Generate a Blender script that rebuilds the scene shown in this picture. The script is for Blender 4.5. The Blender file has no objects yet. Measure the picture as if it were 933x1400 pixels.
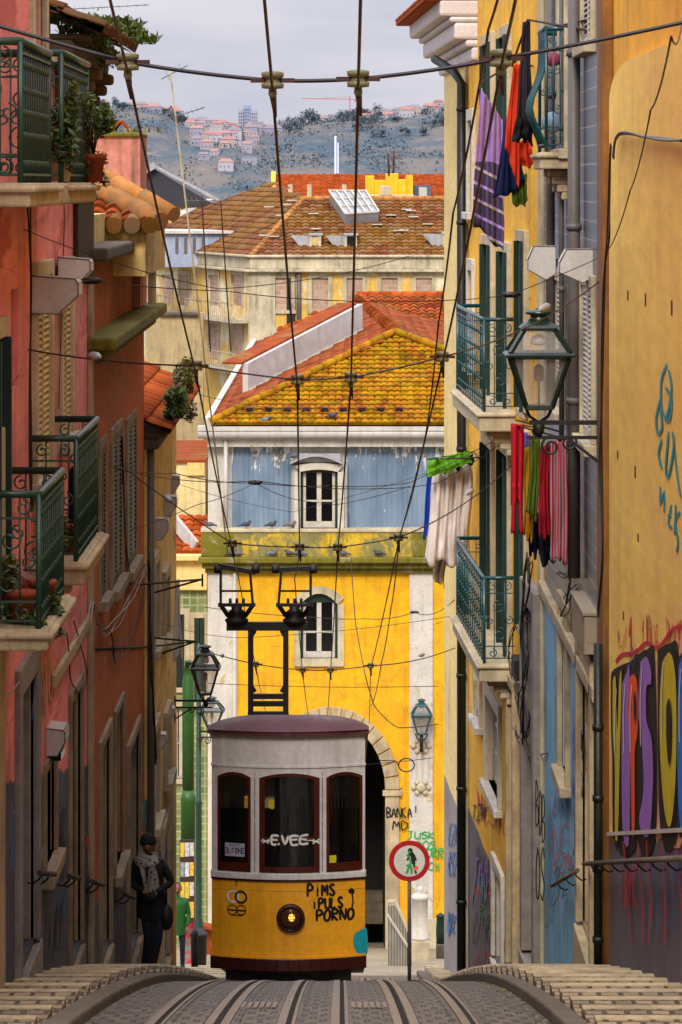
import bpy, bmesh, math, random
from mathutils import Vector, Matrix
random.seed(7)
R = math.radians
FP = 5000.0; CX = 466.0; HY = 250.0      # focal length, column of the axis and horizon row of the photograph
scene = bpy.context.scene
C = scene.collection
# ---------------------------------------------------------------- helpers
def lin(h, k=1.0):
    if isinstance(h, (tuple, list)): return (h[0]*k, h[1]*k, h[2]*k, 1)
    h = h.lstrip('#'); v = [int(h[i:i+2], 16)/255 for i in (0, 2, 4)]
    v = [x/12.92 if x <= .04045 else ((x+.055)/1.055)**2.4 for x in v]
    return (v[0]*k, v[1]*k, v[2]*k, 1)
def PX(px, py, D): return Vector(((px-CX)*D/FP, D, -(py-HY)*D/FP))
def ZZ(py, D): return -(py-HY)*D/FP
def XX(px, D): return (px-CX)*D/FP
KN = [(-30, .03), (0, .104), (24.4, .174), (39.06, .217), (55.6, .232), (65, .19), (94, .185), (105, .12), (400, .03), (1000, .0)]
def _sl(d):
    if d <= KN[0][0]: return KN[0][1]
    for (a, sa), (b, sb) in zip(KN, KN[1:]):
        if d <= b: return sa+(sb-sa)*(d-a)/(b-a)
    return KN[-1][1]
_G = {}
def _build():
    z = -8.527; d = 39.06; st = .02
    zs = [(d, z)]
    while d < 420: z -= (_sl(d)+_sl(d+st))/2*st; d += st; zs.append((d, z))
    d = 39.06; z = -8.527; lo = []
    while d > -40: z += (_sl(d)+_sl(d-st))/2*st; d -= st; lo.append((d, z))
    return lo[::-1]+zs
_T = _build(); _T0 = _T[0][0]
def G(d):
    i = (d-_T0)/.02; i0 = int(max(0, min(len(_T)-2, i)))
    if i >= len(_T)-1: return _T[-1][1]
    return _T[i0][1]+(_T[i0+1][1]-_T[i0][1])*(max(0, i)-i0)
class MB:
    def __init__(s): s.v = []; s.f = []; s.t = []; s.m = []; s.sm = []
    def quad(s, a, b, c, d, tint=.5, m=0, sm=False): s.poly([a, b, c, d], tint, m, sm)
    def poly(s, pts, tint=.5, m=0, sm=False):
        i = len(s.v); s.v += [tuple(p) for p in pts]; s.f.append(list(range(i, i+len(pts)))); s.t.append(tint); s.m.append(m); s.sm.append(sm)
    def hexa(s, c, tint=.5, m=0):   # 8 corners: 4 bottom ring, 4 top ring
        i = len(s.v); s.v += [tuple(p) for p in c]
        for f in ((0,3,2,1),(4,5,6,7),(0,1,5,4),(1,2,6,5),(2,3,7,6),(3,0,4,7)):
            s.f.append([i+k for k in f]); s.t.append(tint); s.m.append(m); s.sm.append(False)
    def box(s, x0, x1, y0, y1, z0, z1, tint=.5, m=0):
        s.hexa([(x0,y0,z0),(x1,y0,z0),(x1,y1,z0),(x0,y1,z0),(x0,y0,z1),(x1,y0,z1),(x1,y1,z1),(x0,y1,z1)], tint, m)
    def bar(s, a, b, w, h=None, up=Vector((0,0,1)), tint=.5, m=0):
        a = Vector(a); b = Vector(b); h = h or w
        d = (b-a).normalized()
        if abs(d.dot(up)) > .98: up = Vector((0,1,0))
        sx = d.cross(up).normalized()*w/2; sz = sx.cross(d).normalized()*h/2
        s.hexa([a-sx-sz, a+sx-sz, b+sx-sz, b-sx-sz, a-sx+sz, a+sx+sz, b+sx+sz, b-sx+sz], tint, m)
    def tube(s, pts, r, n=6, m=0, tint=.5, cap=True):
        pts = [Vector(p) for p in pts]
        if len(pts) < 2: return
        rs = r if isinstance(r, (list, tuple)) else [r]*len(pts)
        base = len(s.v); prev = None
        for i, p in enumerate(pts):
            d = (pts[min(i+1, len(pts)-1)]-pts[max(i-1, 0)])
            d = d.normalized() if d.length > 1e-9 else Vector((0,0,1))
            if prev is None:
                u = d.orthogonal().normalized()
            else:
                u = prev-d*prev.dot(d); u = u.normalized() if u.length > 1e-6 else d.orthogonal().normalized()
            prev = u; w = d.cross(u)
            for k in range(n):
                a = 2*math.pi*k/n; s.v.append(tuple(p+(u*math.cos(a)+w*math.sin(a))*rs[i]))
        for i in range(len(pts)-1):
            for k in range(n):
                k2 = (k+1) % n
                s.f.append([base+i*n+k, base+i*n+k2, base+(i+1)*n+k2, base+(i+1)*n+k]); s.t.append(tint); s.m.append(m); s.sm.append(True)
        if cap:
            s.f.append([base+k for k in range(n)][::-1]); s.f.append([base+(len(pts)-1)*n+k for k in range(n)])
            s.t += [tint]*2; s.m += [m]*2; s.sm += [False]*2
    def lathe(s, c, prof, n=16, m=0, tint=.5, axis=None, sm=True):
        c = Vector(c); az = (axis or Vector((0,0,1))).normalized(); ax = az.orthogonal().normalized() if axis else Vector((1,0,0)); ay = az.cross(ax)
        base = len(s.v)
        for r, z in prof:
            for k in range(n):
                a = 2*math.pi*(k+.5)/n; s.v.append(tuple(c+az*z+(ax*math.cos(a)+ay*math.sin(a))*max(r, 1e-4)))
        for i in range(len(prof)-1):
            for k in range(n):
                k2 = (k+1) % n
                s.f.append([base+i*n+k, base+i*n+k2, base+(i+1)*n+k2, base+(i+1)*n+k]); s.t.append(tint); s.m.append(m); s.sm.append(sm)
        s.f.append([base+k for k in range(n)][::-1]); s.f.append([base+(len(prof)-1)*n+k for k in range(n)])
        s.t += [tint]*2; s.m += [m]*2; s.sm += [False]*2
    def ball(s, c, r, n=10, m=0, tint=.5):
        r = r if isinstance(r, (tuple, list)) else (r, r, r); c = Vector(c); base = len(s.v); k = n//2
        for i in range(k+1):
            th = math.pi*i/k
            for j in range(n):
                a = 2*math.pi*j/n; q = max(math.sin(th), 1e-3)
                s.v.append((c.x+r[0]*q*math.cos(a), c.y+r[1]*q*math.sin(a), c.z-r[2]*math.cos(th)))
        for i in range(k):
            for j in range(n):
                j2 = (j+1) % n
                s.f.append([base+i*n+j, base+i*n+j2, base+(i+1)*n+j2, base+(i+1)*n+j]); s.t.append(tint); s.m.append(m); s.sm.append(True)
    def grid(s, fn, nu, nv, tint=.5, m=0, sm=True, keep=None):
        base = len(s.v)
        for j in range(nv+1):
            for i in range(nu+1): s.v.append(tuple(fn(i/nu, j/nv)))
        for j in range(nv):
            for i in range(nu):
                if keep and not keep((i+.5)/nu, (j+.5)/nv): continue
                a = base+j*(nu+1)+i
                s.f.append([a, a+1, a+nu+2, a+nu+1]); s.t.append(tint((i+.5)/nu, (j+.5)/nv) if callable(tint) else tint); s.m.append(m); s.sm.append(sm)
    def build(s, name, mat, parent=None, base=None, bevel=0, offset=None):
        me = bpy.data.meshes.new(name)
        b = Vector(base) if base is not None else Vector((0,0,0))
        me.from_pydata([tuple(Vector(v)-b) for v in s.v], [], s.f)
        mats = mat if isinstance(mat, (list, tuple)) else [mat]
        for mm in mats: me.materials.append(mm)
        me.polygons.foreach_set('material_index', s.m)
        me.polygons.foreach_set('use_smooth', s.sm)
        at = me.attributes.new('tint', 'FLOAT', 'FACE'); at.data.foreach_set('value', s.t)
        me.update()
        o = bpy.data.objects.new(name, me); C.objects.link(o)
        if parent is not None:
            o.parent = parent
            if parent.type == 'EMPTY': o.location = -Vector(parent.location)
        else: o.location = b
        if bevel:
            md = o.modifiers.new('bevel', 'BEVEL'); md.width = bevel; md.segments = 2; md.limit_method = 'ANGLE'
        return o
def tag(o, label=None, cat=None, group=None, kind=None):
    if label: o['label'] = label
    if cat: o['category'] = cat
    if group: o['group'] = group
    if kind: o['kind'] = kind
    return o
def thing(name, loc, label, cat, group=None):
    o = bpy.data.objects.new(name, None); C.objects.link(o); o.location = Vector(loc); o.empty_display_size = .2
    return tag(o, label, cat, group)
def single(name, mb, mat, label, cat, group=None, base=None, bevel=0):
    if base is None:
        xs = [v[0] for v in mb.v]; ys = [v[1] for v in mb.v]; zs = [v[2] for v in mb.v]
        base = ((min(xs)+max(xs))/2, (min(ys)+max(ys))/2, min(zs))
    return tag(mb.build(name, mat, None, base, bevel), label, cat, group)
_kids = {}
def copy_tree(o, parent=None):
    c = o.copy(); C.objects.link(c)
    if parent is not None: c.parent = parent
    for ch in [x for x in bpy.data.objects if x.parent == o]: copy_tree(ch, c)
    return c
# ---------------------------------------------------------------- materials
class NT:
    def __init__(s, name):
        s.m = bpy.data.materials.new(name); s.m.use_nodes = True; s.t = s.m.node_tree; s.N = s.t.nodes; s.L = s.t.links
        s.b = s.N['Principled BSDF']; s.tc = s.N.new('ShaderNodeTexCoord')
    def n(s, t, **k):
        x = s.N.new(t)
        for a, b in k.items(): setattr(x, a, b)
        return x
    def link(s, a, b): s.L.new(a, b)
    def val(s, x, sock):
        if isinstance(x, bpy.types.NodeSocket): s.L.new(x, sock)
        else: sock.default_value = x
    def math(s, op, a, b=0., c=0., clamp=False):
        x = s.n('ShaderNodeMath', operation=op); x.use_clamp = clamp; s.val(a, x.inputs[0]); s.val(b, x.inputs[1]); s.val(c, x.inputs[2]); return x.outputs[0]
    def mix(s, f, a, b, mode='MIX'):
        x = s.n('ShaderNodeMix', data_type='RGBA', blend_type=mode); s.val(f, x.inputs[0]); s.val(a, x.inputs[6]); s.val(b, x.inputs[7]); return x.outputs[2]
    def co(s, scale=(1,1,1), rot=(0,0,0), loc=(0,0,0)):
        x = s.n('ShaderNodeMapping'); s.L.new(s.tc.outputs['Object'], x.inputs[0]); x.inputs['Scale'].default_value = scale; x.inputs['Rotation'].default_value = rot; x.inputs['Location'].default_value = loc; return x.outputs[0]
    def noise(s, scale, det=5, co=None, rough=.6, dist=0):
        x = s.n('ShaderNodeTexNoise'); x.inputs['Scale'].default_value = scale; x.inputs['Detail'].default_value = det; x.inputs['Roughness'].default_value = rough; x.inputs['Distortion'].default_value = dist
        s.L.new(co or s.tc.outputs['Object'], x.inputs['Vector']); return x.outputs[0]
    def ramp(s, f, lo, hi, a=0., b=1.):
        x = s.n('ShaderNodeMapRange'); x.clamp = True; s.L.new(f, x.inputs[0]); x.inputs[1].default_value = lo; x.inputs[2].default_value = hi; x.inputs[3].default_value = a; x.inputs[4].default_value = b; return x.outputs[0]
    def bump(s, h, st=.3, dist=.02):
        x = s.n('ShaderNodeBump'); x.inputs['Strength'].default_value = st; x.inputs['Distance'].default_value = dist; s.L.new(h, x.inputs['Height']); s.L.new(x.outputs[0], s.b.inputs['Normal'])
    def xyz(s):
        x = s.n('ShaderNodeSeparateXYZ'); s.L.new(s.tc.outputs['Object'], x.inputs[0]); return x.outputs
def mat(name, col, rough=.75, metal=0., var=.25, sc=4., dirt=0., dirtcol='#1a130c', streak=0., bump=.25, patch=None, patch_amt=0., psc=1.5, dado=None, tint=0., tint_col=None, spec=.4, emit=0., k=1., ys=1., pe=.06, crack=0.):
    n = NT(name); base = lin(col, k); cy = n.co((1, ys, 1)) if ys != 1 else None
    a = n.noise(sc, 6, cy); b = n.noise(sc*9, 3, cy)
    f = n.ramp(a, .3, .7)
    hi = [min(1, c*(1+var)) for c in base[:3]]+[1]; lo = [c*(1-var) for c in base[:3]]+[1]
    col_ = n.mix(f, lo, hi)
    col_ = n.mix(n.ramp(b, .35, .65, 0, .35), col_, [c*.6 for c in base[:3]]+[1])
    if patch:
        pn = n.noise(psc, 7, cy, rough=.7, dist=.6)
        e = .66-patch_amt*.35
        col_ = n.mix(n.ramp(pn, e, e+pe), col_, lin(patch, k))
    if tint:
        at = n.n('ShaderNodeAttribute', attribute_name='tint')
        if tint_col: col_ = n.mix(n.ramp(at.outputs['Fac'], .5-tint/2, .5+tint/2), col_, lin(tint_col, k))
        x = n.math('MULTIPLY_ADD', at.outputs['Fac'], tint, 1-tint/2)
        cc = n.n('ShaderNodeCombineXYZ'); [n.link(x, cc.inputs[i]) for i in range(3)]
        col_ = n.mix(1., col_, cc.outputs[0], 'MULTIPLY')
    if dado:     # (a, b, colour): grey below z = a - b*y
        X = n.xyz(); g = n.math('ADD', X[2], n.math('MULTIPLY', X[1], dado[1]))
        g = n.math('ADD', g, n.math('MULTIPLY', n.noise(2.5, 3), .16))
        dc = n.mix(n.ramp(n.noise(1.6, 6, n.co((1,ys,.35))), .35, .65), lin(dado[2], .75), lin(dado[2], 1.2))
        col_ = n.mix(n.ramp(g, dado[0]+.06, dado[0]+.09), dc, col_)
    if crack:      # flaked render and hairline cracks
        fl = n.noise(2.6, 8, n.co((1, ys*1.3, 1), loc=(7, 3, 9)), rough=.75, dist=.8)
        col_ = n.mix(n.ramp(fl, .70-.1*crack, .705-.1*crack), col_, lin('#a2937c')); col_ = n.mix(n.ramp(fl, .735-.1*crack, .74-.1*crack), col_, lin('#6b5d4c'))
        vo = n.n('ShaderNodeTexVoronoi', feature='DISTANCE_TO_EDGE'); vo.inputs['Scale'].default_value = 1.1; n.link(n.co((1, ys*1.5, 1)), vo.inputs['Vector'])
        col_ = n.mix(n.math('MULTIPLY', n.ramp(vo.outputs['Distance'], .006, .0), n.ramp(fl, .45, .6)), col_, lin('#3a2c20'))
    if streak:
        sn = n.noise(7, 4, n.co((1, max(ys, .3), .07)))
        sn2 = n.noise(.9, 4, cy)
        col_ = n.mix(n.math('MULTIPLY', n.ramp(sn, .46, .72, 0, streak), n.ramp(sn2, .35, .6)), col_, lin(dirtcol))
    if dirt:
        dn = n.noise(1.3, 8, cy, rough=.75)
        col_ = n.mix(n.ramp(dn, .48, .75, 0, dirt), col_, lin(dirtcol))
    n.link(col_, n.b.inputs['Base Color'])
    n.b.inputs['Metallic'].default_value = metal; n.b.inputs['Specular IOR Level'].default_value = spec
    n.val(n.ramp(a, .2, .8, max(0, rough-.12), min(1, rough+.12)), n.b.inputs['Roughness'])
    if bump: n.bump(n.math('ADD', n.math('MULTIPLY', a, 1.2), b), bump, .012)
    if emit: n.link(col_, n.b.inputs['Emission Color']); n.b.inputs['Emission Strength'].default_value = emit
    return n.m
def paint(name, col, k=1., rough=.6, fade=.25):    # thin sprayed or brushed colour
    n = NT(name); c = lin(col, k)
    col_ = n.mix(n.ramp(n.noise(14, 4), .3, .75, 0, fade), c, [min(1, x*1.6+.04) for x in c[:3]]+[1])
    col_ = n.mix(n.ramp(n.noise(3, 5), .5, .75, 0, .5), col_, [x*.45 for x in c[:3]]+[1])
    n.link(col_, n.b.inputs['Base Color']); n.b.inputs['Roughness'].default_value = rough; n.b.inputs['Specular IOR Level'].default_value = .25
    return n.m
def glass(name, col='#0b0d10', trans=.0):
    n = NT(name); n.b.inputs['Base Color'].default_value = lin(col); n.b.inputs['Roughness'].default_value = .08; n.b.inputs['Specular IOR Level'].default_value = .6
    n.bump(n.noise(2.5, 2), .15, .01)
    if trans:
        tr = n.n('ShaderNodeBsdfTransparent'); mx = n.n('ShaderNodeMixShader'); mx.inputs[0].default_value = trans
        out = n.N['Material Output']; n.link(n.b.outputs[0], mx.inputs[1]); n.link(tr.outputs[0], mx.inputs[2]); n.link(mx.outputs[0], out.inputs[0])
    return n.m
def brick(name, c1, c2, mortar, w, h, rough=.8, msize=.02, rot=(0,0,0), bump=.5, dirt=.3, dirtcol='#1a130c', off=.5, k=1., plane=None, warp=0.):
    n = NT(name); bt = n.n('ShaderNodeTexBrick'); bt.offset = off
    if plane:
        X = n.xyz(); cc = n.n('ShaderNodeCombineXYZ'); n.link(X['XYZ'.index(plane[0])], cc.inputs[0]); n.link(X['XYZ'.index(plane[1])], cc.inputs[1]); n.link(cc.outputs[0], bt.inputs['Vector'])
    elif warp:
        nx = n.n('ShaderNodeTexNoise'); nx.inputs['Scale'].default_value = 4.; nx.inputs['Detail'].default_value = 3; n.link(n.co((1, .35, 1)), nx.inputs['Vector'])
        va = n.n('ShaderNodeVectorMath', operation='MULTIPLY_ADD'); n.link(nx.outputs['Color'], va.inputs[0]); va.inputs[1].default_value = (warp, warp*2.2, 0); n.link(n.co((1,1,1), rot), va.inputs[2]); n.link(va.outputs[0], bt.inputs['Vector'])
    else: n.link(n.co((1,1,1), rot), bt.inputs['Vector'])
    bt.inputs['Color1'].default_value = lin(c1, k); bt.inputs['Color2'].default_value = lin(c2, k); bt.inputs['Mortar'].default_value = lin(mortar, k)
    bt.inputs['Scale'].default_value = 1; bt.inputs['Brick Width'].default_value = w; bt.inputs['Row Height'].default_value = h; bt.inputs['Mortar Size'].default_value = msize; bt.inputs['Mortar Smooth'].default_value = .3
    no = n.noise(3, 7, rough=.7); fine = n.noise(45, 3)
    c = n.mix(n.ramp(no, .42, .72, 0, dirt), bt.outputs['Color'], lin(dirtcol))
    big = n.noise(.9, 5, n.co((1, .3, 1)), .6); c = n.mix(n.ramp(big, .42, .62, 0, .4), c, [x*.42 for x in lin(c2, k)[:3]]+[1])
    c = n.mix(n.ramp(fine, .35, .7, 0, .35), c, [x*.5 for x in lin(c1, k)[:3]]+[1])
    n.link(c, n.b.inputs['Base Color']); n.b.inputs['Roughness'].default_value = rough
    hgt = n.math('SUBTRACT', n.math('ADD', n.math('MULTIPLY', no, .5), n.math('MULTIPLY', fine, .4)), bt.outputs['Fac'])
    n.bump(hgt, bump, .02); return n.m
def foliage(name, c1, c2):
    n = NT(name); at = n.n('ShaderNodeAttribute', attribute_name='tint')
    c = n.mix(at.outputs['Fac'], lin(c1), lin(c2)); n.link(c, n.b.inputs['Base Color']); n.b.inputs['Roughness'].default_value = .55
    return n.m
def rot_all(o): pass
# ---- wall colours
M = {}
M['pink'] = mat('pink_plaster', '#e88a86', .85, var=.2, sc=1.2, streak=.6, dirt=.4, patch='#c4625e', patch_amt=.35, dado=(-.51, .146, '#4b4e5c'), ys=.16, crack=0.35)
M['orange'] = mat('orange_plaster', '#b9560f', .85, var=.25, sc=1.1, streak=.7, dirt=.45, patch='#8f3c0e', patch_amt=.3, dado=(-2.0, .146, '#5a575c'), ys=.16, crack=0.3)
M['cream'] = mat('cream_plaster', '#dcbc74', .85, var=.18, sc=1.1, streak=.6, dirt=.4, patch='#a48548', patch_amt=.3, ys=.16, crack=0.35)
M['cream_pale'] = mat('pale_cream_plaster', '#e6cc85', .85, var=.1, sc=1.1, streak=.35, dirt=.15, dado=(-11.1, 0., '#8f8684'), ys=.16)  # paler, cleaner cream plaster with a grey base
M['creamgrey'] = mat('grey_cream_plaster', '#a8946c', .85, var=.2, sc=1.1, streak=.7, dirt=.4)
M['yelwall'] = mat('pale_yellow_plaster', '#f6cc66', .8, var=.12, sc=.8, streak=.3, dirt=.12, dirtcol='#6a4414', patch='#d0a050', patch_amt=.25, psc=.7, dado=(.09+.0, .182, '#5c5660'), ys=.16)
M['yelpanel'] = mat('sunny_yellow_plaster', '#ffd060', .8, var=.12, sc=.8, streak=.25, dirt=.06, dirtcol='#7a5018', patch='#e8bb72', patch_amt=.3, pe=.15, psc=.7, dado=(.09, .182, '#5c5660'), ys=.16)
M['gold'] = mat('gold_plaster', '#eeb018', .8, var=.12, sc=1.0, streak=.4, dirt=.25, dirtcol='#4a2c08', ys=.4)
M['r3yel'] = mat('golden_yellow_plaster', '#eaaf22', .8, var=.14, sc=1., streak=.4, dirt=.22, dirtcol='#2e1c08', dado=(-10.6, 0., '#6a6468'), ys=.16, crack=0.3)
M['brightyel'] = mat('bright_yellow_plaster', '#dba400', .8, var=.12, sc=.7, streak=.4, dirt=.22, dirtcol='#6a4008', patch='#cf950c', patch_amt=.45, bump=.2, crack=.12)
M['blue'] = mat('light_blue_plaster', '#78b0d0', .8, var=.2, sc=1.3, streak=.5, dirt=.3, patch='#8ab2c8', patch_amt=.3, ys=.16, crack=0.5)
M['pilaster'] = mat('white_limewash', '#c2bbb0', .85, var=.12, sc=1.5, streak=.45, dirt=.2, dirtcol='#57482c', patch='#a99468', patch_amt=.25)
M['stone'] = mat('limestone', '#ad9a78', .85, var=.25, sc=3, streak=.5, dirt=.5, bump=.5, ys=.4)
M['stonepale'] = mat('pale_limestone', '#b8aa8c', .85, var=.2, sc=3, streak=.4, dirt=.4, bump=.4, ys=.4)  # paler, slightly cleaner limestone tone
M['stonedark'] = mat('weathered_stone', '#5d5242', .9, var=.35, sc=2.5, streak=.6, dirt=.5, bump=.7, ys=.4)
M['moss'] = mat('mossy_stone', '#857a50', .95, var=.4, sc=3, dirt=.6, streak=.6, patch='#6b6312', patch_amt=.8, psc=2.2, bump=.8, ys=.4)
M['mossyel'] = mat('lichen_covered_band', '#bb9a22', .95, var=.3, sc=3, dirt=.45, streak=.7, dirtcol='#3a3410', patch='#7c7446', patch_amt=.5, bump=.5)
M['stoneleft'] = mat('brown_grey_limestone', '#8f7c62', .85, var=.3, sc=3, streak=.6, dirt=.5, bump=.5, ys=.4)
M['jamb'] = mat('rough_grey_render', '#857d76', .9, var=.25, sc=6, dirt=.35, bump=.9, ys=.4)
M['green'] = mat('green_iron_paint', '#0e3b2c', .4, var=.2, sc=6, dirt=.2, spec=.6, bump=.1)
M['teal'] = mat('teal_iron_paint', '#0c4348', .35, var=.2, sc=6, dirt=.15, spec=.6, bump=.1)
M['greenwood'] = mat('green_shutter_paint', '#0a2a1f', .5, var=.2, sc=5, dirt=.3)
M['lightgreen'] = mat('leaf_green_paint', '#29521a', .45, var=.2, sc=3, dirt=.2, streak=.5)
M['iron'] = mat('dark_iron', '#14110f', .55, var=.2, sc=8)
M['rust'] = mat('rusty_iron', '#3c1e12', .8, var=.4, sc=10, metal=.2)
M['rail'] = mat('worn_steel_rail', '#8f7a66', .33, metal=.6, var=.3, sc=20, dirt=.3, dirtcol='#2c1a0e')
M['white'] = mat('white_painted_metal', '#bdb8b2', .4, var=.08, sc=3, dirt=.2, dirtcol='#6d604a', streak=.4, bump=.08)
M['whitewood'] = mat('white_wood_paint', '#b9b2a2', .6, var=.15, sc=6, dirt=.3, dirtcol='#4d4230')
M['creamwood'] = mat('cream_shutter_paint', '#c0a872', .65, var=.2, sc=5, dirt=.35, streak=.4)
M['dark'] = mat('dark_interior', '#0a0706', .9, var=.3)
M['darkwood'] = mat('dark_red_door_wood', '#2c0f0b', .6, var=.35, sc=4, dirt=.4)
M['brownwood'] = mat('brown_door_wood', '#33231a', .65, var=.35, sc=4, dirt=.4)
M['greydoor'] = mat('grey_door_paint', '#4a4440', .65, var=.3, sc=4, dirt=.4)
M['glass'] = glass('window_glass', '#08090b')
M['cableblk'] = mat('black_cable', '#0d0a0a', .6, var=.1, bump=0)
M['copper'] = mat('weathered_copper_wire', '#1c1014', .45, var=.2, metal=.3, bump=0)
M['cablewhite'] = mat('white_cable', '#9a9488', .6, var=.1, bump=0)
M['porcelain'] = mat('insulator_porcelain', '#5c5230', .35, var=.3, sc=20, dirt=.3)
M['pipegrey'] = mat('grey_downpipe', '#5a5450', .5, var=.15, sc=4, dirt=.25, streak=.3)
M['pipeblack'] = mat('black_green_downpipe', '#121815', .5, var=.2, sc=4)
M['zincw'] = mat('grey_zinc', '#a3a3a4', .45, var=.15, sc=3, dirt=.25, streak=.5, metal=.2)
M['skyblue_shed'] = mat('pale_blue_metal_sheet', '#8790a6', .5, var=.15, sc=2, streak=.4, dirtcol='#e0e0e6')
M['ruin'] = mat('peeling_cream_plaster', '#ddd0ae', .9, var=.15, sc=.7, dirt=.5, dirtcol='#5a4c38', streak=.6, patch='#cfa850', patch_amt=.62, psc=.28, bump=.3)
M['ruinband'] = mat('stained_cornice_stone', '#b8ac90', .9, var=.25, sc=1, dirt=.5, dirtcol='#3a3020', streak=.7, bump=.3)
M['brickfill'] = brick('bricked_up_opening', '#b89a86', '#a3826c', '#c4b49e', .35, .2, plane='XZ', msize=.012)
M['tile_red'] = mat('red_clay_tile', '#923f1a', .95, var=.3, sc=3, spec=.12, patch='#8a6a34', patch_amt=.35, psc=1.2, tint=1.1, tint_col='#7c3c1a', dirt=.55, dirtcol='#2a170c', bump=.3)
M['tile_bright'] = mat('bright_orange_clay_tile', '#b04f1c', .95, var=.25, sc=4, spec=.12, tint=1., tint_col='#8c421a', dirt=.4, dirtcol='#3a1c0c', bump=.3)
M['tile_brown'] = mat('weathered_brown_tile', '#8a4a28', .95, var=.3, sc=.8, spec=.1, tint=1.2, tint_col='#574632', dirt=.7, dirtcol='#4c401c', patch='#8f5c1c', patch_amt=.6, psc=.3, bump=.3)
M['tile_yellow'] = mat('lichen_yellow_tile', '#b98f0c', .97, var=.4, sc=2.5, spec=.1, tint=1.2, tint_col='#74480f', dirt=.6, dirtcol='#3a2406', patch='#a2621a', patch_amt=.45, psc=2.2, bump=.4)
M['ridge'] = mat('ridge_clay_tile', '#a06a30', .9, var=.35, sc=3, dirt=.5, dirtcol='#3c2c12', tint=.6, bump=.5)
M['tram_yel'] = mat('tram_yellow_paint', '#f5ab24', .28, var=.06, sc=1.2, dirt=.16, dirtcol='#5a2c04', streak=.25, bump=.04, spec=.5)
M['tram_white'] = mat('tram_white_paint', '#d6d0d0', .35, var=.06, sc=1.2, dirt=.3, dirtcol='#5e4c3a', streak=.35, bump=.04)
M['tram_roof'] = mat('tram_roof_maroon', '#5a2e36', .5, var=.25, sc=2.5, dirt=.3, patch='#7c545c', patch_amt=.3)
M['tram_maroon'] = mat('tram_maroon_paint', '#3c110d', .4, var=.2, sc=2, dirt=.3)
M['tram_wood'] = mat('tram_varnished_wood', '#4a160a', .35, var=.25, sc=3, dirt=.25)
M['tram_glass'] = glass('tram_window_glass', '#0c0d10', .42)
M['lampglass'] = glass('lantern_glass', '#a8a49c', .72)
M['lampgreen'] = mat('lantern_green_paint', '#12281f', .35, var=.25, sc=5, spec=.6, bump=.05)
M['yellowbulb'] = mat('lit_yellow_lamp', '#ffd23a', .5, emit=1.6, bump=0)
M['headbulb'] = mat('lit_headlamp_bulb', '#ffb040', .5, emit=2.2, bump=0)
M['leaf'] = foliage('balcony_leaves', '#0f2208', '#4d5f18')
M['leafdry'] = foliage('dry_leaves', '#2a2208', '#6e6a1c')
M['leafbright'] = foliage('bright_leaves', '#16300a', '#587014')
M['terracotta'] = mat('terracotta_pot', '#8d3e20', .85, var=.2, sc=6, dirt=.3)
M['potwhite'] = mat('pale_ceramic_pot', '#b59a86', .6, var=.1)
# ---------------------------------------------------------------- facades
class Fac:
    def __init__(s, P0, a, n):
        s.P0 = Vector((P0[0], P0[1], 0)); s.a = Vector((a[0], a[1], 0)).normalized(); s.n = Vector((n[0], n[1], 0)).normalized()
    def p(s, t, z, h=0.): v = s.P0+s.a*t+s.n*h; return Vector((v.x, v.y, z))
    def t(s, px, h=0.):
        k = (px-CX)/FP; q = s.P0+s.n*h
        return (k*q.y-q.x)/(s.a.x-k*s.a.y)
    def D(s, t, h=0.): return (s.P0+s.a*t+s.n*h).y
    def z(s, py, t, h=0.): return ZZ(py, s.D(t, h))
    def rect(s, px0, px1, y0, y1, h=0.):
        a, b = sorted((s.t(px0, h), s.t(px1, h))); m = (a+b)/2
        za, zb = s.z(y1, m, h), s.z(y0, m, h)
        return (a, b, za, zb)
    def at(s, px, py, h=0.): t = s.t(px, h); return s.p(t, s.z(py, t, h), h)
    def box(s, mb, t0, t1, z0, z1, h0, h1, tint=.5, m=0):
        mb.hexa([s.p(t0,z0,h0), s.p(t1,z0,h0), s.p(t1,z0,h1), s.p(t0,z0,h1), s.p(t0,z1,h0), s.p(t1,z1,h0), s.p(t1,z1,h1), s.p(t0,z1,h1)], tint, m)
    def pbox(s, mb, px0, px1, y0, y1, h0, h1, tint=.5, m=0):
        a, b, c, d = s.rect(px0, px1, y0, y1); s.box(mb, a, b, c, d, h0, h1, tint, m)
LW = Fac((-2.65, 0), (0, 1), (1, 0)); RW = Fac((2.65, 0), (0, 1), (-1, 0))
R3F = Fac((2.65+.0332*47.5, 0), (-.0332, 1), (-1, -.0332))
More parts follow.
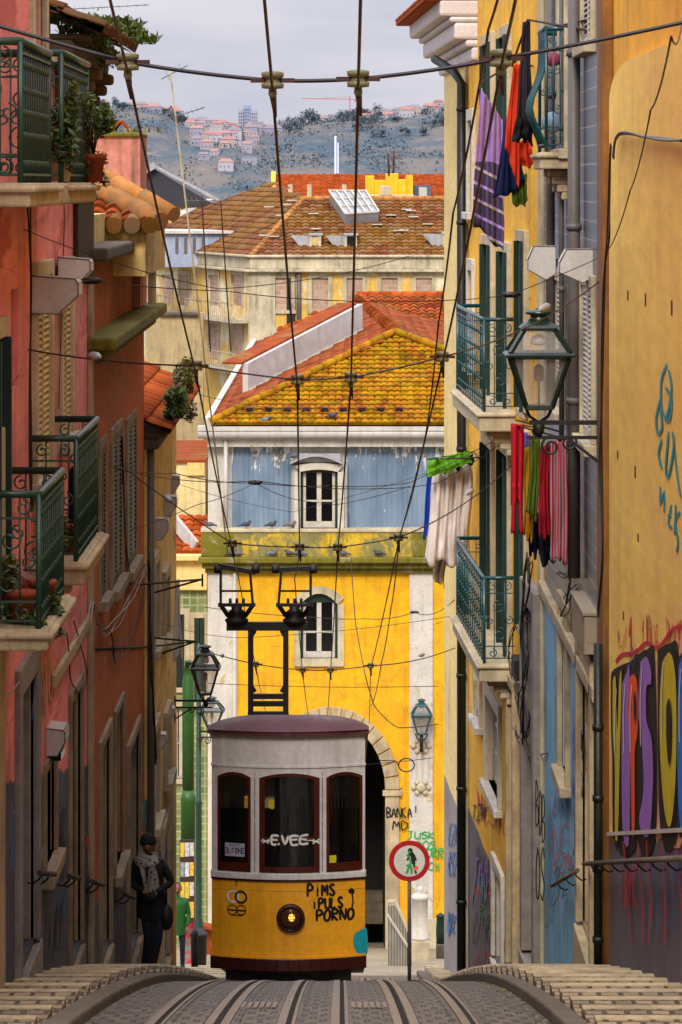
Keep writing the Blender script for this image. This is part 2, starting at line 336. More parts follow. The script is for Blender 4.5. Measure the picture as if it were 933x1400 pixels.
def wall(F, t0, t1, z0, z1, holes, depth=4., rev=.14):
    mb = MB(); hs = [h for h in holes if h[1] > t0 and h[0] < t1]
    ts = sorted(set([t0, t1]+[x for h in hs for x in h[:2] if t0 < x < t1])); zs = sorted(set([z0, z1]+[x for h in hs for x in h[2:4] if z0 < x < z1]))
    for a, b in zip(ts, ts[1:]):
        for c, d in zip(zs, zs[1:]):
            m, q = (a+b)/2, (c+d)/2
            if any(h[0] < m < h[1] and h[2] < q < h[3] for h in hs): continue
            mb.quad(F.p(a,c), F.p(b,c), F.p(b,d), F.p(a,d))
    for h in hs:
        a, b, c, d = h[:4]
        for (u, v) in (((a,c),(a,d)), ((a,d),(b,d)), ((b,d),(b,c)), ((b,c),(a,c))):
            mb.quad(F.p(*u,0), F.p(*v,0), F.p(*v,-rev), F.p(*u,-rev))
    for t in (t0, t1): mb.quad(F.p(t,z0,0), F.p(t,z0,-depth), F.p(t,z1,-depth), F.p(t,z1,0))
    mb.quad(F.p(t0,z1,0), F.p(t1,z1,0), F.p(t1,z1,-depth), F.p(t0,z1,-depth))
    mb.quad(F.p(t0,z0,-depth), F.p(t1,z0,-depth), F.p(t1,z1,-depth), F.p(t0,z1,-depth))
    return mb
def window(F, root, r, frame='whitewood', stone='stone', sw=.16, proud=.05, rev=.14, nu=2, nv=2, sill=True, name='window', arch=0, pane='glass', fw=.06, deepsill=0.):
    t0, t1, z0, z1 = r; mb = MB()
    w = sw
    F.box(mb, t0-w, t0, z0, z1+w, -.02, proud); F.box(mb, t1, t1+w, z0, z1+w, -.02, proud); F.box(mb, t0, t1, z1, z1+w, -.02, proud-.003)
    if sill: F.box(mb, t0-w-.05, t1+w+.05, z0-.12, z0, -rev, proud+.07)
    else: F.box(mb, t0, t1, z0-.1, z0, -rev, proud-.004)
    if frame != 'greenwood': F.box(mb, t1-.03, t1, z0, z1, -rev+.055, -.021); F.box(mb, t0, t0+.03, z0, z1, -rev+.055, -.021)
    o = mb.build(name, M[stone], root, bevel=.012)
    fb = MB(); d = -rev+.05
    if frame == 'greenwood': F.box(fb, t1-.05, t1, z0, z1, d+.012, proud+.03); F.box(fb, t0-.02, t0+.04, z0, z1, d+.012, proud+.05)
    F.box(fb, t0, t0+fw, z0, z1, d-.04, d); F.box(fb, t1-fw, t1, z0, z1, d-.04, d); F.box(fb, t0+fw, t1-fw, z0, z0+fw, d-.04, d-.003); F.box(fb, t0+fw, t1-fw, z1-fw, z1, d-.04, d-.003)
    for i in range(1, nu):
        t = t0+(t1-t0)*i/nu; F.box(fb, t-fw*.7, t+fw*.7, z0+fw, z1-fw, d-.045, d+.01)
    for j in range(1, nv):
        z = z0+(z1-z0)*j/nv; F.box(fb, t0+fw, t1-fw, z-fw*.35, z+fw*.35, d-.035, d-.006)
    fb.build('frame', M[frame], o)
    pb = MB(); F.box(pb, t0, t1, z0, z1, -rev-.05, d-.038); pb.build('pane', M[pane], o)
    return o
def door(F, root, r, leaf='brownwood', stone='stone', sw=.16, proud=.06, rev=.14, fanlight=True, jamb='jamb'):
    t0, t1, z0, z1 = r; mb = MB()
    F.box(mb, t0-sw, t0, z0, z1+sw, -.02, proud); F.box(mb, t1, t1+sw, z0, z1+sw, -rev, proud); F.box(mb, t0, t1, z1, z1+sw, -rev, proud-.003)
    F.box(mb, t0-sw, t1+sw, z0-.5, z0-.04, -rev, proud+.015)
    F.box(mb, t1-.03, t1, z0, z1, -rev+.05, -.021)
    o = mb.build('door_surround', M[stone], root, bevel=.015)
    lb = MB(); zf = z1-(.45 if fanlight else 0); d = -rev+.04
    F.box(lb, t0, (t0+t1)/2-.006, z0, zf-.05, d-.05, d); F.box(lb, (t0+t1)/2+.006, t1, z0, zf-.05, d-.05, d)
    for a, b in ((t0, (t0+t1)/2), ((t0+t1)/2, t1)):
        w = b-a
        for q0, q1 in ((.06, .42), (.5, .93)):
            zz0 = z0+(zf-z0)*q0; zz1 = z0+(zf-z0)*q1; F.box(lb, a+w*.18, b-w*.18, zz0, zz1, d-.01, d+.02)
    l = lb.build('door', M[leaf], root, bevel=.008)
    if fanlight:
        gb = MB(); F.box(gb, t0, t1, zf, z1, d-.05, d-.02); gb.build('fanlight', M['glass'], root)
    hb = MB(); hb.ball(F.p((t0+t1)/2-.07, z0+1.05, d+.04), .03, 8); hb.build('handle', M['iron'], l)
    return l
def shutterpair(F, root, r, mat_='greenwood', stone='stone', sw=.14, proud=.05, open_=False, tilt=.0):
    t0, t1, z0, z1 = r; mb = MB()
    F.box(mb, t0-sw, t0, z0, z1+sw, -.02, proud); F.box(mb, t1, t1+sw, z0, z1+sw, -.02, proud); F.box(mb, t0, t1, z1, z1+sw, -.02, proud-.003)
    F.box(mb, t0-sw-.04, t1+sw+.04, z0-.12, z0, -.1, proud+.08)
    o = mb.build('window', M[stone], root, bevel=.012)
    for a, b in ((t0, (t0+t1)/2-.01), ((t0+t1)/2+.01, t1)):
        sb = MB(); h = .02
        F.box(sb, a, a+.06, z0, z1, h-.04, h); F.box(sb, b-.06, b, z0, z1, h-.04, h); F.box(sb, a+.06, b-.06, z0, z0+.09, h-.04, h-.002); F.box(sb, a+.06, b-.06, z1-.09, z1, h-.04, h-.002)
        n = int((z1-z0-.18)/.055)
        for i in range(n):
            z = z0+.09+(z1-z0-.18)*(i+.5)/n
            sb.hexa([F.p(a+.06,z-.02,h-.002), F.p(b-.06,z-.02,h-.002), F.p(b-.06,z-.01,h-.002), F.p(a+.06,z-.01,h-.002), F.p(a+.06,z+.018,h-.036), F.p(b-.06,z+.018,h-.036), F.p(b-.06,z+.028,h-.036), F.p(a+.06,z+.028,h-.036)])
        sb.build('shutter', M[mat_], o)
    pb = MB(); F.box(pb, t0, t1, z0, z1, -.1, -.035); pb.build('pane', M['dark'], o)
    return o
def scroll(mb, c, ux, uz, r, turns=1.25, rad=.009, flip=1, start=0):
    pts = []
    n = int(14*turns)
    for i in range(n+1):
        a = start+flip*2*math.pi*turns*i/n; q = r*(1-.75*i/n); pts.append(c+ux*(q*math.cos(a))+uz*(q*math.sin(a)))
    mb.tube(pts, rad, 5)
def balcony(F, root, t0, t1, zs, zr, dep, col='green', slab='stone', bomb=0, thick=.22, nb=None, brackets=True, backpost=True, slope=0., railmat=None):
    """slab and iron railing: zs = top of the slab, zr = top of the handrail"""
    sb = MB(); F.box(sb, t0-.06, t1+.06, zs-thick, zs, -.05, dep+.07); F.box(sb, t0-.1, t1+.1, zs-.07, zs-.02, .0, dep+.11)
    if brackets:
        for t in (t0+.25, t1-.25):
            for i in range(4): F.box(sb, t-.09, t+.09, zs-thick-.09*(i+1), zs-thick-.09*i+.001, -.02, dep*(.85-.2*i))
    s = sb.build('balcony', M[slab], root, bevel=.02)
    rb = MB(); H = zr-zs
    def bul(q): return bomb*math.sin(math.pi*min(1, q*1.25))*(1 if q < .8 else 1)*math.exp(-((q-.3)/.28)**2) if bomb else 0
    z0 = zs+.05
    L = t1-t0; nb = nb or max(6, int(L/.2))
    for i in range(nb+1):
        t = t0+L*i/nb; main = i in (0, nb)
        if bomb:
            pts = [F.p(t, z0+(zr-z0)*q, dep+bul(q)) for q in [k/12 for k in range(13)]]
            rb.tube(pts, .014, 5)
        else:
            rb.tube([F.p(t, zs, dep), F.p(t, zr-.02, dep)], .017 if main else .010, 5)
            if not main:
                for q in (.14, .34, .5, .66, .84): rb.ball(F.p(t, zs+H*q, dep), (.02,.02,.032), 6)
    for q in (.06, .92):
        F.box(rb, t0, t1, zs+H*q-.009, zs+H*q+.009, dep-.012+bul(q), dep+.012+bul(q))
    # side returns with scrollwork
    for t in (t0, t1):
        for q in (.06, .2, .82):
            rb.bar(F.p(t, zs+H*q, 0), F.p(t, zs+H*q, dep+bul(q)), .016)
        for k in range(1, 3):
            rb.tube([F.p(t, zs+H*.06, dep*k/3), F.p(t, zs+H*.98, dep*k/3)], .008, 5)
        uz = Vector((0,0,1))
        for (cx, cz, r, fl) in ((.25, .9, .06, 1), (.72, .9, .06, -1), (.25, .12, .06, -1), (.72, .12, .06, 1), (.5, .34, .09, 1), (.5, .66, .09, -1), (.2, .5, .06, 1), (.8, .5, .06, -1)):
            scroll(rb, F.p(t, zs+H*cz, dep*cx), F.n, uz, r*min(1, dep/.45)*1.1, 1.2, .008, fl, 1.57)
        rb.tube([F.p(t, zs, dep*.98), F.p(t, zr, dep*.98)], .02, 6)
    rb.build('railing', M[col], s)
    hb = MB()
    hb.tube([F.p(t0, zr, 0), F.p(t0, zr, dep), F.p(t1, zr, dep), F.p(t1, zr, 0)], .03, 8)
    hb.build('handrail', M[railmat or col], s)
    return s
# ---------------------------------------------------------------- clay tiles
def tiles(mb, O, U, V, w, l, tw=.2, tl=.38, keep=None, amp=.05, m=0, rnd=None, curve=4):
    """O eave corner, U unit along the eave, V unit up the slope, w x l metres"""
    U = U.normalized(); V = V.normalized(); N = U.cross(V).normalized()
    if N.z < 0: N = -N
    nc = max(1, int(round(w/tw))); nr = max(1, int(round(l/tl)))
    rr = random.Random(int(abs(O.x*91+O.y*7+w*13)))
    for r in range(nr):
        v0 = r*l/nr; v1 = v0+l/nr*1.12
        for c in range(nc):
            uc = (c+.5)*w/nc; vc = (r+.5)*l/nr
            if keep and not keep(uc, vc): continue
            tint = rr.random(); dz = rr.uniform(-.008, .008); du = rr.uniform(-.01, .01)
            base = len(mb.v); cw = w/nc
            for (v, lift) in ((v0, .045+dz), (v1, dz)):
                for k in range(curve+1):
                    q = k/curve; h = amp*math.sin(math.pi*q)
                    mb.v.append(tuple(O+U*(c*cw+q*cw+du)+V*v+N*(h+lift)))
            for k in range(curve):
                mb.f.append([base+k, base+k+1, base+curve+1+k+1, base+curve+1+k]); mb.t.append(tint); mb.m.append(m); mb.sm.append(True)
            # dark open front end
            b2 = len(mb.v)
            for k in range(curve+1): mb.v.append(tuple(O+U*(c*cw+k/curve*cw+du)+V*v0+N*(-.02)))
            for k in range(curve):
                mb.f.append([b2+k, b2+k+1, base+k+1, base+k]); mb.t.append(0.1); mb.m.append(m); mb.sm.append(False)
def ridge(mb, a, b, r=.12, m=0, seg=.42):
    a = Vector(a); b = Vector(b); n = max(1, int((b-a).length/seg))
    for i in range(n):
        p = a+(b-a)*(i/n); q = a+(b-a)*((i+1.12)/n); mb.tube([p, q], [r*1.1, r*.88], 8, m, random.random())
def inpoly(pts):
    def f(x, y):
        c = False; n = len(pts)
        for i in range(n):
            x1, y1 = pts[i]; x2, y2 = pts[(i+1) % n]
            if (y1 > y) != (y2 > y) and x < (x2-x1)*(y-y1)/(y2-y1)+x1: c = not c
        return c
    return f
def slab_roof(mb, pts, m=0, tw=.2, tl=.38, amp=.05, thick=.08, curve=4, under=True):
    """polygon pts: first edge = eave (left to right seen from outside); tiles over it and a board below it"""
    pts = [Vector(p) for p in pts]; O = pts[0]; U = (pts[1]-pts[0]).normalized()
    N = U.cross(pts[2]-pts[0]).normalized()
    if N.z < 0: N = -N
    V = N.cross(U).normalized()
    if V.z < 0: V = -V
    uv = [((p-O).dot(U), (p-O).dot(V)) for p in pts]
    u0 = min(u for u, v in uv); u1 = max(u for u, v in uv); l = max(v for u, v in uv)
    kp = inpoly(uv)
    tiles(mb, O+U*u0, U, V, u1-u0, l, tw, tl, lambda a, b: kp(a+u0, b), amp, m, None, curve)
    if under:
        mb.poly([p-N*.03 for p in pts], .1, m)
# ---------------------------------------------------------------- foliage
def leaves(mb, c, rad, n, size=.06, rnd=random, droop=0, flat=1., shell=.5):
    c = Vector(c)
    for i in range(n):
        th = rnd.uniform(0, 2*math.pi); u = rnd.uniform(-1, 1); q = rnd.random()**shell
        d = Vector((math.cos(th)*math.sqrt(1-u*u), math.sin(th)*math.sqrt(1-u*u), u))
        p = c+Vector((d.x*rad[0], d.y*rad[1], d.z*rad[2]))*q
        a = Vector((rnd.gauss(0,1), rnd.gauss(0,1), rnd.gauss(0,.7)-droop)).normalized(); b = a.orthogonal().normalized()
        b = (b*math.cos(th)+a.cross(b)*math.sin(th)); s = size*rnd.uniform(.5, 1.3)
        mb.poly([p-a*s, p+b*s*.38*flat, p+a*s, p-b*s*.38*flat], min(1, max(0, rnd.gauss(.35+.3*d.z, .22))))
def grassclump(mb, c, n, h, spread, rnd=random):
    c = Vector(c)
    for i in range(n):
        p = c+Vector((rnd.uniform(-spread, spread), rnd.uniform(-spread, spread)*.6, 0)); t = Vector((rnd.gauss(0,.3), rnd.gauss(0,.3), 1)).normalized()*h*rnd.uniform(.5, 1.2)
        s = Vector((t.y, -t.x, 0)).normalized()*.012 if abs(t.x)+abs(t.y) > 1e-4 else Vector((.012,0,0))
        mb.poly([p-s, p+s, p+t*.6+s*.6, p+t+Vector((rnd.gauss(0,.03), 0, -.02))], rnd.random())
# ---------------------------------------------------------------- painted strokes
GL = {
'A': [[(0,0),(.5,1),(1,0)],[(.2,.38),(.8,.38)]], 'B': [[(0,0),(0,1),(.75,.9),(.8,.65),(.1,.5),(.9,.4),(.85,.1),(0,0)]], 'C': [[(.95,.8),(.5,1),(.05,.6),(.1,.15),(.6,0),(1,.2)]],
'D': [[(0,0),(0,1),(.7,.85),(.95,.5),(.7,.1),(0,0)]], 'E': [[(.95,1),(0,.95),(.05,0),(1,.03)],[(.05,.5),(.8,.52)]], 'F': [[(1,1),(0,.95),(.05,0)],[(.05,.5),(.8,.52)]],
'G': [[(.95,.85),(.4,1),(0,.5),(.3,0),(.9,.1),(.95,.45),(.5,.45)]], 'H': [[(0,1),(.05,0)],[(1,1),(.95,0)],[(0,.5),(1,.52)]], 'I': [[(.5,.75),(.5,0)],[(.5,1),(.53,.93)]],
'J': [[(.2,1),(1,1)],[(.7,1),(.65,.2),(.35,0),(0,.2)]], 'K': [[(.05,1),(0,0)],[(.9,1),(.05,.45),(1,0)]], 'L': [[(.1,1),(0,0),(.9,.05)]], 'M': [[(0,0),(.1,1),(.5,.35),(.9,1),(1,0)]],
'N': [[(0,0),(.05,1),(.9,0),(1,1)]], 'O': [[(.5,1),(.05,.7),(.1,.15),(.55,0),(.95,.3),(.9,.8),(.5,1)]], 'P': [[(.05,0),(.1,1),(.85,.9),(.9,.6),(.1,.45)]], 'R': [[(.05,0),(.1,1),(.85,.9),(.9,.6),(.1,.5),(.95,0)]],
'S': [[(.95,.85),(.5,1),(.08,.75),(.5,.5),(.92,.25),(.5,0),(.03,.15)]], 'T': [[(0,1),(1,.96)],[(.5,1),(.5,0)]], 'U': [[(0,1),(.08,.15),(.5,0),(.92,.2),(1,1)]], 'V': [[(0,1),(.45,0),(1,1)]],
'W': [[(0,1),(.25,0),(.5,.6),(.75,0),(1,1)]], 'X': [[(0,1),(1,0)],[(1,1),(0,0)]], 'Y': [[(0,1),(.5,.5),(1,1)],[(.5,.5),(.4,0)]], 'Z': [[(0,1),(1,1),(0,0),(1,0)]],
'!': [[(.5,1),(.48,.3)],[(.48,.08),(.5,0)]], '*': [[(.1,.2),(.9,.8)],[(.9,.2),(.1,.8)],[(0,.5),(1,.5)]], '1': [[(.2,.75),(.55,1),(.55,0)]], '~': [[(0,.5),(.2,.9),(.4,.2),(.6,.9),(.8,.1),(1,.6)]],
'?': [[(0,0),(.3,1),(.2,.3),(.7,.9),(.6,.1),(1,.8)]]}
def smooth(pl, k=3):
    if len(pl) < 3: return pl
    P = [Vector((a, b, 0)) for a, b in pl]; out = []
    for i in range(len(P)-1):
        p0 = P[max(0, i-1)]; p1 = P[i]; p2 = P[i+1]; p3 = P[min(len(P)-1, i+2)]
        for j in range(k):
            t = j/k; out.append(.5*((2*p1)+(-p0+p2)*t+(2*p0-5*p1+4*p2-p3)*t*t+(-p0+3*p1-3*p2+p3)*t**3))
    out.append(P[-1]); return [(v.x, v.y) for v in out]
_lay = [0]
def stroke(mb, pl, w, mp, m=0, sm=True, h0=.004, asp=1.):
    """a ribbon of width w pixels along pixel polyline pl, mp(px,py,h) -> point; asp narrows the width across x (for walls seen edge-on)"""
    if sm: pl = smooth(pl)
    _lay[0] = (_lay[0]+1) % 12; h = h0+_lay[0]*.0005
    P = [Vector((a/asp, b, 0)) for a, b in pl]; Ls = []; Rs = []
    for i, p in enumerate(P):
        d = P[min(i+1, len(P)-1)]-P[max(0, i-1)]
        if d.length < 1e-6: d = Vector((1,0,0))
        d.normalize(); n = Vector((-d.y, d.x, 0))*w/2*(1 if 0 < i < len(P)-1 else .8)
        Ls.append(mp((p.x+n.x)*asp, p.y+n.y, h)); Rs.append(mp((p.x-n.x)*asp, p.y-n.y, h))
    for i in range(len(P)-1): mb.quad(Ls[i], Rs[i], Rs[i+1], Ls[i+1], .5, m)
def write(mb, txt, x0, y0, w, h, sw, mp, slant=0., rot=0., m=0, jit=.05, gap=.25, asp=1., rnd=None, dy=0., h0=.004):
    rnd = rnd or random.Random(len(txt)*7+int(x0)); n = len(txt); cw = w/(n+(n-1)*gap)
    for i, ch in enumerate(txt):
        if ch == ' ' or ch not in GL: continue
        ox = x0+i*cw*(1+gap); oy = y0+dy*i
        for st in GL[ch]:
            pl = []
            for (a, b) in st:
                a += rnd.uniform(-jit, jit); b += rnd.uniform(-jit, jit)
                X = a*cw+b*h*slant*asp; Y = -b*h; pl.append((ox+X*math.cos(rot)-Y*math.sin(rot)*asp, oy+Y*math.cos(rot)+X*math.sin(rot)))
            stroke(mb, pl, sw, mp, m, h0=h0, asp=asp)
def text_mesh(txt, size, mp, name, mat_, parent, align='CENTER', bold=0.):
    cu = bpy.data.curves.new('lettering', 'FONT'); cu.body = txt; cu.size = size; cu.align_x = align; cu.align_y = 'CENTER'; cu.offset = bold
    ob = bpy.data.objects.new('lettering', cu); C.objects.link(ob); dg = bpy.context.evaluated_depsgraph_get(); dg.update()
    me = bpy.data.meshes.new_from_object(ob.evaluated_get(dg)); bpy.data.objects.remove(ob); bpy.data.curves.remove(cu)
    for v in me.vertices: v.co = mp(v.co.x, v.co.y)
    me.materials.clear(); me.materials.append(mat_)
    o = bpy.data.objects.new(name, me); C.objects.link(o); o.parent = parent
    if parent.type == 'EMPTY': o.location = -Vector(parent.location)
    return o
# ---------------------------------------------------------------- world, sun, camera
w = bpy.data.worlds.new("World"); scene.world = w; w.use_nodes = True
nt = w.node_tree; bg = nt.nodes['Background']; sky = nt.nodes.new('ShaderNodeTexSky'); sky.sky_type = 'NISHITA'; sky.sun_disc = False
SUN_EL, SUN_AZ = R(52), R(250)
sky.sun_elevation = SUN_EL; sky.sun_rotation = SUN_AZ; sky.air_density = 1.; sky.dust_density = 4.; sky.ozone_density = 1.
tc = nt.nodes.new('ShaderNodeTexCoord'); mp_ = nt.nodes.new('ShaderNodeMapping'); mp_.inputs['Scale'].default_value = (1, 1, 5)
no = nt.nodes.new('ShaderNodeTexNoise'); no.inputs['Scale'].default_value = 7; no.inputs['Detail'].default_value = 6; no.inputs['Roughness'].default_value = .55
cr = nt.nodes.new('ShaderNodeValToRGB'); cr.color_ramp.elements[0].position = .35; cr.color_ramp.elements[0].color = (5.9, 6.0, 7.2, 1); cr.color_ramp.elements[1].position = .65; cr.color_ramp.elements[1].color = (8.0, 7.9, 8.6, 1)
mx = nt.nodes.new('ShaderNodeMix'); mx.data_type = 'RGBA'; mx.inputs[0].default_value = .93
nt.links.new(tc.outputs['Generated'], mp_.inputs[0]); nt.links.new(mp_.outputs[0], no.inputs['Vector']); nt.links.new(no.outputs[0], cr.inputs[0])
# overcast sky: the cloud layer is brighter towards the zenith
sx = nt.nodes.new('ShaderNodeSeparateXYZ'); nt.links.new(tc.outputs['Generated'], sx.inputs[0])
mr = nt.nodes.new('ShaderNodeMapRange'); mr.inputs[1].default_value = .12; mr.inputs[2].default_value = .9; mr.inputs[3].default_value = 1.; mr.inputs[4].default_value = 3.9; nt.links.new(sx.outputs[2], mr.inputs[0])
vm = nt.nodes.new('ShaderNodeVectorMath'); vm.operation = 'SCALE'; nt.links.new(mx.outputs[2], vm.inputs[0]); nt.links.new(mr.outputs[0], vm.inputs['Scale'])
nt.links.new(sky.outputs[0], mx.inputs[6]); nt.links.new(cr.outputs[0], mx.inputs[7]); nt.links.new(vm.outputs[0], bg.inputs['Color']); bg.inputs['Strength'].default_value = .1
sl = bpy.data.lights.new('sun', 'SUN'); sl.energy = 3.4; sl.angle = R(18); sl.color = (1., .93, .82)
so = bpy.data.objects.new('sun', sl); C.objects.link(so)
# soft light from behind the camera, a little from the left
sd = Vector((-.12, -.76, .65)).normalized(); so.rotation_euler = sd.to_track_quat('Z', 'Y').to_euler(); so.location = (0, 0, 40)
sky.sun_elevation = math.asin(sd.z); sky.sun_rotation = math.atan2(sd.x, sd.y)
cam = bpy.data.cameras.new('camera'); co = bpy.data.objects.new('camera', cam); C.objects.link(co); scene.camera = co
co.location = (0, 0, 0); co.rotation_euler = (R(90), 0, 0); cam.sensor_width = 36; cam.sensor_fit = 'AUTO'; cam.lens = FP/1400*36
cam.shift_x = (466.5-CX)/1400; cam.shift_y = -(700-HY)/1400; cam.clip_end = 20000; cam.clip_start = .5
scene.view_settings.view_transform = 'Standard'; scene.view_settings.look = 'None'; scene.view_settings.exposure = 0
scene.render.resolution_x = 682; scene.render.resolution_y = 1024
# ---------------------------------------------------------------- ground, road, pavements
def strip(mb, x0, x1, d0, d1, step, dz, nx=1, m=0):
    n = max(1, int((d1-d0)/step))
    mb.grid(lambda u, v: (x0+(x1-x0)*u, d0+(d1-d0)*v, G(d0+(d1-d0)*v)+dz), nx, n, .5, m)
def struct(name, mb, m_, bevel=0): o = mb.build(name, m_, None, None, bevel); o['kind'] = 'structure'; return o
M['cobble'] = brick('square_set_cobbles', '#4a3f30', '#6e5f48', '#0d0a07', .15, .4, rough=.45, msize=.022, warp=.09, bump=1., dirt=.5, dirtcol='#2a241a')
M['paving'] = brick('worn_limestone_steps', '#a58e6a', '#76634a', '#1d150c', .15, .16, rough=.7, msize=.018, warp=.06, bump=1., dirt=.5, dirtcol='#3c2a16')
M['plaza'] = brick('small_pale_cobbles', '#b8a98a', '#938468', '#4e4232', .13, .12, rough=.7, msize=.014, rot=(0,0,.6), bump=.8, dirt=.4)
M['kerb'] = mat('granite_kerb', '#5f5546', .75, var=.25, sc=4, dirt=.4, bump=.6)
M['groundm'] = mat('earth_and_paving', '#6f6552', .9, var=.3, sc=.5, dirt=.4)
gm = MB(); strip(gm, -300, 300, -38, 420, 4, -.35, 4); gm.quad((-4000,420,G(419)-.35),(4000,420,G(419)-.35),(4000,1200,G(419)-.4),(-4000,1200,G(419)-.4))
gm.quad((-4000,-38,G(-38)-.35),(-300,-38,G(-38)-.35),(-300,420,G(419)-.35),(-4000,420,G(419)-.35)); gm.quad((300,-38,G(-38)-.35),(4000,-38,G(-38)-.35),(4000,420,G(419)-.35),(300,420,G(419)-.35))
struct('ground', gm, M['groundm'])
rm = MB(); strip(rm, -1.78, 1.46, -12, 70, .5, 0, 2); struct('road', rm, M['cobble'])
pm = MB(); strip(pm, -14, 14, 70, 112, 1, -.02, 2); struct('square_paving', pm, M['plaza'])
def steps(name, x0, x1, d0, d1, run, lift):
    mb = MB(); d = d0
    while d < d1:
        a = d; b = d+run; za = G(a+run*.5)+lift+.015*run*2; zb = za-.05*run
        mb.hexa([(x0,a,za-.6),(x1,a,za-.6),(x1,b,zb-.6),(x0,b,zb-.6),(x0,a,za),(x1,a,za),(x1,b,zb),(x0,b,zb)])
        mb.hexa([(x0+.001,b-.12,zb-.03),(x1-.001,b-.12,zb-.03),(x1-.001,b+.02,zb-.04),(x0+.001,b+.02,zb-.04),(x0+.001,b-.12,zb+.012),(x1-.001,b-.12,zb+.012),(x1-.001,b+.02,zb+.002),(x0+.001,b+.02,zb+.002)], .5, 1)
        d = b
    return struct(name, mb, [M['paving'], M['stone']])
steps('left_pavement', -2.9, -1.95, 6, 70, 1.25, .07)
steps('right_pavement', 1.63, 2.9, 6, 70, 1.25, .07)
for nm, a, b in (('left_kerb', -1.95, -1.78), ('right_kerb', 1.46, 1.63)):
    kb = MB(); d = -10
    while d < 70:
        e = d+1.1
        kb.hexa([(a,d+.008,G(d)-.4),(b,d+.008,G(d)-.4),(b,e-.008,G(e)-.4),(a,e-.008,G(e)-.4),(a,d+.008,G(d)+.095),(b,d+.008,G(d)+.085),(b,e-.008,G(e)+.085),(a,e-.008,G(e)+.095)]); d = e
    struct(nm, kb, M['kerb'], .02)
def railstrip(mb, x, w, d0=-12, d1=68, dz=.014, m=0, step=1.):
    n = int((d1-d0)/step)
    for i in range(n):
        a = d0+i*step; b = a+step
        mb.hexa([(x-w/2,a,G(a)-.05),(x+w/2,a,G(a)-.05),(x+w/2,b,G(b)-.05),(x-w/2,b,G(b)-.05),(x-w/2,a,G(a)+dz),(x+w/2,a,G(a)+dz),(x+w/2,b,G(b)+dz),(x-w/2,b,G(b)+dz)], .5, m)
for k, (xs, slot) in enumerate((((-1.28, -.38), -.85), ((-.01, .89), .45))):
    t = thing('tram_track', (slot, 24, G(24)), ('left one of the two worn steel tram tracks in the cobbled road', 'right one of the two worn steel tram tracks in the cobbled road')[k], 'tram track')
    for x in xs:
        rb = MB(); railstrip(rb, x-.028, .06); railstrip(rb, x+.052, .024, dz=.010); railstrip(rb, x+.021, .034, dz=.003, m=1); railstrip(rb, x-.085, .04, dz=.006, m=2); railstrip(rb, x+.09, .04, dz=.006, m=2); rb.build('rail', [M['rail'], M['dark'], M['cobble']], t)
    sb = MB()
    railstrip(sb, slot-.055, .06, dz=.012); railstrip(sb, slot+.055, .06, dz=.012); railstrip(sb, slot, .04, dz=.004, m=1); railstrip(sb, slot-.12, .05, dz=.006, m=2); railstrip(sb, slot+.12, .05, dz=.006, m=2)
    sb.build('cable_slot', [M['rail'], M['dark'], M['cobble']], t)
for k, (px, xr) in enumerate(((-.62, .3), (.22, .3))):
    mb = MB(); d = 27.6
    for i in range(6):
        x = px-.14+i*.048; mb.hexa([(x,d,G(d)+.004),(x+.032,d,G(d)+.004),(x+.032,d+1.,G(d+1)+.004),(x,d+1.,G(d+1)+.004),(x,d,G(d)+.014),(x+.032,d,G(d)+.014),(x+.032,d+1.,G(d+1)+.014),(x,d+1.,G(d+1)+.014)])
    single('drain_cover', mb, M['rail'], ('slotted steel drain cover in the cobbles of the left track', 'slotted steel drain cover in the cobbles of the right track')[k], 'drain cover')
M['walltile'] = brick('blue_grey_wall_tile', '#4c555f', '#353d48', '#a09a8c', 1.1, .2, rough=.3, msize=.011, plane='YZ', off=0, bump=.25, dirt=.45, dirtcol='#3a3026')
M['tilefront'] = brick('green_patterned_tile', '#8f9a64', '#5f7a48', '#b9b58c', .2, .2, rough=.35, msize=.02, plane='XZ', off=0, bump=.15, dirt=.35)
# ================================================= left side of the street
z0 = -18.
# ---- pink house
pk = thing('pink_house', (-2.65, 34, G(34)), 'tall pink house on the left with green iron balconies and a grey base', 'house')
doorA = LW.rect(24, 46, 935, 1250); doorA = (doorA[0], doorA[1], G(doorA[0])+.15, doorA[3])
winA = LW.rect(60, 74, 1045, 1178); doorB = LW.rect(95, 110, 950, 1300); doorB = (doorB[0], doorB[1], G(doorB[0])+.1, doorB[3])
sh1 = LW.rect(46, 66, 378, 650); sh2 = LW.rect(81, 95, 372, 596)
dC = LW.rect(-110, -80, -60, 245); dD = LW.rect(42, 58, -40, 70); niche = LW.rect(15, 25, 395, 530)
dA = (27.5, 28.6, -3.3, -1.2)
holes = [doorA, winA, doorB, sh1, sh2, dC, dD, niche, dA]
wall(LW, 21, 33.4, z0, 7, holes).build('wall', M['pink'], pk)
wall(LW, 33.4, 38.6, z0, 1.12, holes).build('wall', M['pink'], pk)
door(LW, pk, doorA, 'greydoor', 'jamb', proud=.05, rev=.26, sw=.25); door(LW, pk, doorB, 'brownwood', 'stoneleft', proud=.035, rev=.12, sw=.12)
window(LW, pk, winA, 'brownwood', 'stoneleft', sw=.1, proud=.035, nu=1, nv=1, pane='dark')
shutterpair(LW, pk, sh1, 'creamwood', 'stonepale'); shutterpair(LW, pk, sh2, 'creamwood', 'stonepale')
window(LW, pk, dD, 'whitewood', 'stonepale'); shutterpair(LW, pk, dC, 'greenwood'); window(LW, pk, dA, 'greenwood', 'stonepale', nv=3, sill=False)
mb = MB(); LW.box(mb, niche[0], niche[1], niche[2], niche[3], -.15, -.135); mb.build('niche_back', M['pink'], pk)
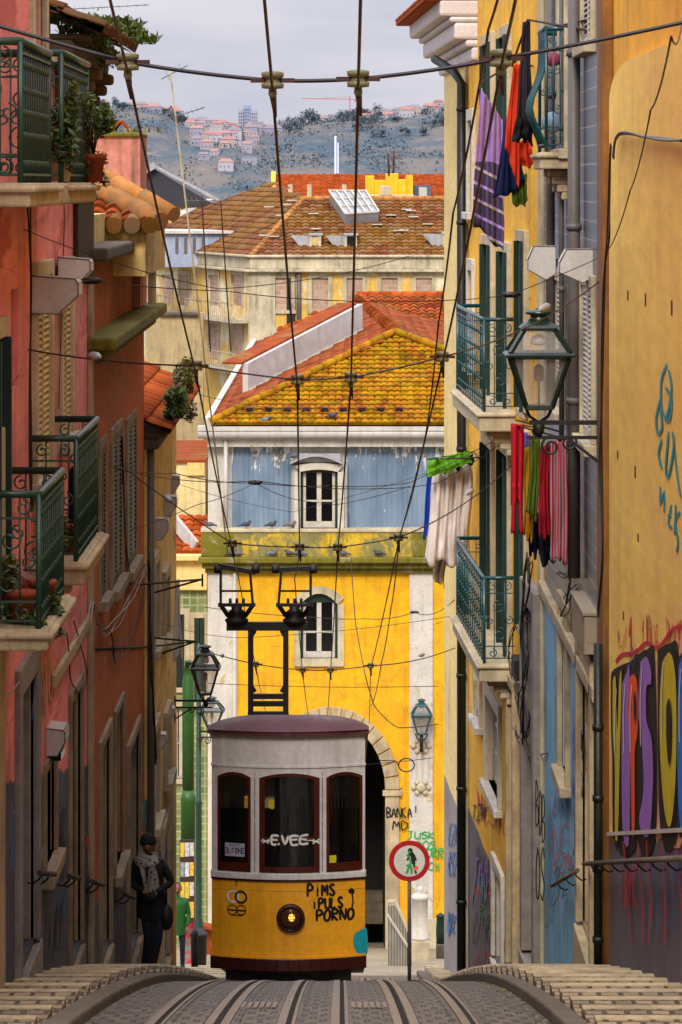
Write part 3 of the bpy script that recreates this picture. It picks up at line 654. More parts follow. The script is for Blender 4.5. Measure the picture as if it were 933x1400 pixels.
mb = MB(); LW.box(mb, 33.42, 38.2, -4.63, -4.5, 0, .05); LW.box(mb, 26, 28.5, z0, -1.9, 0, .04); LW.box(mb, 38.25, 38.6, z0, .1, 0, .05); mb.build('stone_trim', M['stone'], pk, bevel=.015)
balcony(LW, pk, 25.3, 27.75, 0, .98, .44, 'green', 'stone', thick=.17, brackets=False); balcony(LW, pk, 29.0, 31.95, 0.002, 1.03, .44, 'green', 'stone', thick=.17, brackets=False)
mb = MB(); LW.box(mb, 27.86, 28.88, -.17, -.004, -.05, .5); mb.build('slab', M['stone'], pk, bevel=.02)
balcony(LW, pk, 26.9, 29.1, -3.28, -2.29, .435, 'green', 'stone', thick=.16, brackets=False); balcony(LW, pk, 31.3, 33.9, -3.24, -2.19, .39, 'green', 'stone', thick=.2)
# low eave of old tiles with grass
mb = MB(); LW.box(mb, 33.2, 38.3, 1.12, 1.3, -.4, .22, 0, 0); LW.box(mb, 33.3, 38.2, 1.3, 1.36, -.4, .36)
mb.build('cornice', M['stonedark'], pk, bevel=.05)
mb = MB(); slab_roof(mb, [LW.p(33.1, 1.38, .5), LW.p(38.4, 1.38, .5), LW.p(38.4, 2.2, -1.4), LW.p(33.1, 2.2, -1.4)]); mb.build('roof', M['tile_brown'], pk)
for t in (34., 36., 37.8):
    mb = MB()
    for i in range(4): LW.box(mb, t-.14, t+.14, 1.12-.11*(i+1), 1.12-.11*i, -.02, .3-.07*i)
    mb.build('corbel', M['stonedark'], pk, bevel=.03)
mb = MB()
for i in range(11): LW.box(mb, 36.2+i*.21, 36.38+i*.21, -1.0, -.14, .03, .055, random.random())
LW.box(mb, 36.1, 38.6, -.18, -.12, .0, .08)
mb.build('wood_screen', M['brownwood'], pk)
mb = MB(); rnd = random.Random(3)
for i in range(9): grassclump(mb, LW.p(33.4+i*.6, 1.45, rnd.uniform(.1, .5)), 110, .13, .3, rnd)
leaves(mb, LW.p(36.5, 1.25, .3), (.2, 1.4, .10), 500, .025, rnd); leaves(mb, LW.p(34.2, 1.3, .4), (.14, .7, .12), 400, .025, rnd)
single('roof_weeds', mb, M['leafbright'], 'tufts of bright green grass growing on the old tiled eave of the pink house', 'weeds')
# ---- chimney block and hip roof above the orange house
ch = thing('rooftop_block', (-2.9, 47, -1), 'pink rendered rooftop chimney block topped with small clay tile arches', 'chimney')
mb = MB(); a = PX(131, 262, 47); mb.box(XX(128, 47), XX(192, 47), 47, 48.6, -1.6, ZZ(186, 47)); mb.build('wall', mat('faded_pink_render', '#b97768', .9, var=.25, sc=1.5, streak=.9, dirt=.5), ch)
mb = MB(); mb.box(XX(127, 47), XX(193, 47), 46.95, 48.65, ZZ(187, 47), ZZ(181, 47)); mb.build('coping', M['moss'], ch, bevel=.02)
mb = MB()
for px in (142, 166):
    for s in (-1, 1): mb.bar(PX(px+s*12, 179, 47.4), PX(px+s*1, 166, 47.4), .5, .035, Vector((0,0,1)), random.random())
mb.build('clay_cowl', M['tile_bright'], ch)
mb = MB(); rnd = random.Random(5); grassclump(mb, PX(170, 181, 47.2), 60, .1, .5, rnd); mb.build('grass', M['leafdry'], ch)
# ---- orange house
og = thing('orange_house', (-2.65, 44, G(44)), 'burnt orange house on the left with tall green shutters and mossy stone ledges', 'house')
s1, s2, s3 = LW.rect(135.5, 142, 612, 815), LW.rect(151, 164, 592, 795), LW.rect(172, 184, 578, 770)
d1, w1, d2 = LW.rect(136, 149, 1012, 1300), LW.rect(156.5, 167, 970, 1180), LW.rect(174, 189, 1010, 1300)
d1 = (d1[0], d1[1], G(d1[0])+.1, d1[3]); d2 = (d2[0], d2[1], G(d2[0])+.1, d2[3])
wall(LW, 38.6, 49.3, z0, -1.63, [s1, s2, s3, d1, w1, d2]).build('wall', M['orange'], og)
for s in (s1, s2, s3): shutterpair(LW, og, s, 'greenwood', 'stoneleft', proud=.035, sw=.11)
door(LW, og, d1, 'greydoor', 'stoneleft', proud=.045, sw=.12); door(LW, og, d2, 'brownwood', 'stoneleft', proud=.05, rev=.2, sw=.12)
window(LW, og, w1, 'darkwood', 'stoneleft', sw=.1, proud=.035, nu=2, nv=1, pane='dark')
mb = MB(); LW.box(mb, 38.2, 49.5, -1.76, -1.62, -.1, .3); LW.box(mb, 38.6, 49.4, -1.9, -1.76, -.1, .16); mb.build('ledge', M['moss'], og, bevel=.03)
mb = MB(); LW.box(mb, 38.62, 47.5, -1.62, -.82, -2.6, -.03); mb.build('parapet', M['orange'], og)
mb = MB(); LW.box(mb, 47.5, 48.6, -1.62, -.5, -2.6, -.02); mb.build('pilaster', M['creamgrey'], og, bevel=.02)
mb = MB(); LW.box(mb, 38.2, 47.6, -.82, -.68, -.6, .22); mb.build('coping', M['stonedark'], og, bevel=.03)
mb = MB(); LW.box(mb, 38.6, 47.9, -.68, -.36, -3.2, -.12); mb.build('attic_wall', M['cream'], og)
# hip roof with thick round ridge tiles
A_, B_ = Vector((-3.35, 43, -.42)), Vector((-2.12, 44.2, -.50)); 
mb = MB(); slab_roof(mb, [Vector((-3.6, 43, -.5)), Vector((-2.2, 43, -.5)), Vector((-3.3, 45.2, .12)), Vector((-3.6, 45.2, .12))], tw=.2, tl=.3, amp=.06)
mb.build('roof', M['tile_red'], og)
mb = MB()
for i in range(7): mb.tube([(-3.5+i*.21, 42.9, -.5), (-3.5+i*.21, 43.4, -.42)], [.1, .09], 10, 0, random.random())
mb.build('eave_tile', M['tile_brown'], og)
mb = MB(); ridge(mb, (-3.25, 44.6, .06), (-2.15, 43.0, -.44), .13); ridge(mb, (-3.1, 45.4, .16), (-2.05, 44.2, -.36), .11); mb.build('ridge', M['ridge'], og)
mb = MB(); mb.box(-3.6, -2.3, 43.1, 47.9, -1.1, -.5); mb.build('gable_wall', M['cream'], og)
mb = MB(); mb.box(XX(200, 49), XX(222, 49), 48.6, 49.4, ZZ(362, 49), ZZ(340, 49)); mb.box(XX(203, 49), XX(212, 49), 48.8, 49.4, ZZ(425, 49), ZZ(362, 49)); mb.build('stone_bracket', M['stone'], og, bevel=.02)
# ---- cream house (far left row)
ch3 = thing('cream_house', (-2.65, 53, G(53)), 'cream house beyond the orange one with tiled eave and shrubs in its gutter', 'house')
c_ = [LW.rect(207, 213, 770, 880), LW.rect(222, 227, 790, 870), LW.rect(207, 213, 1000, 1120), LW.rect(224, 229, 980, 1060)]
cd = LW.rect(219, 227, 1130, 1310); cd = (cd[0], cd[1], G(cd[0])+.1, cd[3])
wall(LW, 49.3, 59., z0, -3.45, c_+[cd], depth=4).build('wall', M['cream'], ch3)
for r in c_: window(LW, ch3, r, 'brownwood', 'stonepale', proud=.07)
door(LW, ch3, cd, 'brownwood', 'stonepale', proud=.08)
mb = MB(); LW.box(mb, 49.35, 59.1, -3.6, -3.44, -.1, .2); LW.box(mb, 49.3, 59.1, -3.44, -3.36, -.1, .3); mb.build('cornice', M['stonedark'], ch3, bevel=.03)
mb = MB(); slab_roof(mb, [LW.p(49.2, -3.36, .36), LW.p(59.2, -3.36, .36), LW.p(59.2, -2.0, -2.6), LW.p(49.2, -2.0, -2.6)]); mb.build('roof', M['tile_bright'], ch3)
mb = MB(); mb.box(-3.35, -3.2, 50.5, 53.5, -3.1, -2.0); mb.build('party_wall', M['creamgrey'], ch3)
mb = MB(); mb.tube([LW.p(49.5, -3.5, .08), LW.p(49.5, G(49.5), .08)], .05, 8); mb.build('downpipe', M['pipegrey'], ch3)
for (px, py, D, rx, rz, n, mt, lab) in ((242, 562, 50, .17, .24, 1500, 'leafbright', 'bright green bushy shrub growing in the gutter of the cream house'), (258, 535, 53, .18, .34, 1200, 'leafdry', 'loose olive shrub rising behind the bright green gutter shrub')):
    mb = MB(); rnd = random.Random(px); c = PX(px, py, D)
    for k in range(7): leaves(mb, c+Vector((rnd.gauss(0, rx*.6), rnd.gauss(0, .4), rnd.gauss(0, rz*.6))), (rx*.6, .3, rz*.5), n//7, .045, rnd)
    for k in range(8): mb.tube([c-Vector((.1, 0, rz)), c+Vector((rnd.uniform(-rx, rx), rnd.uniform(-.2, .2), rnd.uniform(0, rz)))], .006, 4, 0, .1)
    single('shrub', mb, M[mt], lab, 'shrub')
# ================================================= right side of the street
yh = thing('yellow_plastered_house', (2.65, 32, G(32)), 'yellow rendered house at the right edge with graffiti and a grey base', 'house')
mb = MB(); z1 = 1.13
# front panel with a rounded far top corner, standing slightly proud
T = 36.1; prof = [(21, -14), (T, -14), (T, z1-.34)]+[(T-2.4+2.4*math.cos(R(a)), z1-.34+.34*math.sin(R(a))) for a in range(10, 91, 10)]+[(21, z1)]
mb.poly([RW.p(t, z, .0) for t, z in prof]); 
for (a, b) in zip(prof, prof[1:]+prof[:1]): mb.quad(RW.p(*a, 0), RW.p(*b, 0), RW.p(*b, -.16), RW.p(*a, -.16), .5, 0, True)
mb.build('wall', M['yelpanel'], yh)
mb = MB(); RW.box(mb, 20.9, 37.4, -14, 7, -4, -.08); mb.build('upper_wall', M['gold'], yh)
mb = MB(); RW.box(mb, 36.6, 37.4, -14, 7, -.081, .03); mb.build('corner_pilaster', mat('dirty_ochre_pilaster', '#8a5a22', .85, var=.3, sc=2, streak=.9, dirt=.6), yh, bevel=.02)
def slopebar(F, t0, t1, zc, h0, h1, th, n=10, name='trim', m_=None, root=None):
    mb = MB()
    for i in range(n):
        a = t0+(t1-t0)*i/n; b = t0+(t1-t0)*(i+1)/n
        mb.hexa([F.p(a,zc(a)-th,h0), F.p(b,zc(b)-th,h0), F.p(b,zc(b)-th,h1), F.p(a,zc(a)-th,h1), F.p(a,zc(a),h0), F.p(b,zc(b),h0), F.p(b,zc(b),h1), F.p(a,zc(a),h1)])
    return mb.build(name, m_, root)
slopebar(RW, 21, 36.1, lambda t: .16-.182*t, .0, .025, .035, 12, 'drip_edge', M['pilaster'], yh)
for px, py, h_ in ((859, 404, .09), (883, 410, .11), (919, 421, .12), (845, 622, .08), (869, 645, .11), (873, 735, .07), (853, 842, .08)):
    mb = MB(); t = RW.t(px); z = RW.z(py, t); RW.box(mb, t-.06, t+.06, z-h_/2, z+h_/2, -.02, .004); mb.build('drain_slot', M['rust'], yh)
# ---- tiled house
th_ = thing('tiled_house', (2.65, 42, G(42)), 'narrow house with blue grey wall tiles above and light blue plaster below', 'house')
FL = -5.17
wb1 = RW.rect(799, 814, 392, 600); wb2 = RW.rect(763, 772, 385, 560); wt = RW.rect(800, 813, -60, 60)
tb = (42.7, 43.9, .4, 2.9)
wall(RW, 37.4, 47.6, FL, 7, [wb1, wb2, wt, tb]).build('tiled_wall', M['walltile'], th_)
for r in (wb1, wb2, wt): shutterpair(RW, th_, r, 'whitewood', 'stonepale', proud=.05)
window(RW, th_, tb, 'whitewood', 'stonepale', nv=3)
mb = MB(); RW.box(mb, 37.42, 47.6, FL-.16, FL, -.1, .08); mb.build('stone_band', M['stone'], th_, bevel=.02)
bd = RW.rect(797, 815, 905, 1290); bd = (bd[0], bd[1], G(bd[0])+.2, bd[3]); bw = RW.rect(769, 779, 835, 1060); bd2 = RW.rect(754, 762, 900, 1290); 
wall(RW, 37.4, 40.9, z0, FL-.16, [bd]).build('stone_wall', mat('scrawled_cream_render', '#9a8468', .85, var=.25, sc=2, streak=.6, dirt=.5), th_)
wall(RW, 40.9, 47.6, z0, FL-.16, [bw]).build('blue_wall', M['blue'], th_)
door(RW, th_, bd, 'brownwood', 'stone', proud=.08, rev=.25); window(RW, th_, bw, 'whitewood', 'stone', proud=.06, nv=3)
mb = MB()
for i in range(7):
    t = 41.0+i*.62; zz = -9.2-.18*(t-41)+random.uniform(-.25, .35); mb.poly([RW.p(t, z0, .012+i*.001), RW.p(t+.7, z0, .012+i*.001), RW.p(t+.66, zz-.3, .012+i*.001), RW.p(t+.35, zz+.25, .012+i*.001), RW.p(t+.02, zz-.1, .012+i*.001)])
mb.build('bare_render_patch', M['stonedark'], th_)
for (px, y0, y1, r, h) in ((785, -60, 790, .07, .1), (753, -60, 560, .055, .09), (768, -60, 620, .03, .05)):
    t = RW.t(px, h); mb = MB(); za, zb = RW.z(y1, t, h), RW.z(y0, t, h)
    mb.tube([RW.p(t, za, h), RW.p(t, zb, h)], r, 12)
    k = za
    while k < zb: k += 1.9; mb.tube([RW.p(t, k, h), RW.p(t, k+.07, h)], r*1.25, 12)
    mb.build('downpipe', M['pipegrey'], th_)
t = RW.t(818, .1); mb = MB(); mb.tube([RW.p(t, RW.z(880, t), .1), RW.p(t, G(t), .1)], .045, 10)
for k in range(4): mb.tube([RW.p(t, G(t)+.7*k+.4, .1), RW.p(t, G(t)+.7*k+.46, .1)], .058, 10)
mb.build('downpipe', M['pipeblack'], th_)
balcony(RW, th_, 42.6, 44.0, .36, 1.8, .26, 'teal', 'stone', bomb=.17, thick=.2, nb=12)
# ---- golden house with two long green balconies
gh = thing('golden_house', (2.4, 55, G(55)), 'golden yellow house on the right with two long green iron balconies', 'house')
F = R3F; tA, tB = F.t(744), F.t(639)
rs = []
for (a, b, c, d, kind) in ((664, 676, 335, 560, 'fd'), (687, 699, 345, 575, 'fd'), (664, 676, 610, 880, 'fd'), (687, 699, 620, 900, 'fd'), (664, 676, 60, 250, 'fd'), (687, 699, 50, 240, 'fd'), (712, 722, 330, 560, 'fd'), (712, 722, 600, 860, 'fd'),
                     (668, 685, 965, 1085, 'w'), (652, 659, 880, 985, 'w'), (643, 649, 165, 290, 'w'), (643, 649, 370, 500, 'w')):
    rs.append((F.rect(a, b, c, d), kind))
gd1 = F.rect(677, 689, 1195, 1300); gd1 = (gd1[0], gd1[1], G(gd1[0])+.1, gd1[3]); gd2 = F.rect(727, 741, 830, 1290); gd2 = (gd2[0], gd2[1], G(gd2[0])+.1, gd2[3]); gd3 = F.rect(703, 711, 940, 1290); gd3 = (gd3[0], gd3[1], G(gd3[0])+.1, gd3[3])
wall(F, tA, tB, z0, 7, [r for r, k in rs]+[gd1, gd2, gd3]).build('wall', M['r3yel'], gh)
for r, k in rs:
    if k == 'fd': window(F, gh, r, 'greenwood', 'stonepale', proud=.07, nv=4, sill=False, fw=.09)
    else: window(F, gh, r, 'whitewood', 'pilaster', proud=.06, nv=3, sw=.2)
door(F, gh, gd1, 'greydoor', 'pilaster'); door(F, gh, gd2, 'greydoor', 'jamb', proud=.14, sw=.3, rev=.3); door(F, gh, gd3, 'brownwood', 'stone', proud=.12)
for q0, q1, q2 in ((tA, tA+.4, .05), (tB-.25, tB, .04)): mb = MB(); F.box(mb, q0, q1, z0, 7, 0, q2); mb.build('quoin', M['stonepale'], gh, bevel=.01)
balcony(F, gh, 52.25, 58.1, -3.27, -1.95, .45, 'teal', 'stonepale', thick=.28, nb=15); balcony(F, gh, 52.25, 58.1, -6.86, -5.64, .45, 'teal', 'stonepale', thick=.26, nb=15)
# ---- pale corner house with a deep white cornice
cc = thing('corner_house', (2.1, 66, G(66)), 'pale cream corner house with a deep white stepped cornice and dark downpipe', 'house')
tC = F.t(607.5); cz = ZZ(98, 66)
wall(F, tB, tC, z0, cz, [], depth=7).build('wall', M['cream_pale'], cc)
mb = MB()
steps_ = [(0, .22, .1), (.22, .34, .2), (.34, .62, .38), (.62, .72, .46), (.72, 1.0, .62)]
for a, b, o in steps_: F.box(mb, tB-2.5, tC+o, cz+a, cz+b-.001, -6, o)
mb.build('cornice', mat('white_cornice_paint', '#c9bfbd', .7, var=.08, sc=2, dirt=.15), cc, bevel=.05)
mb = MB(); slab_roof(mb, [F.p(tC+.85, cz+1.0, .85), F.p(tB-2.5, cz+1.0, .85), F.p(tB-2.5, cz+1.45, .1), F.p(tC+.1, cz+1.45, .1)], tw=.18, tl=.3)
slab_roof(mb, [F.p(tC+.85, cz+1.0, .85), F.p(tC+.85, cz+1., -5), F.p(tC+.1, cz+1.45, -5), F.p(tC+.1, cz+1.45, .1)][::-1] and [F.p(tC+.85, cz+1., -5), F.p(tC+.85, cz+1.0, .85), F.p(tC+.1, cz+1.45, .1), F.p(tC+.1, cz+1.45, -5)], tw=.18, tl=.3)
F.box(mb, tB-2.5, tC+.87, cz+.985, cz+1.03, -5, .87)
mb.build('roof', M['tile_bright'], cc)
mb = MB(); F.box(mb, tB-2.5, tC-.5, cz+1.42, cz+1.55, -5, .0); mb.build('terrace_edge', M['pilaster'], cc)
mb = MB()
for i in range(42): tt = tB-2.5+i*(tC-.5-tB+2.5)/41; mb.tube([F.p(tt, cz+1.55, -.1), F.p(tt, cz+2.6, -.1)], .012, 5)
for i in range(12): mb.tube([F.p(tC-.5, cz+1.55, -.1-i*.15), F.p(tC-.5, cz+2.6, -.1-i*.15)], .012, 5)
for z in (1.7, 2.58): mb.bar(F.p(tB-2.5, cz+z, -.1), F.p(tC-.5, cz+z, -.1), .03); mb.bar(F.p(tC-.5, cz+z, -.1), F.p(tC-.5, cz+z, -2), .03)
mb.build('railing', M['iron'], cc)
mb = MB(); t = F.t(631, .12)
mb.tube([F.p(t+1.2, ZZ(88, 66), .5), F.p(t+.4, ZZ(106, 66), .22), F.p(t, ZZ(122, 66), .12), F.p(t, G(64), .12)], .075, 12)
for k in range(8): mb.tube([F.p(t, ZZ(150+k*150, 64), .12), F.p(t, ZZ(155+k*150, 64), .12)], .09, 12)
mb.build('downpipe', M['pipeblack'], cc)
for k, (y0, y1, c) in enumerate(((1050, 1100, '#1f7a3a'), (1102, 1140, '#c8c8b8'), (1145, 1205, '#b81f2a'), (1208, 1238, '#4a5a3a'))):
    mb = MB(); mb.box(XX(607.8, 68.9), XX(615.5, 68.9), tC-.2, tC-.1, ZZ(y1, 68.9), ZZ(y0, 68.9)); 
    o = mb.build('poster', mat('poster_paper', c, .7, var=.4, sc=12), cc)
# ================================================= facing house at the foot of the street
fh = thing('facing_yellow_house', (0, 94, G(94)), 'bright yellow house facing up the street with blue zinc upper floor and lichen yellow roof', 'house')
FB = Fac((0, 94), (1, 0), (0, -1)); FX0, FX1 = XX(284, 94), 6.2
Zc = ZZ(762, 94); zb = -22.
wl = FB.rect(410, 463, 812, 900); ah = FB.rect(377, 527, 985, 1330)
mb = wall(FB, FX0, FX1, zb, Zc, [wl, ah], depth=12, rev=.35)
axc, arx, azs, arz = XX(452, 94), XX(527, 94)-XX(452, 94), ZZ(1080, 94), ZZ(985, 94)-ZZ(1080, 94)
arc = [(axc+arx*math.cos(R(a)), azs+arz*math.sin(R(a))) for a in range(0, 181, 10)]
for s in (0, 1):
    q = arc[:10] if s == 0 else arc[9:]; cor = (axc+arx, azs+arz) if s == 0 else (axc-arx, azs+arz)
    for a, b in zip(q, q[1:]): mb.poly([FB.p(*a, 0), FB.p(*b, 0), FB.p(*cor, 0)])
for a, b in zip(arc, arc[1:]): mb.quad(FB.p(*a, 0), FB.p(*b, 0), FB.p(*b, -.5), FB.p(*a, -.5))
mb.build('wall', M['brightyel'], fh)
mb = MB(); ow = .36
for i in range(18):
    a0, a1 = R(i*10+.5), R(i*10+9.5)
    pts = []
    for a, k in ((a0, 0), (a1, 0), (a1, ow), (a0, ow)): pts.append((axc+(arx+k)*math.cos(a), azs+(arz+k)*math.sin(a)))
    mb.hexa([FB.p(*p, .0) for p in pts]+[FB.p(*p, .06) for p in pts])
for s in (-1, 1):
    x = axc+s*(arx+ow/2); FB.box(mb, x-ow/2, x+ow/2, zb, azs-.14, 0, .07); FB.box(mb, x-ow/2-.07, x+ow/2+.07, azs-.14, azs-.002, 0, .13)
mb.build('arch_surround', M['stone'], fh, bevel=.015)
mb = MB(); FB.box(mb, axc-arx, axc+arx, zb, azs+arz, -5, -4.8); FB.box(mb, axc-arx-.1, axc-arx, zb, azs+arz, -5, -.36); FB.box(mb, axc+arx, axc+arx+.1, zb, azs+arz, -5, -.36); FB.box(mb, axc-arx, axc+arx, azs+arz+.02, azs+arz+.1, -5, -.36)
mb.build('passage', M['dark'], fh)
mb = MB()
for k in range(3): FB.box(mb, axc-arx+.02, axc+arx-.02, ZZ(1290, 94)-.2, ZZ(1285, 94)+.18*k, -4.8+.01*k, -4.2+.36*(2-k))
mb.build('passage_steps', M['stonedark'], fh)
mb = MB()
for i in range(30):
    x = axc-arx+.1+i*.095
    if x < axc+.55: mb.tube([FB.p(x, ZZ(1290, 94), -.2), FB.p(x, azs+.3, -.2)], .012, 5)
for z in (0, .9, 2.2): FB.box(mb, axc-arx, axc+.6, ZZ(1285, 94)+z, ZZ(1285, 94)+z+.05, -.23, -.18)
mb.build('gate', M['iron'], fh)
# pilasters, cornice, band, base
mb = MB(); FB.pbox(mb, 284.5, 325, 782, 1400, 0, .07); mb.build('pilaster', M['pilaster'], fh, bevel=.01)
mb = MB(); FB.pbox(mb, 560, 592, 782, 1400, 0, .07); mb.build('pilaster', M['pilaster'], fh, bevel=.01)
mb = MB(); FB.pbox(mb, 557, 640, 1255, 1400, .071, .11); mb.build('plinth', M['stonepale'], fh, bevel=.01)
mb = MB(); FB.box(mb, XX(272, 94), FX1, ZZ(768, 94), ZZ(760, 94), -.05, .45); FB.box(mb, XX(277, 94), FX1, ZZ(776, 94), ZZ(768, 94), -.05, .3); FB.box(mb, XX(281, 94), FX1, ZZ(783, 94), ZZ(776, 94), -.05, .16)
mb.build('cornice', M['moss'], fh, bevel=.03)
mb = MB(); FB.box(mb, XX(276, 94), FX1, ZZ(760, 94), ZZ(727, 94), -.5, .16); mb.build('parapet', M['mossyel'], fh)
for q0, q1 in ((275.5, 320), (564, 600)): mb = MB(); FB.box(mb, XX(q0, 94), XX(q1, 94), ZZ(759, 94), ZZ(728, 94), .0, .2); mb.build('parapet_pier', M['moss'], fh)
mb = MB(); FB.box(mb, XX(275, 94), FX1, ZZ(727, 94), ZZ(722, 94), -.5, .2); mb.build('coping', M['stonepale'], fh, bevel=.02)
# upper storey, set back a little
U0 = -.45; wu = FB.rect(410, 463, 638, 722); 
mb = wall(Fac((0, 94.3), (1, 0), (0, -1)), FX0, FX1, ZZ(760, 94), ZZ(588, 94), [(wu[0], wu[1], wu[2]-.1, wu[3])], depth=11.6, rev=.3); mb.build('upper_wall', M['pilaster'], fh)
M['zincblue'] = mat('peeling_blue_zinc', '#6288ae', .5, var=.14, sc=1.2, streak=.45, dirtcol='#5b5348', dirt=.12, patch='#c8c8c6', patch_amt=.1, psc=5, bump=.1)
n = NT('zinc_peel'); 
def peeling():
    n = NT('blue_zinc_peeling_at_the_top'); X = n.xyz()
    st = n.noise(9, 5, n.co((1, 1, .12))); fl = n.noise(3.2, 6, rough=.8)
    g = n.ramp(X[2], ZZ(660, 94), ZZ(605, 94)); th = n.math('ADD', n.math('MULTIPLY', g, .27), st)
    c = n.mix(n.ramp(n.noise(2, 5, n.co((1,1,.3))), .3, .7), lin('#4f6479'), lin('#76889a')); c = n.mix(n.ramp(th, .70, .74), c, lin('#6a6257')); c = n.mix(n.ramp(n.math('MULTIPLY', th, n.ramp(fl, .3, .6, .7, 1.)), .67, .70, 0, .95), c, lin('#c9c9c8'))
    wv = n.noise(11, 5, n.co((1,1,.3), loc=(4,4,4))); c = n.mix(n.ramp(wv, .7, .72), c, lin('#d4d4d4'))
    n.link(c, n.b.inputs['Base Color']); n.b.inputs['Roughness'].default_value = .5; return n.m
bpy.data.materials.remove(n.m); M['zincpeel'] = peeling()
for (a, b) in ((317, 398), (472, 640)):
    mb = MB(); x0, x1 = XX(a, 94), XX(b, 94) if b < 620 else FX1
    nu = int((x1-x0)/.13*6); mb.grid(lambda u, v: (x0+(x1-x0)*u, 94.26-.018*math.cos(u*nu/6*2*math.pi), ZZ(722, 94)+(ZZ(611, 94)-ZZ(722, 94))*v), nu, 6)
    mb.build('zinc_cladding', M['zincpeel'], fh)
mb = MB(); FB.box(mb, FX0, FX1, ZZ(611, 94), ZZ(598, 94), -.3, .02); mb.build('frieze', M['pilaster'], fh, bevel=.01)
mb = MB(); mb.tube([FB.p(XX(271, 94), ZZ(592, 94), .16), FB.p(FX1, ZZ(592, 94), .16)], .13, 12); FB.box(mb, XX(271, 94), FX1, ZZ(588, 94), ZZ(582, 94), -.2, .3); FB.box(mb, XX(280, 94), FX1, ZZ(601, 94), ZZ(596, 94), -.2, .1)
mb.build('gutter', M['white'], fh)
mb = MB(); mb.tube([FB.p(XX(309, 94), ZZ(598, 94), .04), FB.p(XX(309, 94), ZZ(724, 94), .04)], .055, 8); mb.build('downpipe', M['white'], fh)
mb = MB(); mb.tube([FB.p(XX(321, 94), ZZ(783, 94), .1), FB.p(XX(321, 94), ZZ(1290, 94), .1)], .045, 8); mb.build('downpipe', M['whitewood'], fh)
def fwin(F, root, px0, px1, y0, y1, arch, sc=None):
    t0, t1, z0, z1 = F.rect(px0, px1, y0, y1); mb = MB(); sw = .16; n = 10
    top = [(t0+(t1-t0)*i/n, z1+arch*(1-(2*i/n-1)**2)) for i in range(n+1)]; tops = [(t0-sw+(t1-t0+2*sw)*i/n, z1+sw+arch*1.1*(1-(2*i/n-1)**2)) for i in range(n+1)]
    F.box(mb, t0-sw, t0, z0, z1, -.32, .06); F.box(mb, t1, t1+sw, z0, z1, -.32, .06); F.box(mb, t0-sw, t1+sw, z0-.2, z0, -.32, .08)
    for i in range(n):
        a, b, c, d = top[i], top[i+1], tops[i+1], tops[i]; mb.hexa([F.p(*a, -.32), F.p(*b, -.32), F.p(*c, -.32), F.p(*d, -.32), F.p(*a, .06), F.p(*b, .06), F.p(*c, .06), F.p(*d, .06)])
    o = mb.build('window', sc or M['stonepale'], root)
    for (mt, w, h, dd) in (('greenwood', .07, -.1, 0), ('whitewood', .07, -.13, .07)):
        fb = MB(); a, b = t0+dd, t1-dd
        F.box(fb, a, a+w, z0, z1+arch*.25*(dd > 0), h-.05, h); F.box(fb, b-w, b, z0, z1+arch*.25*(dd > 0), h-.05, h)
        F.box(fb, a+w, b-w, z1+arch*.3-.05, z1+arch-dd*.5, h-.05, h-.003)
        if dd: F.box(fb, a+w, b-w, z0, z0+.16, h-.05, h-.004); F.box(fb, (a+b)/2-.06, (a+b)/2+.06, z0+.16, z1+arch*.7, h-.05, h+.012); F.box(fb, a+w, b-w, z0+(z1-z0)*.46, z0+(z1-z0)*.46+.045, h-.045, h+.004)
        fb.build('frame', M[mt], o)
    pb = MB(); F.box(pb, t0, t1, z0, z1+arch*.98, -.2, -.17); pb.build('pane', M['glass'], o); return o
fwin(FB, fh, 411, 462, 826, 900, .28)
o = fwin(FB, fh, 411, 462, 645, 722, .06, M['whitewood'])
mb = MB(); n = 12
for i in range(n):
    pts = [(XX(397, 94)+XX(466+71, 94)*k/n, ZZ(634, 94)+.2*math.sin(math.pi*k/n)) for k in (i, i+1)]
    a, b = pts; mb.hexa([FB.p(a[0], a[1], -.3), FB.p(b[0], b[1], -.3), FB.p(b[0], b[1], .22), FB.p(a[0], a[1], .22), FB.p(a[0], a[1]+.06, -.3), FB.p(b[0], b[1]+.06, -.3), FB.p(b[0], b[1]+.06, .22), FB.p(a[0], a[1]+.06, .22)])
FB.pbox(mb, 399, 408, 636, 722, -.3, -.02); FB.pbox(mb, 466, 475, 636, 722, -.3, -.02); FB.pbox(mb, 408, 466, 620, 632, -.29, .0)
mb.build('hood', M['zincw'], o)
# roof
def on_plane(px, py, a, b, c):
    n = (b-a).cross(c-a); d = Vector(((px-CX)/FP, 1, -(py-HY)/FP)); return d*(n.dot(a)/n.dot(d))
A = PX(287, 580, 93.7); B = Vector((8.0, 93.7, A.z)); P = PX(540, 458, 97.5)
mb = MB(); slab_roof(mb, [A, B, P], tw=.17, tl=.22, amp=.035); mb.build('roof', M['tile_yellow'], fh)
B2 = Vector((-2.95, 127, -5.62)); Q = Vector((.558, 127, -4.11))
mb = MB(); slab_roof(mb, [B2, A, P, Q], tw=.24, tl=.36, amp=.06); E1 = Vector((8., 127, A.z)); slab_roof(mb, [B, E1, Q, P], tw=.24, tl=.36, amp=.06); mb.build('roof', M['tile_red'], fh)
for i in range(9):
    p = on_plane(342+i*25.5, 562, A, B, P); mb = MB(); mb.box(p.x-.13, p.x+.13, p.y-.14, p.y+.12, p.z-.02, p.z+.13); o = mb.build('vent_tile', M['tile_red'], fh, bevel=.02); mb = MB(); mb.box(p.x-.09, p.x+.09, p.y-.15, p.y-.141, p.z+.0, p.z+.09); mb.build('vent_opening', M['dark'], o)
mb = MB(); ridge(mb, A+Vector((0,0,.06)), P+Vector((0,0,.1)), .1); ridge(mb, P+Vector((0,0,.1)), B+Vector((0,0,.06)), .1); mb.build('ridge', M['tile_yellow'], fh)
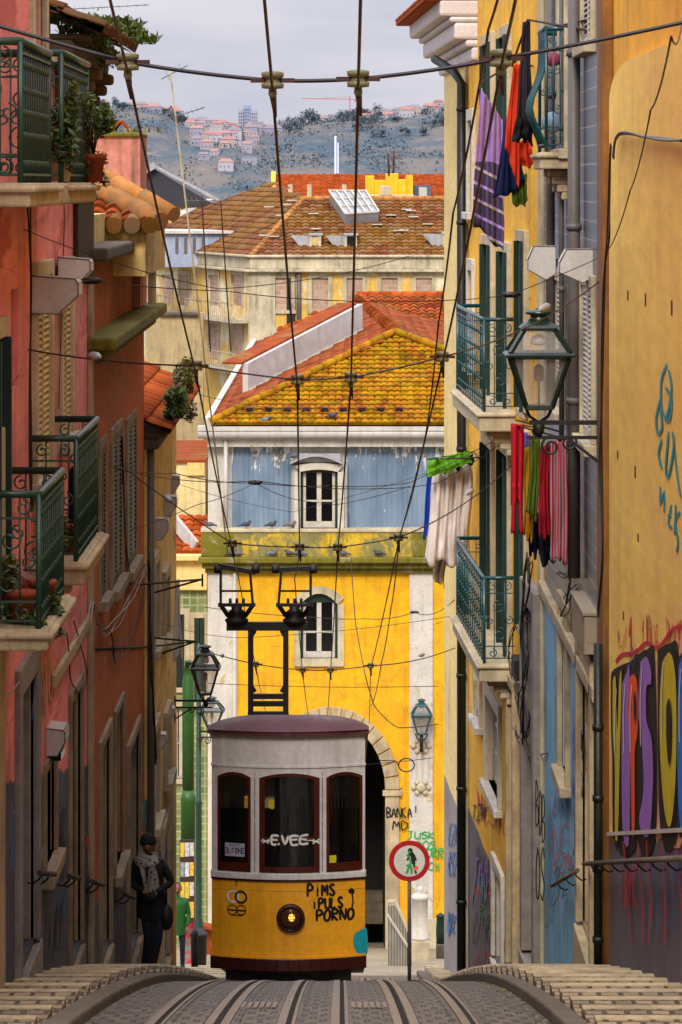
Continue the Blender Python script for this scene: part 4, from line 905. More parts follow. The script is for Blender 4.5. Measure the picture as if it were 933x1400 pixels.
mb = MB(); ridge(mb, P+Vector((0,0,.12)), Q+Vector((0,0,.1)), .14); mb.build('ridge', M['tile_red'], fh)
mb = MB(); mb.bar(A+Vector((-.05,0,.05)), B2+Vector((-.05,0,.1)), .16, .22); mb.build('verge', M['pilaster'], fh)
mb = MB(); mb.box(FX0, 7.5, 106, 126.8, -22, A.z-.05); mb.build('rear_wall', M['creamgrey'], fh)
# long pale metal skylight flank lying on the red slope
a, b = on_plane(332, 542, A, B2, P), on_plane(489, 458, A, B2, P)
up = Vector((0, 0, .9))
mb = MB(); mb.hexa([a, b, b+Vector((.15,0,0)), a+Vector((.15,0,0)), a+up, b+up, b+up+Vector((.15,0,0)), a+up+Vector((.15,0,0))]); mb.build('skylight_flank', mat('pale_weathered_boards', '#b9b3ae', .7, var=.15, sc=3, streak=.2, dirt=.35, dirtcol='#6a5a48'), fh)
mb = MB(); nn = 60
for i in range(nn): p = a+(b-a)*((i+.5)/nn); mb.bar(p+Vector((.17,0,-.15)), p+Vector((.17,0,.2)), .05, .05)
mb.build('skylight_slat', M['whitewood'], fh)
mb = MB(); mb.bar(a+up+Vector((-.3,0,.0)), b+up+Vector((-.3,0,.0)), .6, .05); mb.build('skylight_roof', M['tile_red'], fh)
# brackets of pigeons come later
# ================================================= houses left of the facing house
gt = thing('green_tiled_house', (-4.3, 97, G(97)), 'narrow house with green patterned tiles and a cream cornice behind the left street lamp', 'house')
FG = Fac((0, 97), (1, 0), (0, -1)); a, b = XX(214, 97), XX(283.5, 97)
gw, gd = FG.rect(240, 254, 968, 1065), FG.rect(266, 280, 845, 960); gw2 = FG.rect(238, 252, 840, 940)
wall(FG, a, b, -24, ZZ(800, 97), [gw, gd, gw2], depth=6).build('wall', M['tilefront'], gt)
window(FG, gt, gw, 'whitewood', 'stonepale'); shutterpair(FG, gt, gd, 'greenwood', 'stonepale'); window(FG, gt, gw2, 'greenwood', 'stonepale')
mb = MB(); FG.box(mb, a, b, ZZ(800, 97), ZZ(765, 97), -4, .1); FG.box(mb, a, b, ZZ(765, 97), ZZ(757, 97), -4, .35); FG.box(mb, a, b, ZZ(806, 97), ZZ(800, 97), -.1, .18); mb.build('cornice', M['cream_pale'], gt, bevel=.02)
mb = MB(); slab_roof(mb, [Vector((a, 97, ZZ(756, 97))), Vector((b, 97, ZZ(756, 97))), Vector((b, 99.5, ZZ(706, 99.5))), Vector((a, 99.5, ZZ(706, 99.5)))], tw=.22); mb.build('roof', M['tile_bright'], gt)
mb = MB(); mb.bar(PX(238, 712, 98), PX(268, 748, 97.2), .1, .35); mb.build('flashing', M['white'], gt)
ck = thing('cream_back_house', (-4.6, 104, G(97)), 'plain pale cream gable wall behind the green tiled house', 'house')
mb = MB(); mb.box(XX(205, 104), XX(281, 104), 104, 112, -24, ZZ(632, 104)); mb.build('wall', mat('plain_cream_wall', '#dcc48c', .85, var=.08, sc=.8, streak=.4, dirt=.12), ck)
mb = MB(); mb.box(XX(204, 104), XX(282, 104), 103.9, 112, ZZ(632, 104), ZZ(629, 104)); mb.build('coping', M['tile_red'], ck)
mb = MB(); mb.box(XX(256, 103.9), XX(280, 103.9), 103.9, 103.95, ZZ(650, 103.9), ZZ(632.5, 103.9)); mb.build('pale_patch', M['cream'], ck)
bg_ = thing('grey_beige_back_house', (-5, 118, -14), 'blank grey beige wall seen above the cream gable on the left', 'house')
mb = MB(); mb.box(XX(200, 118), XX(278, 118), 118, 118.5, -24, ZZ(428, 118)); mb.build('wall', M['creamgrey'], bg_)
mb = MB(); mb.box(XX(218, 118), XX(273, 118), 117.85, 118.6, ZZ(432, 118), ZZ(426, 118)); mb.build('coping', M['stonedark'], bg_, bevel=.05)
# ================================================= roofs and the derelict block behind
rb_ = thing('orange_roofed_house', (1.5, 134, -12), 'low house with a rough orange tile roof just behind the yellow roof', 'house')
mb = MB(); slab_roof(mb, [PX(470, 470, 132), PX(660, 470, 132), PX(660, 405, 138), PX(492, 405, 138)], tw=.3, tl=.45, amp=.09)
slab_roof(mb, [PX(392, 462, 133), PX(500, 462, 133), PX(485, 418, 137), PX(430, 428, 136)], tw=.3, tl=.45, amp=.09); mb.build('roof', M['tile_red'], rb_)
mb = MB(); ridge(mb, PX(488, 404, 138), PX(660, 404, 138), .16); ridge(mb, PX(384, 452, 132.8), PX(484, 417, 137), .16); ridge(mb, PX(492, 405, 138), PX(560, 470, 132), .14); mb.build('ridge', M['tile_bright'], rb_)
mb = MB(); mb.box(XX(388, 134), XX(660, 134), 134, 139, -20, ZZ(468, 134)); mb.build('wall', M['ruin'], rb_)
mb = MB(); mb.box(XX(572, 125), XX(612, 125), 125, 126, ZZ(478, 125), ZZ(468, 125)); mb.build('roof_sheet', M['skyblue_shed'], rb_)
ru = thing('derelict_block', (1, 150, -20), 'long derelict cream block with bricked up windows under a brown tiled roof', 'house')
FR = Fac((XX(345, 150), 150), (1, 0), (0, -1)); t1 = XX(680, 150)-XX(345, 150)
FRL = Fac((XX(345, 150), 150), (-XX(345,150)+XX(195, 168), 18), (1, 1)); nv = Vector((-(FRL.a.y), FRL.a.x, 0)); nv = nv if nv.y < 0 else -nv; FRL.n = nv
lenL = math.hypot(XX(195, 168)-XX(345, 150), 18)
zt = ZZ(368, 150); zt2 = ZZ(352, 150)
hr = [FR.rect(x, x+22, 380, 424) for x in (376, 427, 474, 522, 569)]+[FR.rect(x, x+22, 455, 520) for x in (376, 427, 474, 522)]
wall(FR, 0, t1, -24, zt, hr, depth=10, rev=.12).build('wall', M['ruin'], ru)
for r in hr:
    mb = MB(); FR.box(mb, r[0], r[1], r[2], r[3], -.2, -.05); mb.build('bricked_window', M['brickfill'], ru)
    mb = MB(); FR.box(mb, r[0]-.16, r[0], r[2], r[3]+.2, 0, .05); FR.box(mb, r[1], r[1]+.16, r[2], r[3]+.2, 0, .05); FR.box(mb, r[0], r[1], r[3], r[3]+.2, 0, .048); FR.box(mb, r[0]-.2, r[1]+.2, r[2]-.14, r[2], 0, .09); mb.build('window_surround', M['ruinband'], ru)
hl = [FRL.rect(x, x+14, 376, 418) for x in (222, 246, 286, 318)]+[FRL.rect(x, x+14, 442, 492) for x in (286, 318)]
hl = [(min(h[0], h[1]), max(h[0], h[1]), h[2], h[3]) for h in hl]
wall(FRL, 0, lenL, -24, zt, hl, depth=.5, rev=.12).build('wall', M['ruin'], ru)
for r in hl:
    mb = MB(); FRL.box(mb, r[0], r[1], r[2], r[3], -.2, -.05); mb.build('bricked_window', M['brickfill'], ru)
    mb = MB(); FRL.box(mb, r[0]-.16, r[0], r[2], r[3]+.2, 0, .05); FRL.box(mb, r[1], r[1]+.16, r[2], r[3]+.2, 0, .05); FRL.box(mb, r[0], r[1], r[3], r[3]+.2, 0, .048); mb.build('window_surround', M['ruinband'], ru)
for (fc, l) in ((FR, t1), (FRL, lenL)):
    mb = MB(); fc.box(mb, -.1, l, zt, zt2, -.3, .12); fc.box(mb, -.3, l, zt-.12, zt, -.3, .32); fc.box(mb, -.2, l, zt2, zt2+.1, -.3, .25); mb.build('cornice', M['ruinband'], ru, bevel=.03)
mb = MB(); FR.box(mb, -.15, .95, -24, zt-.12, 0, .1); mb.build('pilaster', M['ruinband'], ru)
mb = MB(); x = XX(409, 150)-XX(345, 150); mb.tube([FR.p(x, zt, .1), FR.p(x, zt-3, .1)], .1, 8); mb.build('downpipe', M['pipegrey'], ru)
mb = MB(); FR.box(mb, x-.5, x-.14, zt-2.8, zt-.2, .0, .03); mb.build('black_stain', M['iron'], ru)
for (fc, rr, n) in ((FRL, [(232, 268, 431), (276, 345, 431), (285, 345, 497)], 22), ):
    for (pa, pb, y) in rr:
        ta, tb_ = sorted((fc.t(pa), fc.t(pb))); ta = max(ta, .1); zz = ZZ(y, 155)
        mb = MB(); fc.box(mb, ta, tb_, zz-.15, zz, 0, .8); s = mb.build('balcony', M['ruinband'], ru)
        mb = MB(); k = int((tb_-ta)/.3)
        for i in range(k+1): q = ta+(tb_-ta)*i/k; mb.tube([fc.p(q, zz, .74), fc.p(q, zz+.62, .74)], .016, 4)
        fc.box(mb, ta, tb_, zz+.62, zz+.66, .71, .77); mb.build('railing', M['stone'], s)
e0, e1 = PX(342, 352, 150), PX(690, 352, 150); r0, r1 = PX(415, 272, 157), PX(690, 272, 157); el = PX(190, 338, 168); rl = PX(378, 266, 166)
mb = MB(); slab_roof(mb, [e0, e1, r1, r0], tw=.3, tl=.42, amp=.06, curve=3)
mb.build('roof', M['tile_brown'], ru)
mb = MB(); slab_roof(mb, [el, e0, r0, rl, PX(250, 300, 170)], tw=.3, tl=.42, amp=.06, curve=3); mb.build('roof', M['tile_brown'], ru)
mb = MB(); ridge(mb, e0, r0, .13); ridge(mb, r0, r1, .13); ridge(mb, r0, rl, .13); mb.build('ridge', M['ridge'], ru)
mb = MB(); mb.bar(PX(378, 264, 166), PX(240, 312, 170), .5, .6); mb.build('verge', M['ruinband'], ru)
rnd = random.Random(9)
for i in range(16):
    mb = MB()
    p = on_plane(rnd.choice([365, 380, 395, 430, 490, 515, 540, 560, 585, 600, 350, 370])+rnd.uniform(-6, 6), rnd.uniform(276, 330), e0, e1, r1); mb.box(p.x-.2, p.x+.22, p.y-.3, p.y-.05, p.z+.06, p.z+.1)
    mb.build('white_mortar_patch', M['pilaster'], ru)
def dormer(px0, px1, y0, y1, D, broken=False, left=True):
    x0, x1, z0_, z1_ = XX(px0, D), XX(px1, D), ZZ(y1, D), ZZ(y0, D); w = (x1-x0); mb = MB()
    mb.hexa([(x0,D,z0_-.2),(x1,D,z0_-.2),(x1,D+4,z0_+1),(x0,D+4,z0_+1),(x0,D,z1_),(x1,D,z1_),(x1,D+4,z1_+.15),(x0,D+4,z1_+.15)])
    if left: mb.poly([(x0-w*1.15-.3, D-.03, z1_), (x0, D-.02, z0_-.1), (x0, D-.02, z1_)]); mb.poly([(x0-w*1.15-.3, D-.03, z1_), (x0, D-.02, z0_-.1), (x0, D+1.2, z0_+.3), (x0-.2, D+2, z1_)])
    o = mb.build('dormer', M['zincw'], ru)
    mb = MB(); mb.box(x0+.05, x1-.05, D-.04, D+.0, z0_, z1_-.05); mb.build('dormer_pane', M['dark'] if broken else M['creamwood'], o)
    mb = MB(); mb.box(x0-.05, x1+.1, D-.12, D+4, z1_, z1_+.08); mb.build('dormer_roof', M['zincw'], o)
    mb = MB(); mb.box(x0-.02, x0+.08, D-.08, D-.045, z0_, z1_); mb.box(x1-.08, x1+.04, D-.08, D-.045, z0_, z1_); mb.build('dormer_frame', M['stonepale'], o)
dormer(424, 438, 322, 352, 151.2); dormer(472, 487, 322, 351, 151.2, True); dormer(547, 556, 316, 330, 153); dormer(606, 622, 320, 350, 151.2)
sk = [on_plane(x, y, e0, e1, r1) for x, y in ((472, 308), (518, 305), (500, 276), (450, 276))]
mb = MB(); mb.hexa([p for p in sk]+[p+Vector((0,-.3,.45)) for p in sk]); o = mb.build('skylight', mat('dusty_skylight_glass', '#8f9298', .3, var=.15, sc=3, dirt=.3), ru)
mb = MB(); q = [p+Vector((0,-.32,.5)) for p in sk]
for i in range(6): mb.bar(q[0].lerp(q[1], i/5), q[3].lerp(q[2], i/5), .06)
for i in range(4): mb.bar(q[0].lerp(q[3], i/3), q[1].lerp(q[2], i/3), .06)
mb.build('skylight_frame', M['whitewood'], o)
bs = thing('blue_rooftop_shed', (-6.5, 166, -3), 'pale blue metal rooftop shed with small windows on the left end of the derelict block', 'shed')
mb = MB(); mb.box(XX(205, 152), XX(338, 152), 158, 164, ZZ(350, 152)-.6, ZZ(322, 152)); mb.build('wall', M['skyblue_shed'], bs)
mb = MB(); mb.box(XX(203, 152), XX(340, 152), 157.8, 164, ZZ(322, 152), ZZ(318, 152)); mb.build('roof', M['white'], bs)
for px in (240, 252, 264, 276, 300, 316):
    mb = MB(); mb.box(XX(px, 158), XX(px+4, 158), 157.95, 158, ZZ(346, 158), ZZ(325, 158)); mb.build('window', M['pipegrey'], bs)
td = thing('dark_canopy', (-8.5, 175, 0), 'dark grey pitched canopy with pale edge beside the pink chimney block', 'canopy')
D = 172; mb = MB(); mb.poly([PX(192, 236, D), PX(203, 226, D), PX(285, 270, D+8), PX(296, 282, D), PX(192, 282, D)]); mb.build('canopy_sheet', mat('dark_tarpaulin', '#2a2a31', .7, var=.2, sc=.6, dirt=.2), td)
mb = MB(); mb.bar(PX(192, 237, D-.1), PX(212, 226, D-.1), .5, .3); mb.bar(PX(210, 226, D-.1), PX(300, 274, D-.1), .15, .12); mb.build('canopy_edge', M['zincw'], td)
mb = MB(); mb.box(XX(192, D), XX(300, D), D+.2, D+10, -14, ZZ(281, D)); mb.build('wall', M['ruin'], td)
lr = thing('brown_roofed_house', (-6, 168, -6), 'house with a sagging brown tile roof and white valley left of the derelict block', 'house')
mb = MB(); slab_roof(mb, [PX(225, 312, 171), PX(345, 300, 171), PX(340, 276, 178), PX(235, 276, 178)], tw=.32, tl=.45, amp=.06, curve=3); mb.build('roof', M['tile_brown'], lr)
mb = MB(); mb.bar(PX(236, 300, 170), PX(285, 274, 174), .5, .15); mb.build('white_valley', M['white'], lr)
mb = MB(); mb.box(XX(225, 173), XX(345, 173), 173, 180, -14, ZZ(312, 173)); mb.build('wall', M['ruin'], lr)
# ---- bright orange roof further back with a yellow stair tower
og2 = thing('distant_orange_roof_house', (2, 190, -8), 'long house with an even bright orange tile roof behind the derelict block', 'house')
mb = MB(); slab_roof(mb, [PX(376, 275, 186), PX(700, 275, 186), PX(700, 239, 194), PX(378, 239, 194)], tw=.34, tl=.45, amp=.07, curve=3); mb.build('roof', M['tile_bright'], og2)
mb = MB(); mb.box(XX(376, 187), XX(700, 187), 187, 196, -14, ZZ(276, 187)); mb.build('wall', M['ruin'], og2)
mb = MB(); mb.hexa([PX(371, 282, 186), PX(377, 282, 186), PX(377, 245, 194), PX(371, 245, 194), PX(371, 262, 186), PX(377, 262, 186), PX(377, 234, 194), PX(371, 234, 194)]); mb.build('gable_parapet', M['gold'], og2)
dm = MB(); dm.box(XX(566, 186), XX(589, 186), 186, 190, ZZ(272, 186), ZZ(253, 186)); o = dm.build('dormer', mat('slate_blue_dormer', '#4a5870', .6), og2)
mb = MB(); mb.box(XX(573, 186), XX(584, 186), 185.9, 185.98, ZZ(271, 186), ZZ(256, 186)); mb.build('pane', M['white'], o)
yt = thing('yellow_rooftop_block', (3, 184, -3), 'small yellow walled rooftop block with stepped parapet and aerials', 'rooftop room')
D = 184; mb = MB()
for (a, b, t) in ((500, 512, 240), (512, 528, 246), (528, 545, 237), (545, 556, 245), (556, 565, 239)): mb.box(XX(a, D), XX(b, D), D, D+3, ZZ(272, D), ZZ(t, D))
mb.build('wall', M['gold'], yt, bevel=.03)
mb = MB(); mb.box(XX(472, D), XX(566, D), D-.6, D-.1, ZZ(278, D), ZZ(266, D)); mb.box(XX(520, D), XX(534, D), D-.9, D-.6, ZZ(268, D), ZZ(254, D)); mb.build('parapet', M['ruinband'], yt, bevel=.05)
mb = MB()
for px in (397, 423, 471):
    mb.box(XX(px-3, 185), XX(px+3, 185), 185, 185.4, ZZ(276, 185), ZZ(252, 185))
mb.build('flue', M['ruinband'], yt)
# ================================================= the yellow tram
TD = 55.0; TC = XX(395, 55.6); HWID = XX(500, 55.2)-XX(290, 55.2); HWID = HWID/2; BOW = .28
tr = thing('tram', (TC, 58.5, G(58.5)), 'yellow and white funicular tram with maroon roof and sprayed black scrawl, coming uphill', 'tram')
def tz(py): return ZZ(py, 55.15)
def tu(px): return XX(px, 55.25)-TC
def tp(u, z, h=0.):
    q = max(-1, min(1, u/HWID)); return Vector((TC+u, TD+BOW*q*q-h, z))
def cb(mb, u0, u1, z0, z1, h0, h1, n=8, tint=.5, m=0):
    for i in range(n):
        a = u0+(u1-u0)*i/n; b = u0+(u1-u0)*(i+1)/n
        mb.hexa([tp(a,z0,h0), tp(b,z0,h0), tp(b,z0,h1), tp(a,z0,h1), tp(a,z1,h0), tp(b,z1,h0), tp(b,z1,h1), tp(a,z1,h1)], tint, m)
YB = 62.6; Zs = [tz(y) for y in (1325, 1305, 1200, 1190, 1055, 1000, 980)]
zsk, zpb, zpt, zsill, zhead, zfas, zroof = Zs
U = HWID
mb = MB(); cb(mb, -U, U, zpb, zpt, -.08, 0, 14)
for s in (-1, 1): mb.box(TC+s*U-(.06 if s > 0 else 0), TC+s*U+(.06 if s < 0 else 0), TD+BOW+.0, YB, zpb-.0, zpt)
mb.build('lower_panel', M['tram_yel'], tr)
mb = MB(); cb(mb, -U-.01, U+.01, zpb-.035, zpb-.002, 0, .035, 14); cb(mb, -U, U, zpb-.05, zpb+.05, .0005, .012, 14); mb.build('lower_trim', M['tram_yel'], tr)
mb = MB(); cb(mb, -U-.02, U+.02, zsk, zpb-.036, -.3, .045, 14); mb.box(TC-U-.02, TC+U+.02, TD+BOW+.3, YB, zsk+.03, zpb-.001); mb.build('bumper', M['tram_maroon'], tr, bevel=.01)
mb = MB(); cb(mb, -U-.015, U+.015, zpt, zsill-.02, -.1, .05, 14); mb.build('window_ledge', M['tram_white'], tr, bevel=.008)
mb = MB(); cb(mb, -U-.01, U+.01, zpt-.03, zpt-.001, -.05, .03, 14); mb.build('maroon_line', M['tram_maroon'], tr)
# window surrounds
wins = [(297.5, 343.5), (355, 437.5), (446.5, 496)]
edges = [-U]+[tu(x) for w_ in wins for x in w_]+[U]
mb = MB()
for i in range(0, 8, 2): cb(mb, edges[i], edges[i+1], zsill-.02, zhead, -.07, 0, 4)
cb(mb, -U, U, zhead, tz(1046), -.07, 0, 16)
for i in range(0, 3):   # arched heads
    a, b = edges[1+2*i], edges[2+2*i]; n = 10
    for k in range(n):
        u0, u1 = a+(b-a)*k/n, a+(b-a)*(k+1)/n; f = lambda u: .075*(abs(2*(u-a)/(b-a)-1))**2.2+.004
        mb.hexa([tp(u0, zhead-f(u0), -.07), tp(u1, zhead-f(u1), -.07), tp(u1, zhead-f(u1), -.002), tp(u0, zhead-f(u0), -.002), tp(u0, zhead, -.07), tp(u1, zhead, -.07), tp(u1, zhead, -.002), tp(u0, zhead, -.002)])
mb.build('window_surround', M['tram_white'], tr)
mb = MB(); cb(mb, -U-.012, U+.012, tz(1048), tz(1045), -.03, .018, 16); cb(mb, -U, U, tz(1045), zfas, -.07, .002, 16)
for s in (-1, 1): mb.box(TC+s*U-(.06 if s > 0 else 0), TC+s*U+(.06 if s < 0 else 0), TD+BOW, YB, tz(1046), zfas)
mb.build('fascia', M['tram_white'], tr)
mb = MB()
for x in (-U+.004, -.31*U*1.9, .0): pass
for px in (349, 441): cb(mb, tu(px)-.008, tu(px)+.008, tz(1045), zfas, .002, .006, 1)
# roof: shallow dome following the bowed plan
rf = MB()
def rfn(u, v):
    a = (u*2-1); y = v
    yy = TD+BOW*a*a-.12+(YB+.1-TD)*y
    hump = (1-abs(a)**3)**.6 if abs(a) < 1 else 0
    e = min(1, y*14)**.5; e2 = min(1, (1-y)*14+.05)**.5
    return (TC+a*(U+.05), yy, zfas+.03+(zroof-zfas-.0)*.8*hump*min(e, e2))
rf.grid(rfn, 24, 40)
cb(rf, -U-.06, U+.06, zfas-.035, zfas+.03, -.3, .1, 16); rf.box(TC-U-.05, TC+U+.05, TD+BOW, YB+.1, zfas-.03, zfas+.03)
rf.build('roof', M['tram_roof'], tr)
# sides: posts, windows; stepped floor; rear
for s in (-1, 1):
    X = TC+s*U; mb = MB()
    for i in range(7):
        y = TD+BOW+.0+i*1.2; mb.box(min(X, X-s*.07), max(X, X-s*.07), y, min(YB, y+.14), zpt, tz(1046))
    mb.build('side_post', M['tram_white'], tr)
    gb = MB(); gb.box(min(X-s*.03, X-s*.04), max(X-s*.03, X-s*.04), TD+BOW+.1, YB-.1, zpt, tz(1046)); gb.build('side_glass', M['tram_glass'], tr)
mb = MB(); mb.box(TC-U, TC+U, YB-.06, YB, zpb, zpt); mb.box(TC-U, TC-U+.3, YB-.06, YB, zpt, tz(1046)); mb.box(TC+U-.3, TC+U, YB-.06, YB, zpt, tz(1046)); mb.box(TC-.08, TC+.08, YB-.06, YB, zpt, tz(1046)); mb.build('rear_wall', M['tram_white'], tr)
mb = MB(); mb.box(TC-U+.07, TC+U-.07, TD+BOW+.1, YB-.07, zpb, zpb+.1); mb.box(TC-U+.07, TC+U-.07, TD+2.2, TD+2.3, zpb, tz(1100)); mb.box(TC-U+.07, TC+U-.07, TD+.3, YB-.07, tz(1046)-.02, tz(1046)+.03); mb.build('interior', mat('tram_interior_wood', '#1a0d08', .6), tr)
for i, w_ in enumerate(wins):
    a, b = tu(w_[0]), tu(w_[1]); fw = .045
    fb = MB(); cb(fb, a, a+fw, zsill, zhead-.06, -.06, -.01, 1); cb(fb, b-fw, b, zsill, zhead-.06, -.06, -.01, 1); cb(fb, a+fw, b-fw, zsill, zsill+(.12 if i != 1 else .07), -.06, -.012, 4)
    n = 8
    for k in range(n):
        u0, u1 = a+(b-a)*k/n, a+(b-a)*(k+1)/n; f = lambda u: .075*(abs(2*(u-a)/(b-a)-1))**2.2
        fb.hexa([tp(u0, zhead-f(u0)-.055, -.06), tp(u1, zhead-f(u1)-.055, -.06), tp(u1, zhead-f(u1)-.055, -.012), tp(u0, zhead-f(u0)-.055, -.012), tp(u0, zhead-f(u0)-.002, -.06), tp(u1, zhead-f(u1)-.002, -.06), tp(u1, zhead-f(u1)-.002, -.012), tp(u0, zhead-f(u0)-.002, -.012)])
    if i == 1: cb(fb, a+fw, b-fw, tz(1148), tz(1143), -.055, -.014, 4)
    if i == 1: cb(fb, a+fw, a+fw+.04, zsill+.07, zhead-.1, -.055, -.02, 1); cb(fb, b-fw-.04, b-fw, zsill+.07, zhead-.1, -.055, -.02, 1)
    o = fb.build('window', M['tram_wood'], tr)
    gb = MB(); cb(gb, a+fw*.5, b-fw*.5, zsill+.02, zhead-.04, -.045, -.04, 6); gb.build('pane', M['tram_glass'], o)
# wiper and seen-through fittings
mb = MB(); mb.tube([tp(tu(396), tz(1060), -.2), tp(tu(396), tz(1135), -.2)], .012, 6); mb.tube([tp(tu(396), tz(1060), -.25), tp(tu(362), tz(1095), -.25)], .008, 5); mb.tube([tp(tu(396), tz(1060), -.25), tp(tu(432), tz(1090), -.25)], .008, 5)
mb.build('grab_pole', M['pipegrey'], tr)
mb = MB(); mb.ball(tp(tu(371), tz(1103), -.9), (.065, .065, .075), 12); mb.build('cabin_lamp', M['yellowbulb'], tr)
# underframe: a wedge down to the rails, wheels
mb = MB(); zf = zsk+.06
mb.hexa([(TC-.95,TD+.3,G(TD)+.0),(TC+.95,TD+.3,G(TD)+.0),(TC+.9,YB-.2,G(YB)+.06),(TC-.9,YB-.2,G(YB)+.06),(TC-.95,TD+.3,zf),(TC+.95,TD+.3,zf),(TC+.9,YB-.2,zf-1.2),(TC-.9,YB-.2,zf-1.2)])
mb.build('underframe', M['iron'], tr)
for y in (56.6, 61.2):
    for s in (-1, 1):
        mb = MB(); mb.lathe((TC+s*.47-.05, y, G(y)+.34), [(.05, -.02), (.32, 0), (.34, .03), (.34, .08), (.1, .1)], 20, axis=Vector((1, 0, 0))); mb.build('wheel', M['iron'], tr)
mb = MB()
for k in range(9):
    for z in (tz(1302), tz(1204)): u = -U*.94+U*1.88*k/8; mb.ball(tp(u, z, .003), (.012, .008, .012), 6)
for k in range(5):
    for u in (tu(349), tu(441)): mb.ball(tp(u, tz(1060+k*30), .003), (.009, .007, .009), 6)
for k in range(12): mb.ball(tp(-U*.96+U*1.92*k/11, tz(1051), .003), (.010, .008, .010), 6)
mb.build('rivets', M['tram_white'], tr)
mb = MB(); cb(mb, tu(349)-.006, tu(349)+.006, zsill, zhead, .0005, .004, 1); cb(mb, tu(441)-.006, tu(441)+.006, zsill, zhead, .0005, .004, 1); cb(mb, -U, U, tz(1216)-.004, tz(1216), .0005, .003, 12); mb.build('panel_seam', M['pipegrey'], tr)
mb = MB(); mb.tube([tp(tu(372), tz(1188), .03), tp(tu(376), tz(1160), .02), tp(tu(389), tz(1128), -.01)], .009, 5); mb.bar(tp(tu(384), tz(1140), -.005), tp(tu(394), tz(1112), -.005), .014); mb.build('wiper', M['iron'], tr)
for k, (px, y0_, y1_) in enumerate(((375, 1062, 1142), (384, 1062, 1142), (419, 1062, 1142))):
    mb = MB(); mb.grid(lambda u, v: tp(tu(px)+u*.09, tz(y0_)+(tz(y1_)-tz(y0_))*v, -.5)+Vector((0, .02*math.sin(u*20), 0)), 8, 4); mb.build('curtain', M['pipegrey'], tr)
for px, py in ((320, 1140), (398, 1150), (470, 1140)):
    mb = MB(); c = tp(tu(px), tz(py), -1.3); mb.box(c.x-.22, c.x+.22, c.y, c.y+.08, zpb, c.z); mb.build('seat_back', M['tram_wood'], tr, bevel=.02)
# headlight
hc = tp(tu(398), tz(1252), 0)
mb = MB(); mb.lathe(hc, [(.16, 0), (.215, .01), (.215, .06), (.19, .09), (.17, .085), (.17, .04), (.1, .03)], 28, axis=Vector((0, -1, 0))); hl_ = mb.build('headlight', M['tram_maroon'], tr)
mb = MB(); mb.lathe(hc+Vector((0,-.045,0)), [(.165, 0), (.13, .03), (.07, .045), (.0, .05)], 24, axis=Vector((0,-1,0))); mb.build('lens', glass('amber_headlamp_glass', '#6a3a10'), hl_)
mb = MB()
for k in range(-3, 4):
    r = math.sqrt(.175**2-(k*.045)**2); mb.bar(hc+Vector((k*.045, -.11, -r)), hc+Vector((k*.045, -.11, r)), .008); mb.bar(hc+Vector((-r, -.114, k*.045)), hc+Vector((r, -.114, k*.045)), .008)
mb.build('grille', M['iron'], hl_)
mb = MB(); mb.ball(hc+Vector((.015, -.1, .02)), (.05, .02, .06), 10); mb.build('bulb', M['headbulb'], hl_)
# painted things on the tram front
def tmap(px, py, h): return tp(tu(px), tz(py), h+.002)
M['sprayblk'] = paint('black_spray', '#120c0a'); M['spraywhite'] = paint('white_spray', '#d8d4cf'); M['sprayteal'] = paint('teal_spray', '#12929c'); M['sprayred'] = paint('red_spray', '#c8203a'); M['spraygreen'] = paint('green_spray', '#1c8a3c')
M['sprayblue'] = paint('blue_spray', '#1b5a9a'); M['spraypurple'] = paint('purple_spray', '#9468ba'); M['sprayorange'] = paint('orange_spray', '#ee5018'); M['sprayyel'] = paint('yellow_spray', '#c2b41c'); M['sprayfill'] = paint('pale_outline_spray', '#e8a878'); M['spraybright'] = paint('bright_blue_spray', '#1c74d8')
mb = MB(); write(mb, 'PIMS', 421, 1223, 37, 16, 3.4, tmap, jit=.05, gap=.35); write(mb, 'IPULS', 427, 1240, 42, 14, 3.3, tmap, jit=.05, gap=.35); write(mb, 'PORNO', 433, 1257, 51, 15, 3.5, tmap, jit=.05, gap=.35)
stroke(mb, [(480,1214),(483,1232),(481,1243)], 2.2, tmap)
stroke(mb, [(477,1217),(483,1221),(482,1217),(478,1221)], 4, tmap)
mb.build('graffiti', M['sprayblk'], tr)
mb = MB(); write(mb, '*', 358, 1153, 12, 10, 1.8, tmap, h0=-.005); write(mb, 'EVEE', 372, 1152, 50, 12, 3.2, tmap, jit=.07, h0=-.005); write(mb, '*', 427, 1154, 12, 11, 1.8, tmap, h0=-.005); stroke(mb, [(366,1147),(428,1147)], 1.6, tmap, h0=-.005); mb.build('graffiti', M['spraywhite'], tr)
mb = MB()
pts = [(486, 1276), (496, 1272), (502, 1274), (502.5, 1306), (492, 1307), (485, 1297), (483, 1286)]
mb.poly([tmap(a, b, .014) for a, b in smooth(pts+pts[:1], 3)[:-1]]); mb.build('paint_blotch', M['sprayteal'], tr)
mb = MB(); write(mb, '1', 321, 1211, 5, 9, 1.2, tmap, jit=0); mb.build('number', M['sprayblk'], tr)
def ringpx(mb, cx, cy, r, w_, n=20): stroke(mb, [(cx+r*math.cos(2*math.pi*k/n), cy+r*math.sin(2*math.pi*k/n)) for k in range(n+1)], w_, tmap, sm=False)
mb = MB(); ringpx(mb, 319.5, 1225, 7.5, 2.6); mb.build('emblem', M['spraywhite'], tr); mb = MB(); ringpx(mb, 330, 1225.5, 7.5, 2.6); ringpx(mb, 318, 1243.5, 6.5, 1.3); ringpx(mb, 330.5, 1243.5, 6.5, 1.3); stroke(mb, [(312,1244),(324,1244)], 2.6, tmap, sm=False); stroke(mb, [(325,1244),(337,1244)], 2.6, tmap, sm=False); stroke(mb, [(316,1251),(333,1251)], 1.2, tmap, sm=False); mb.build('emblem', M['sprayblk'], tr)
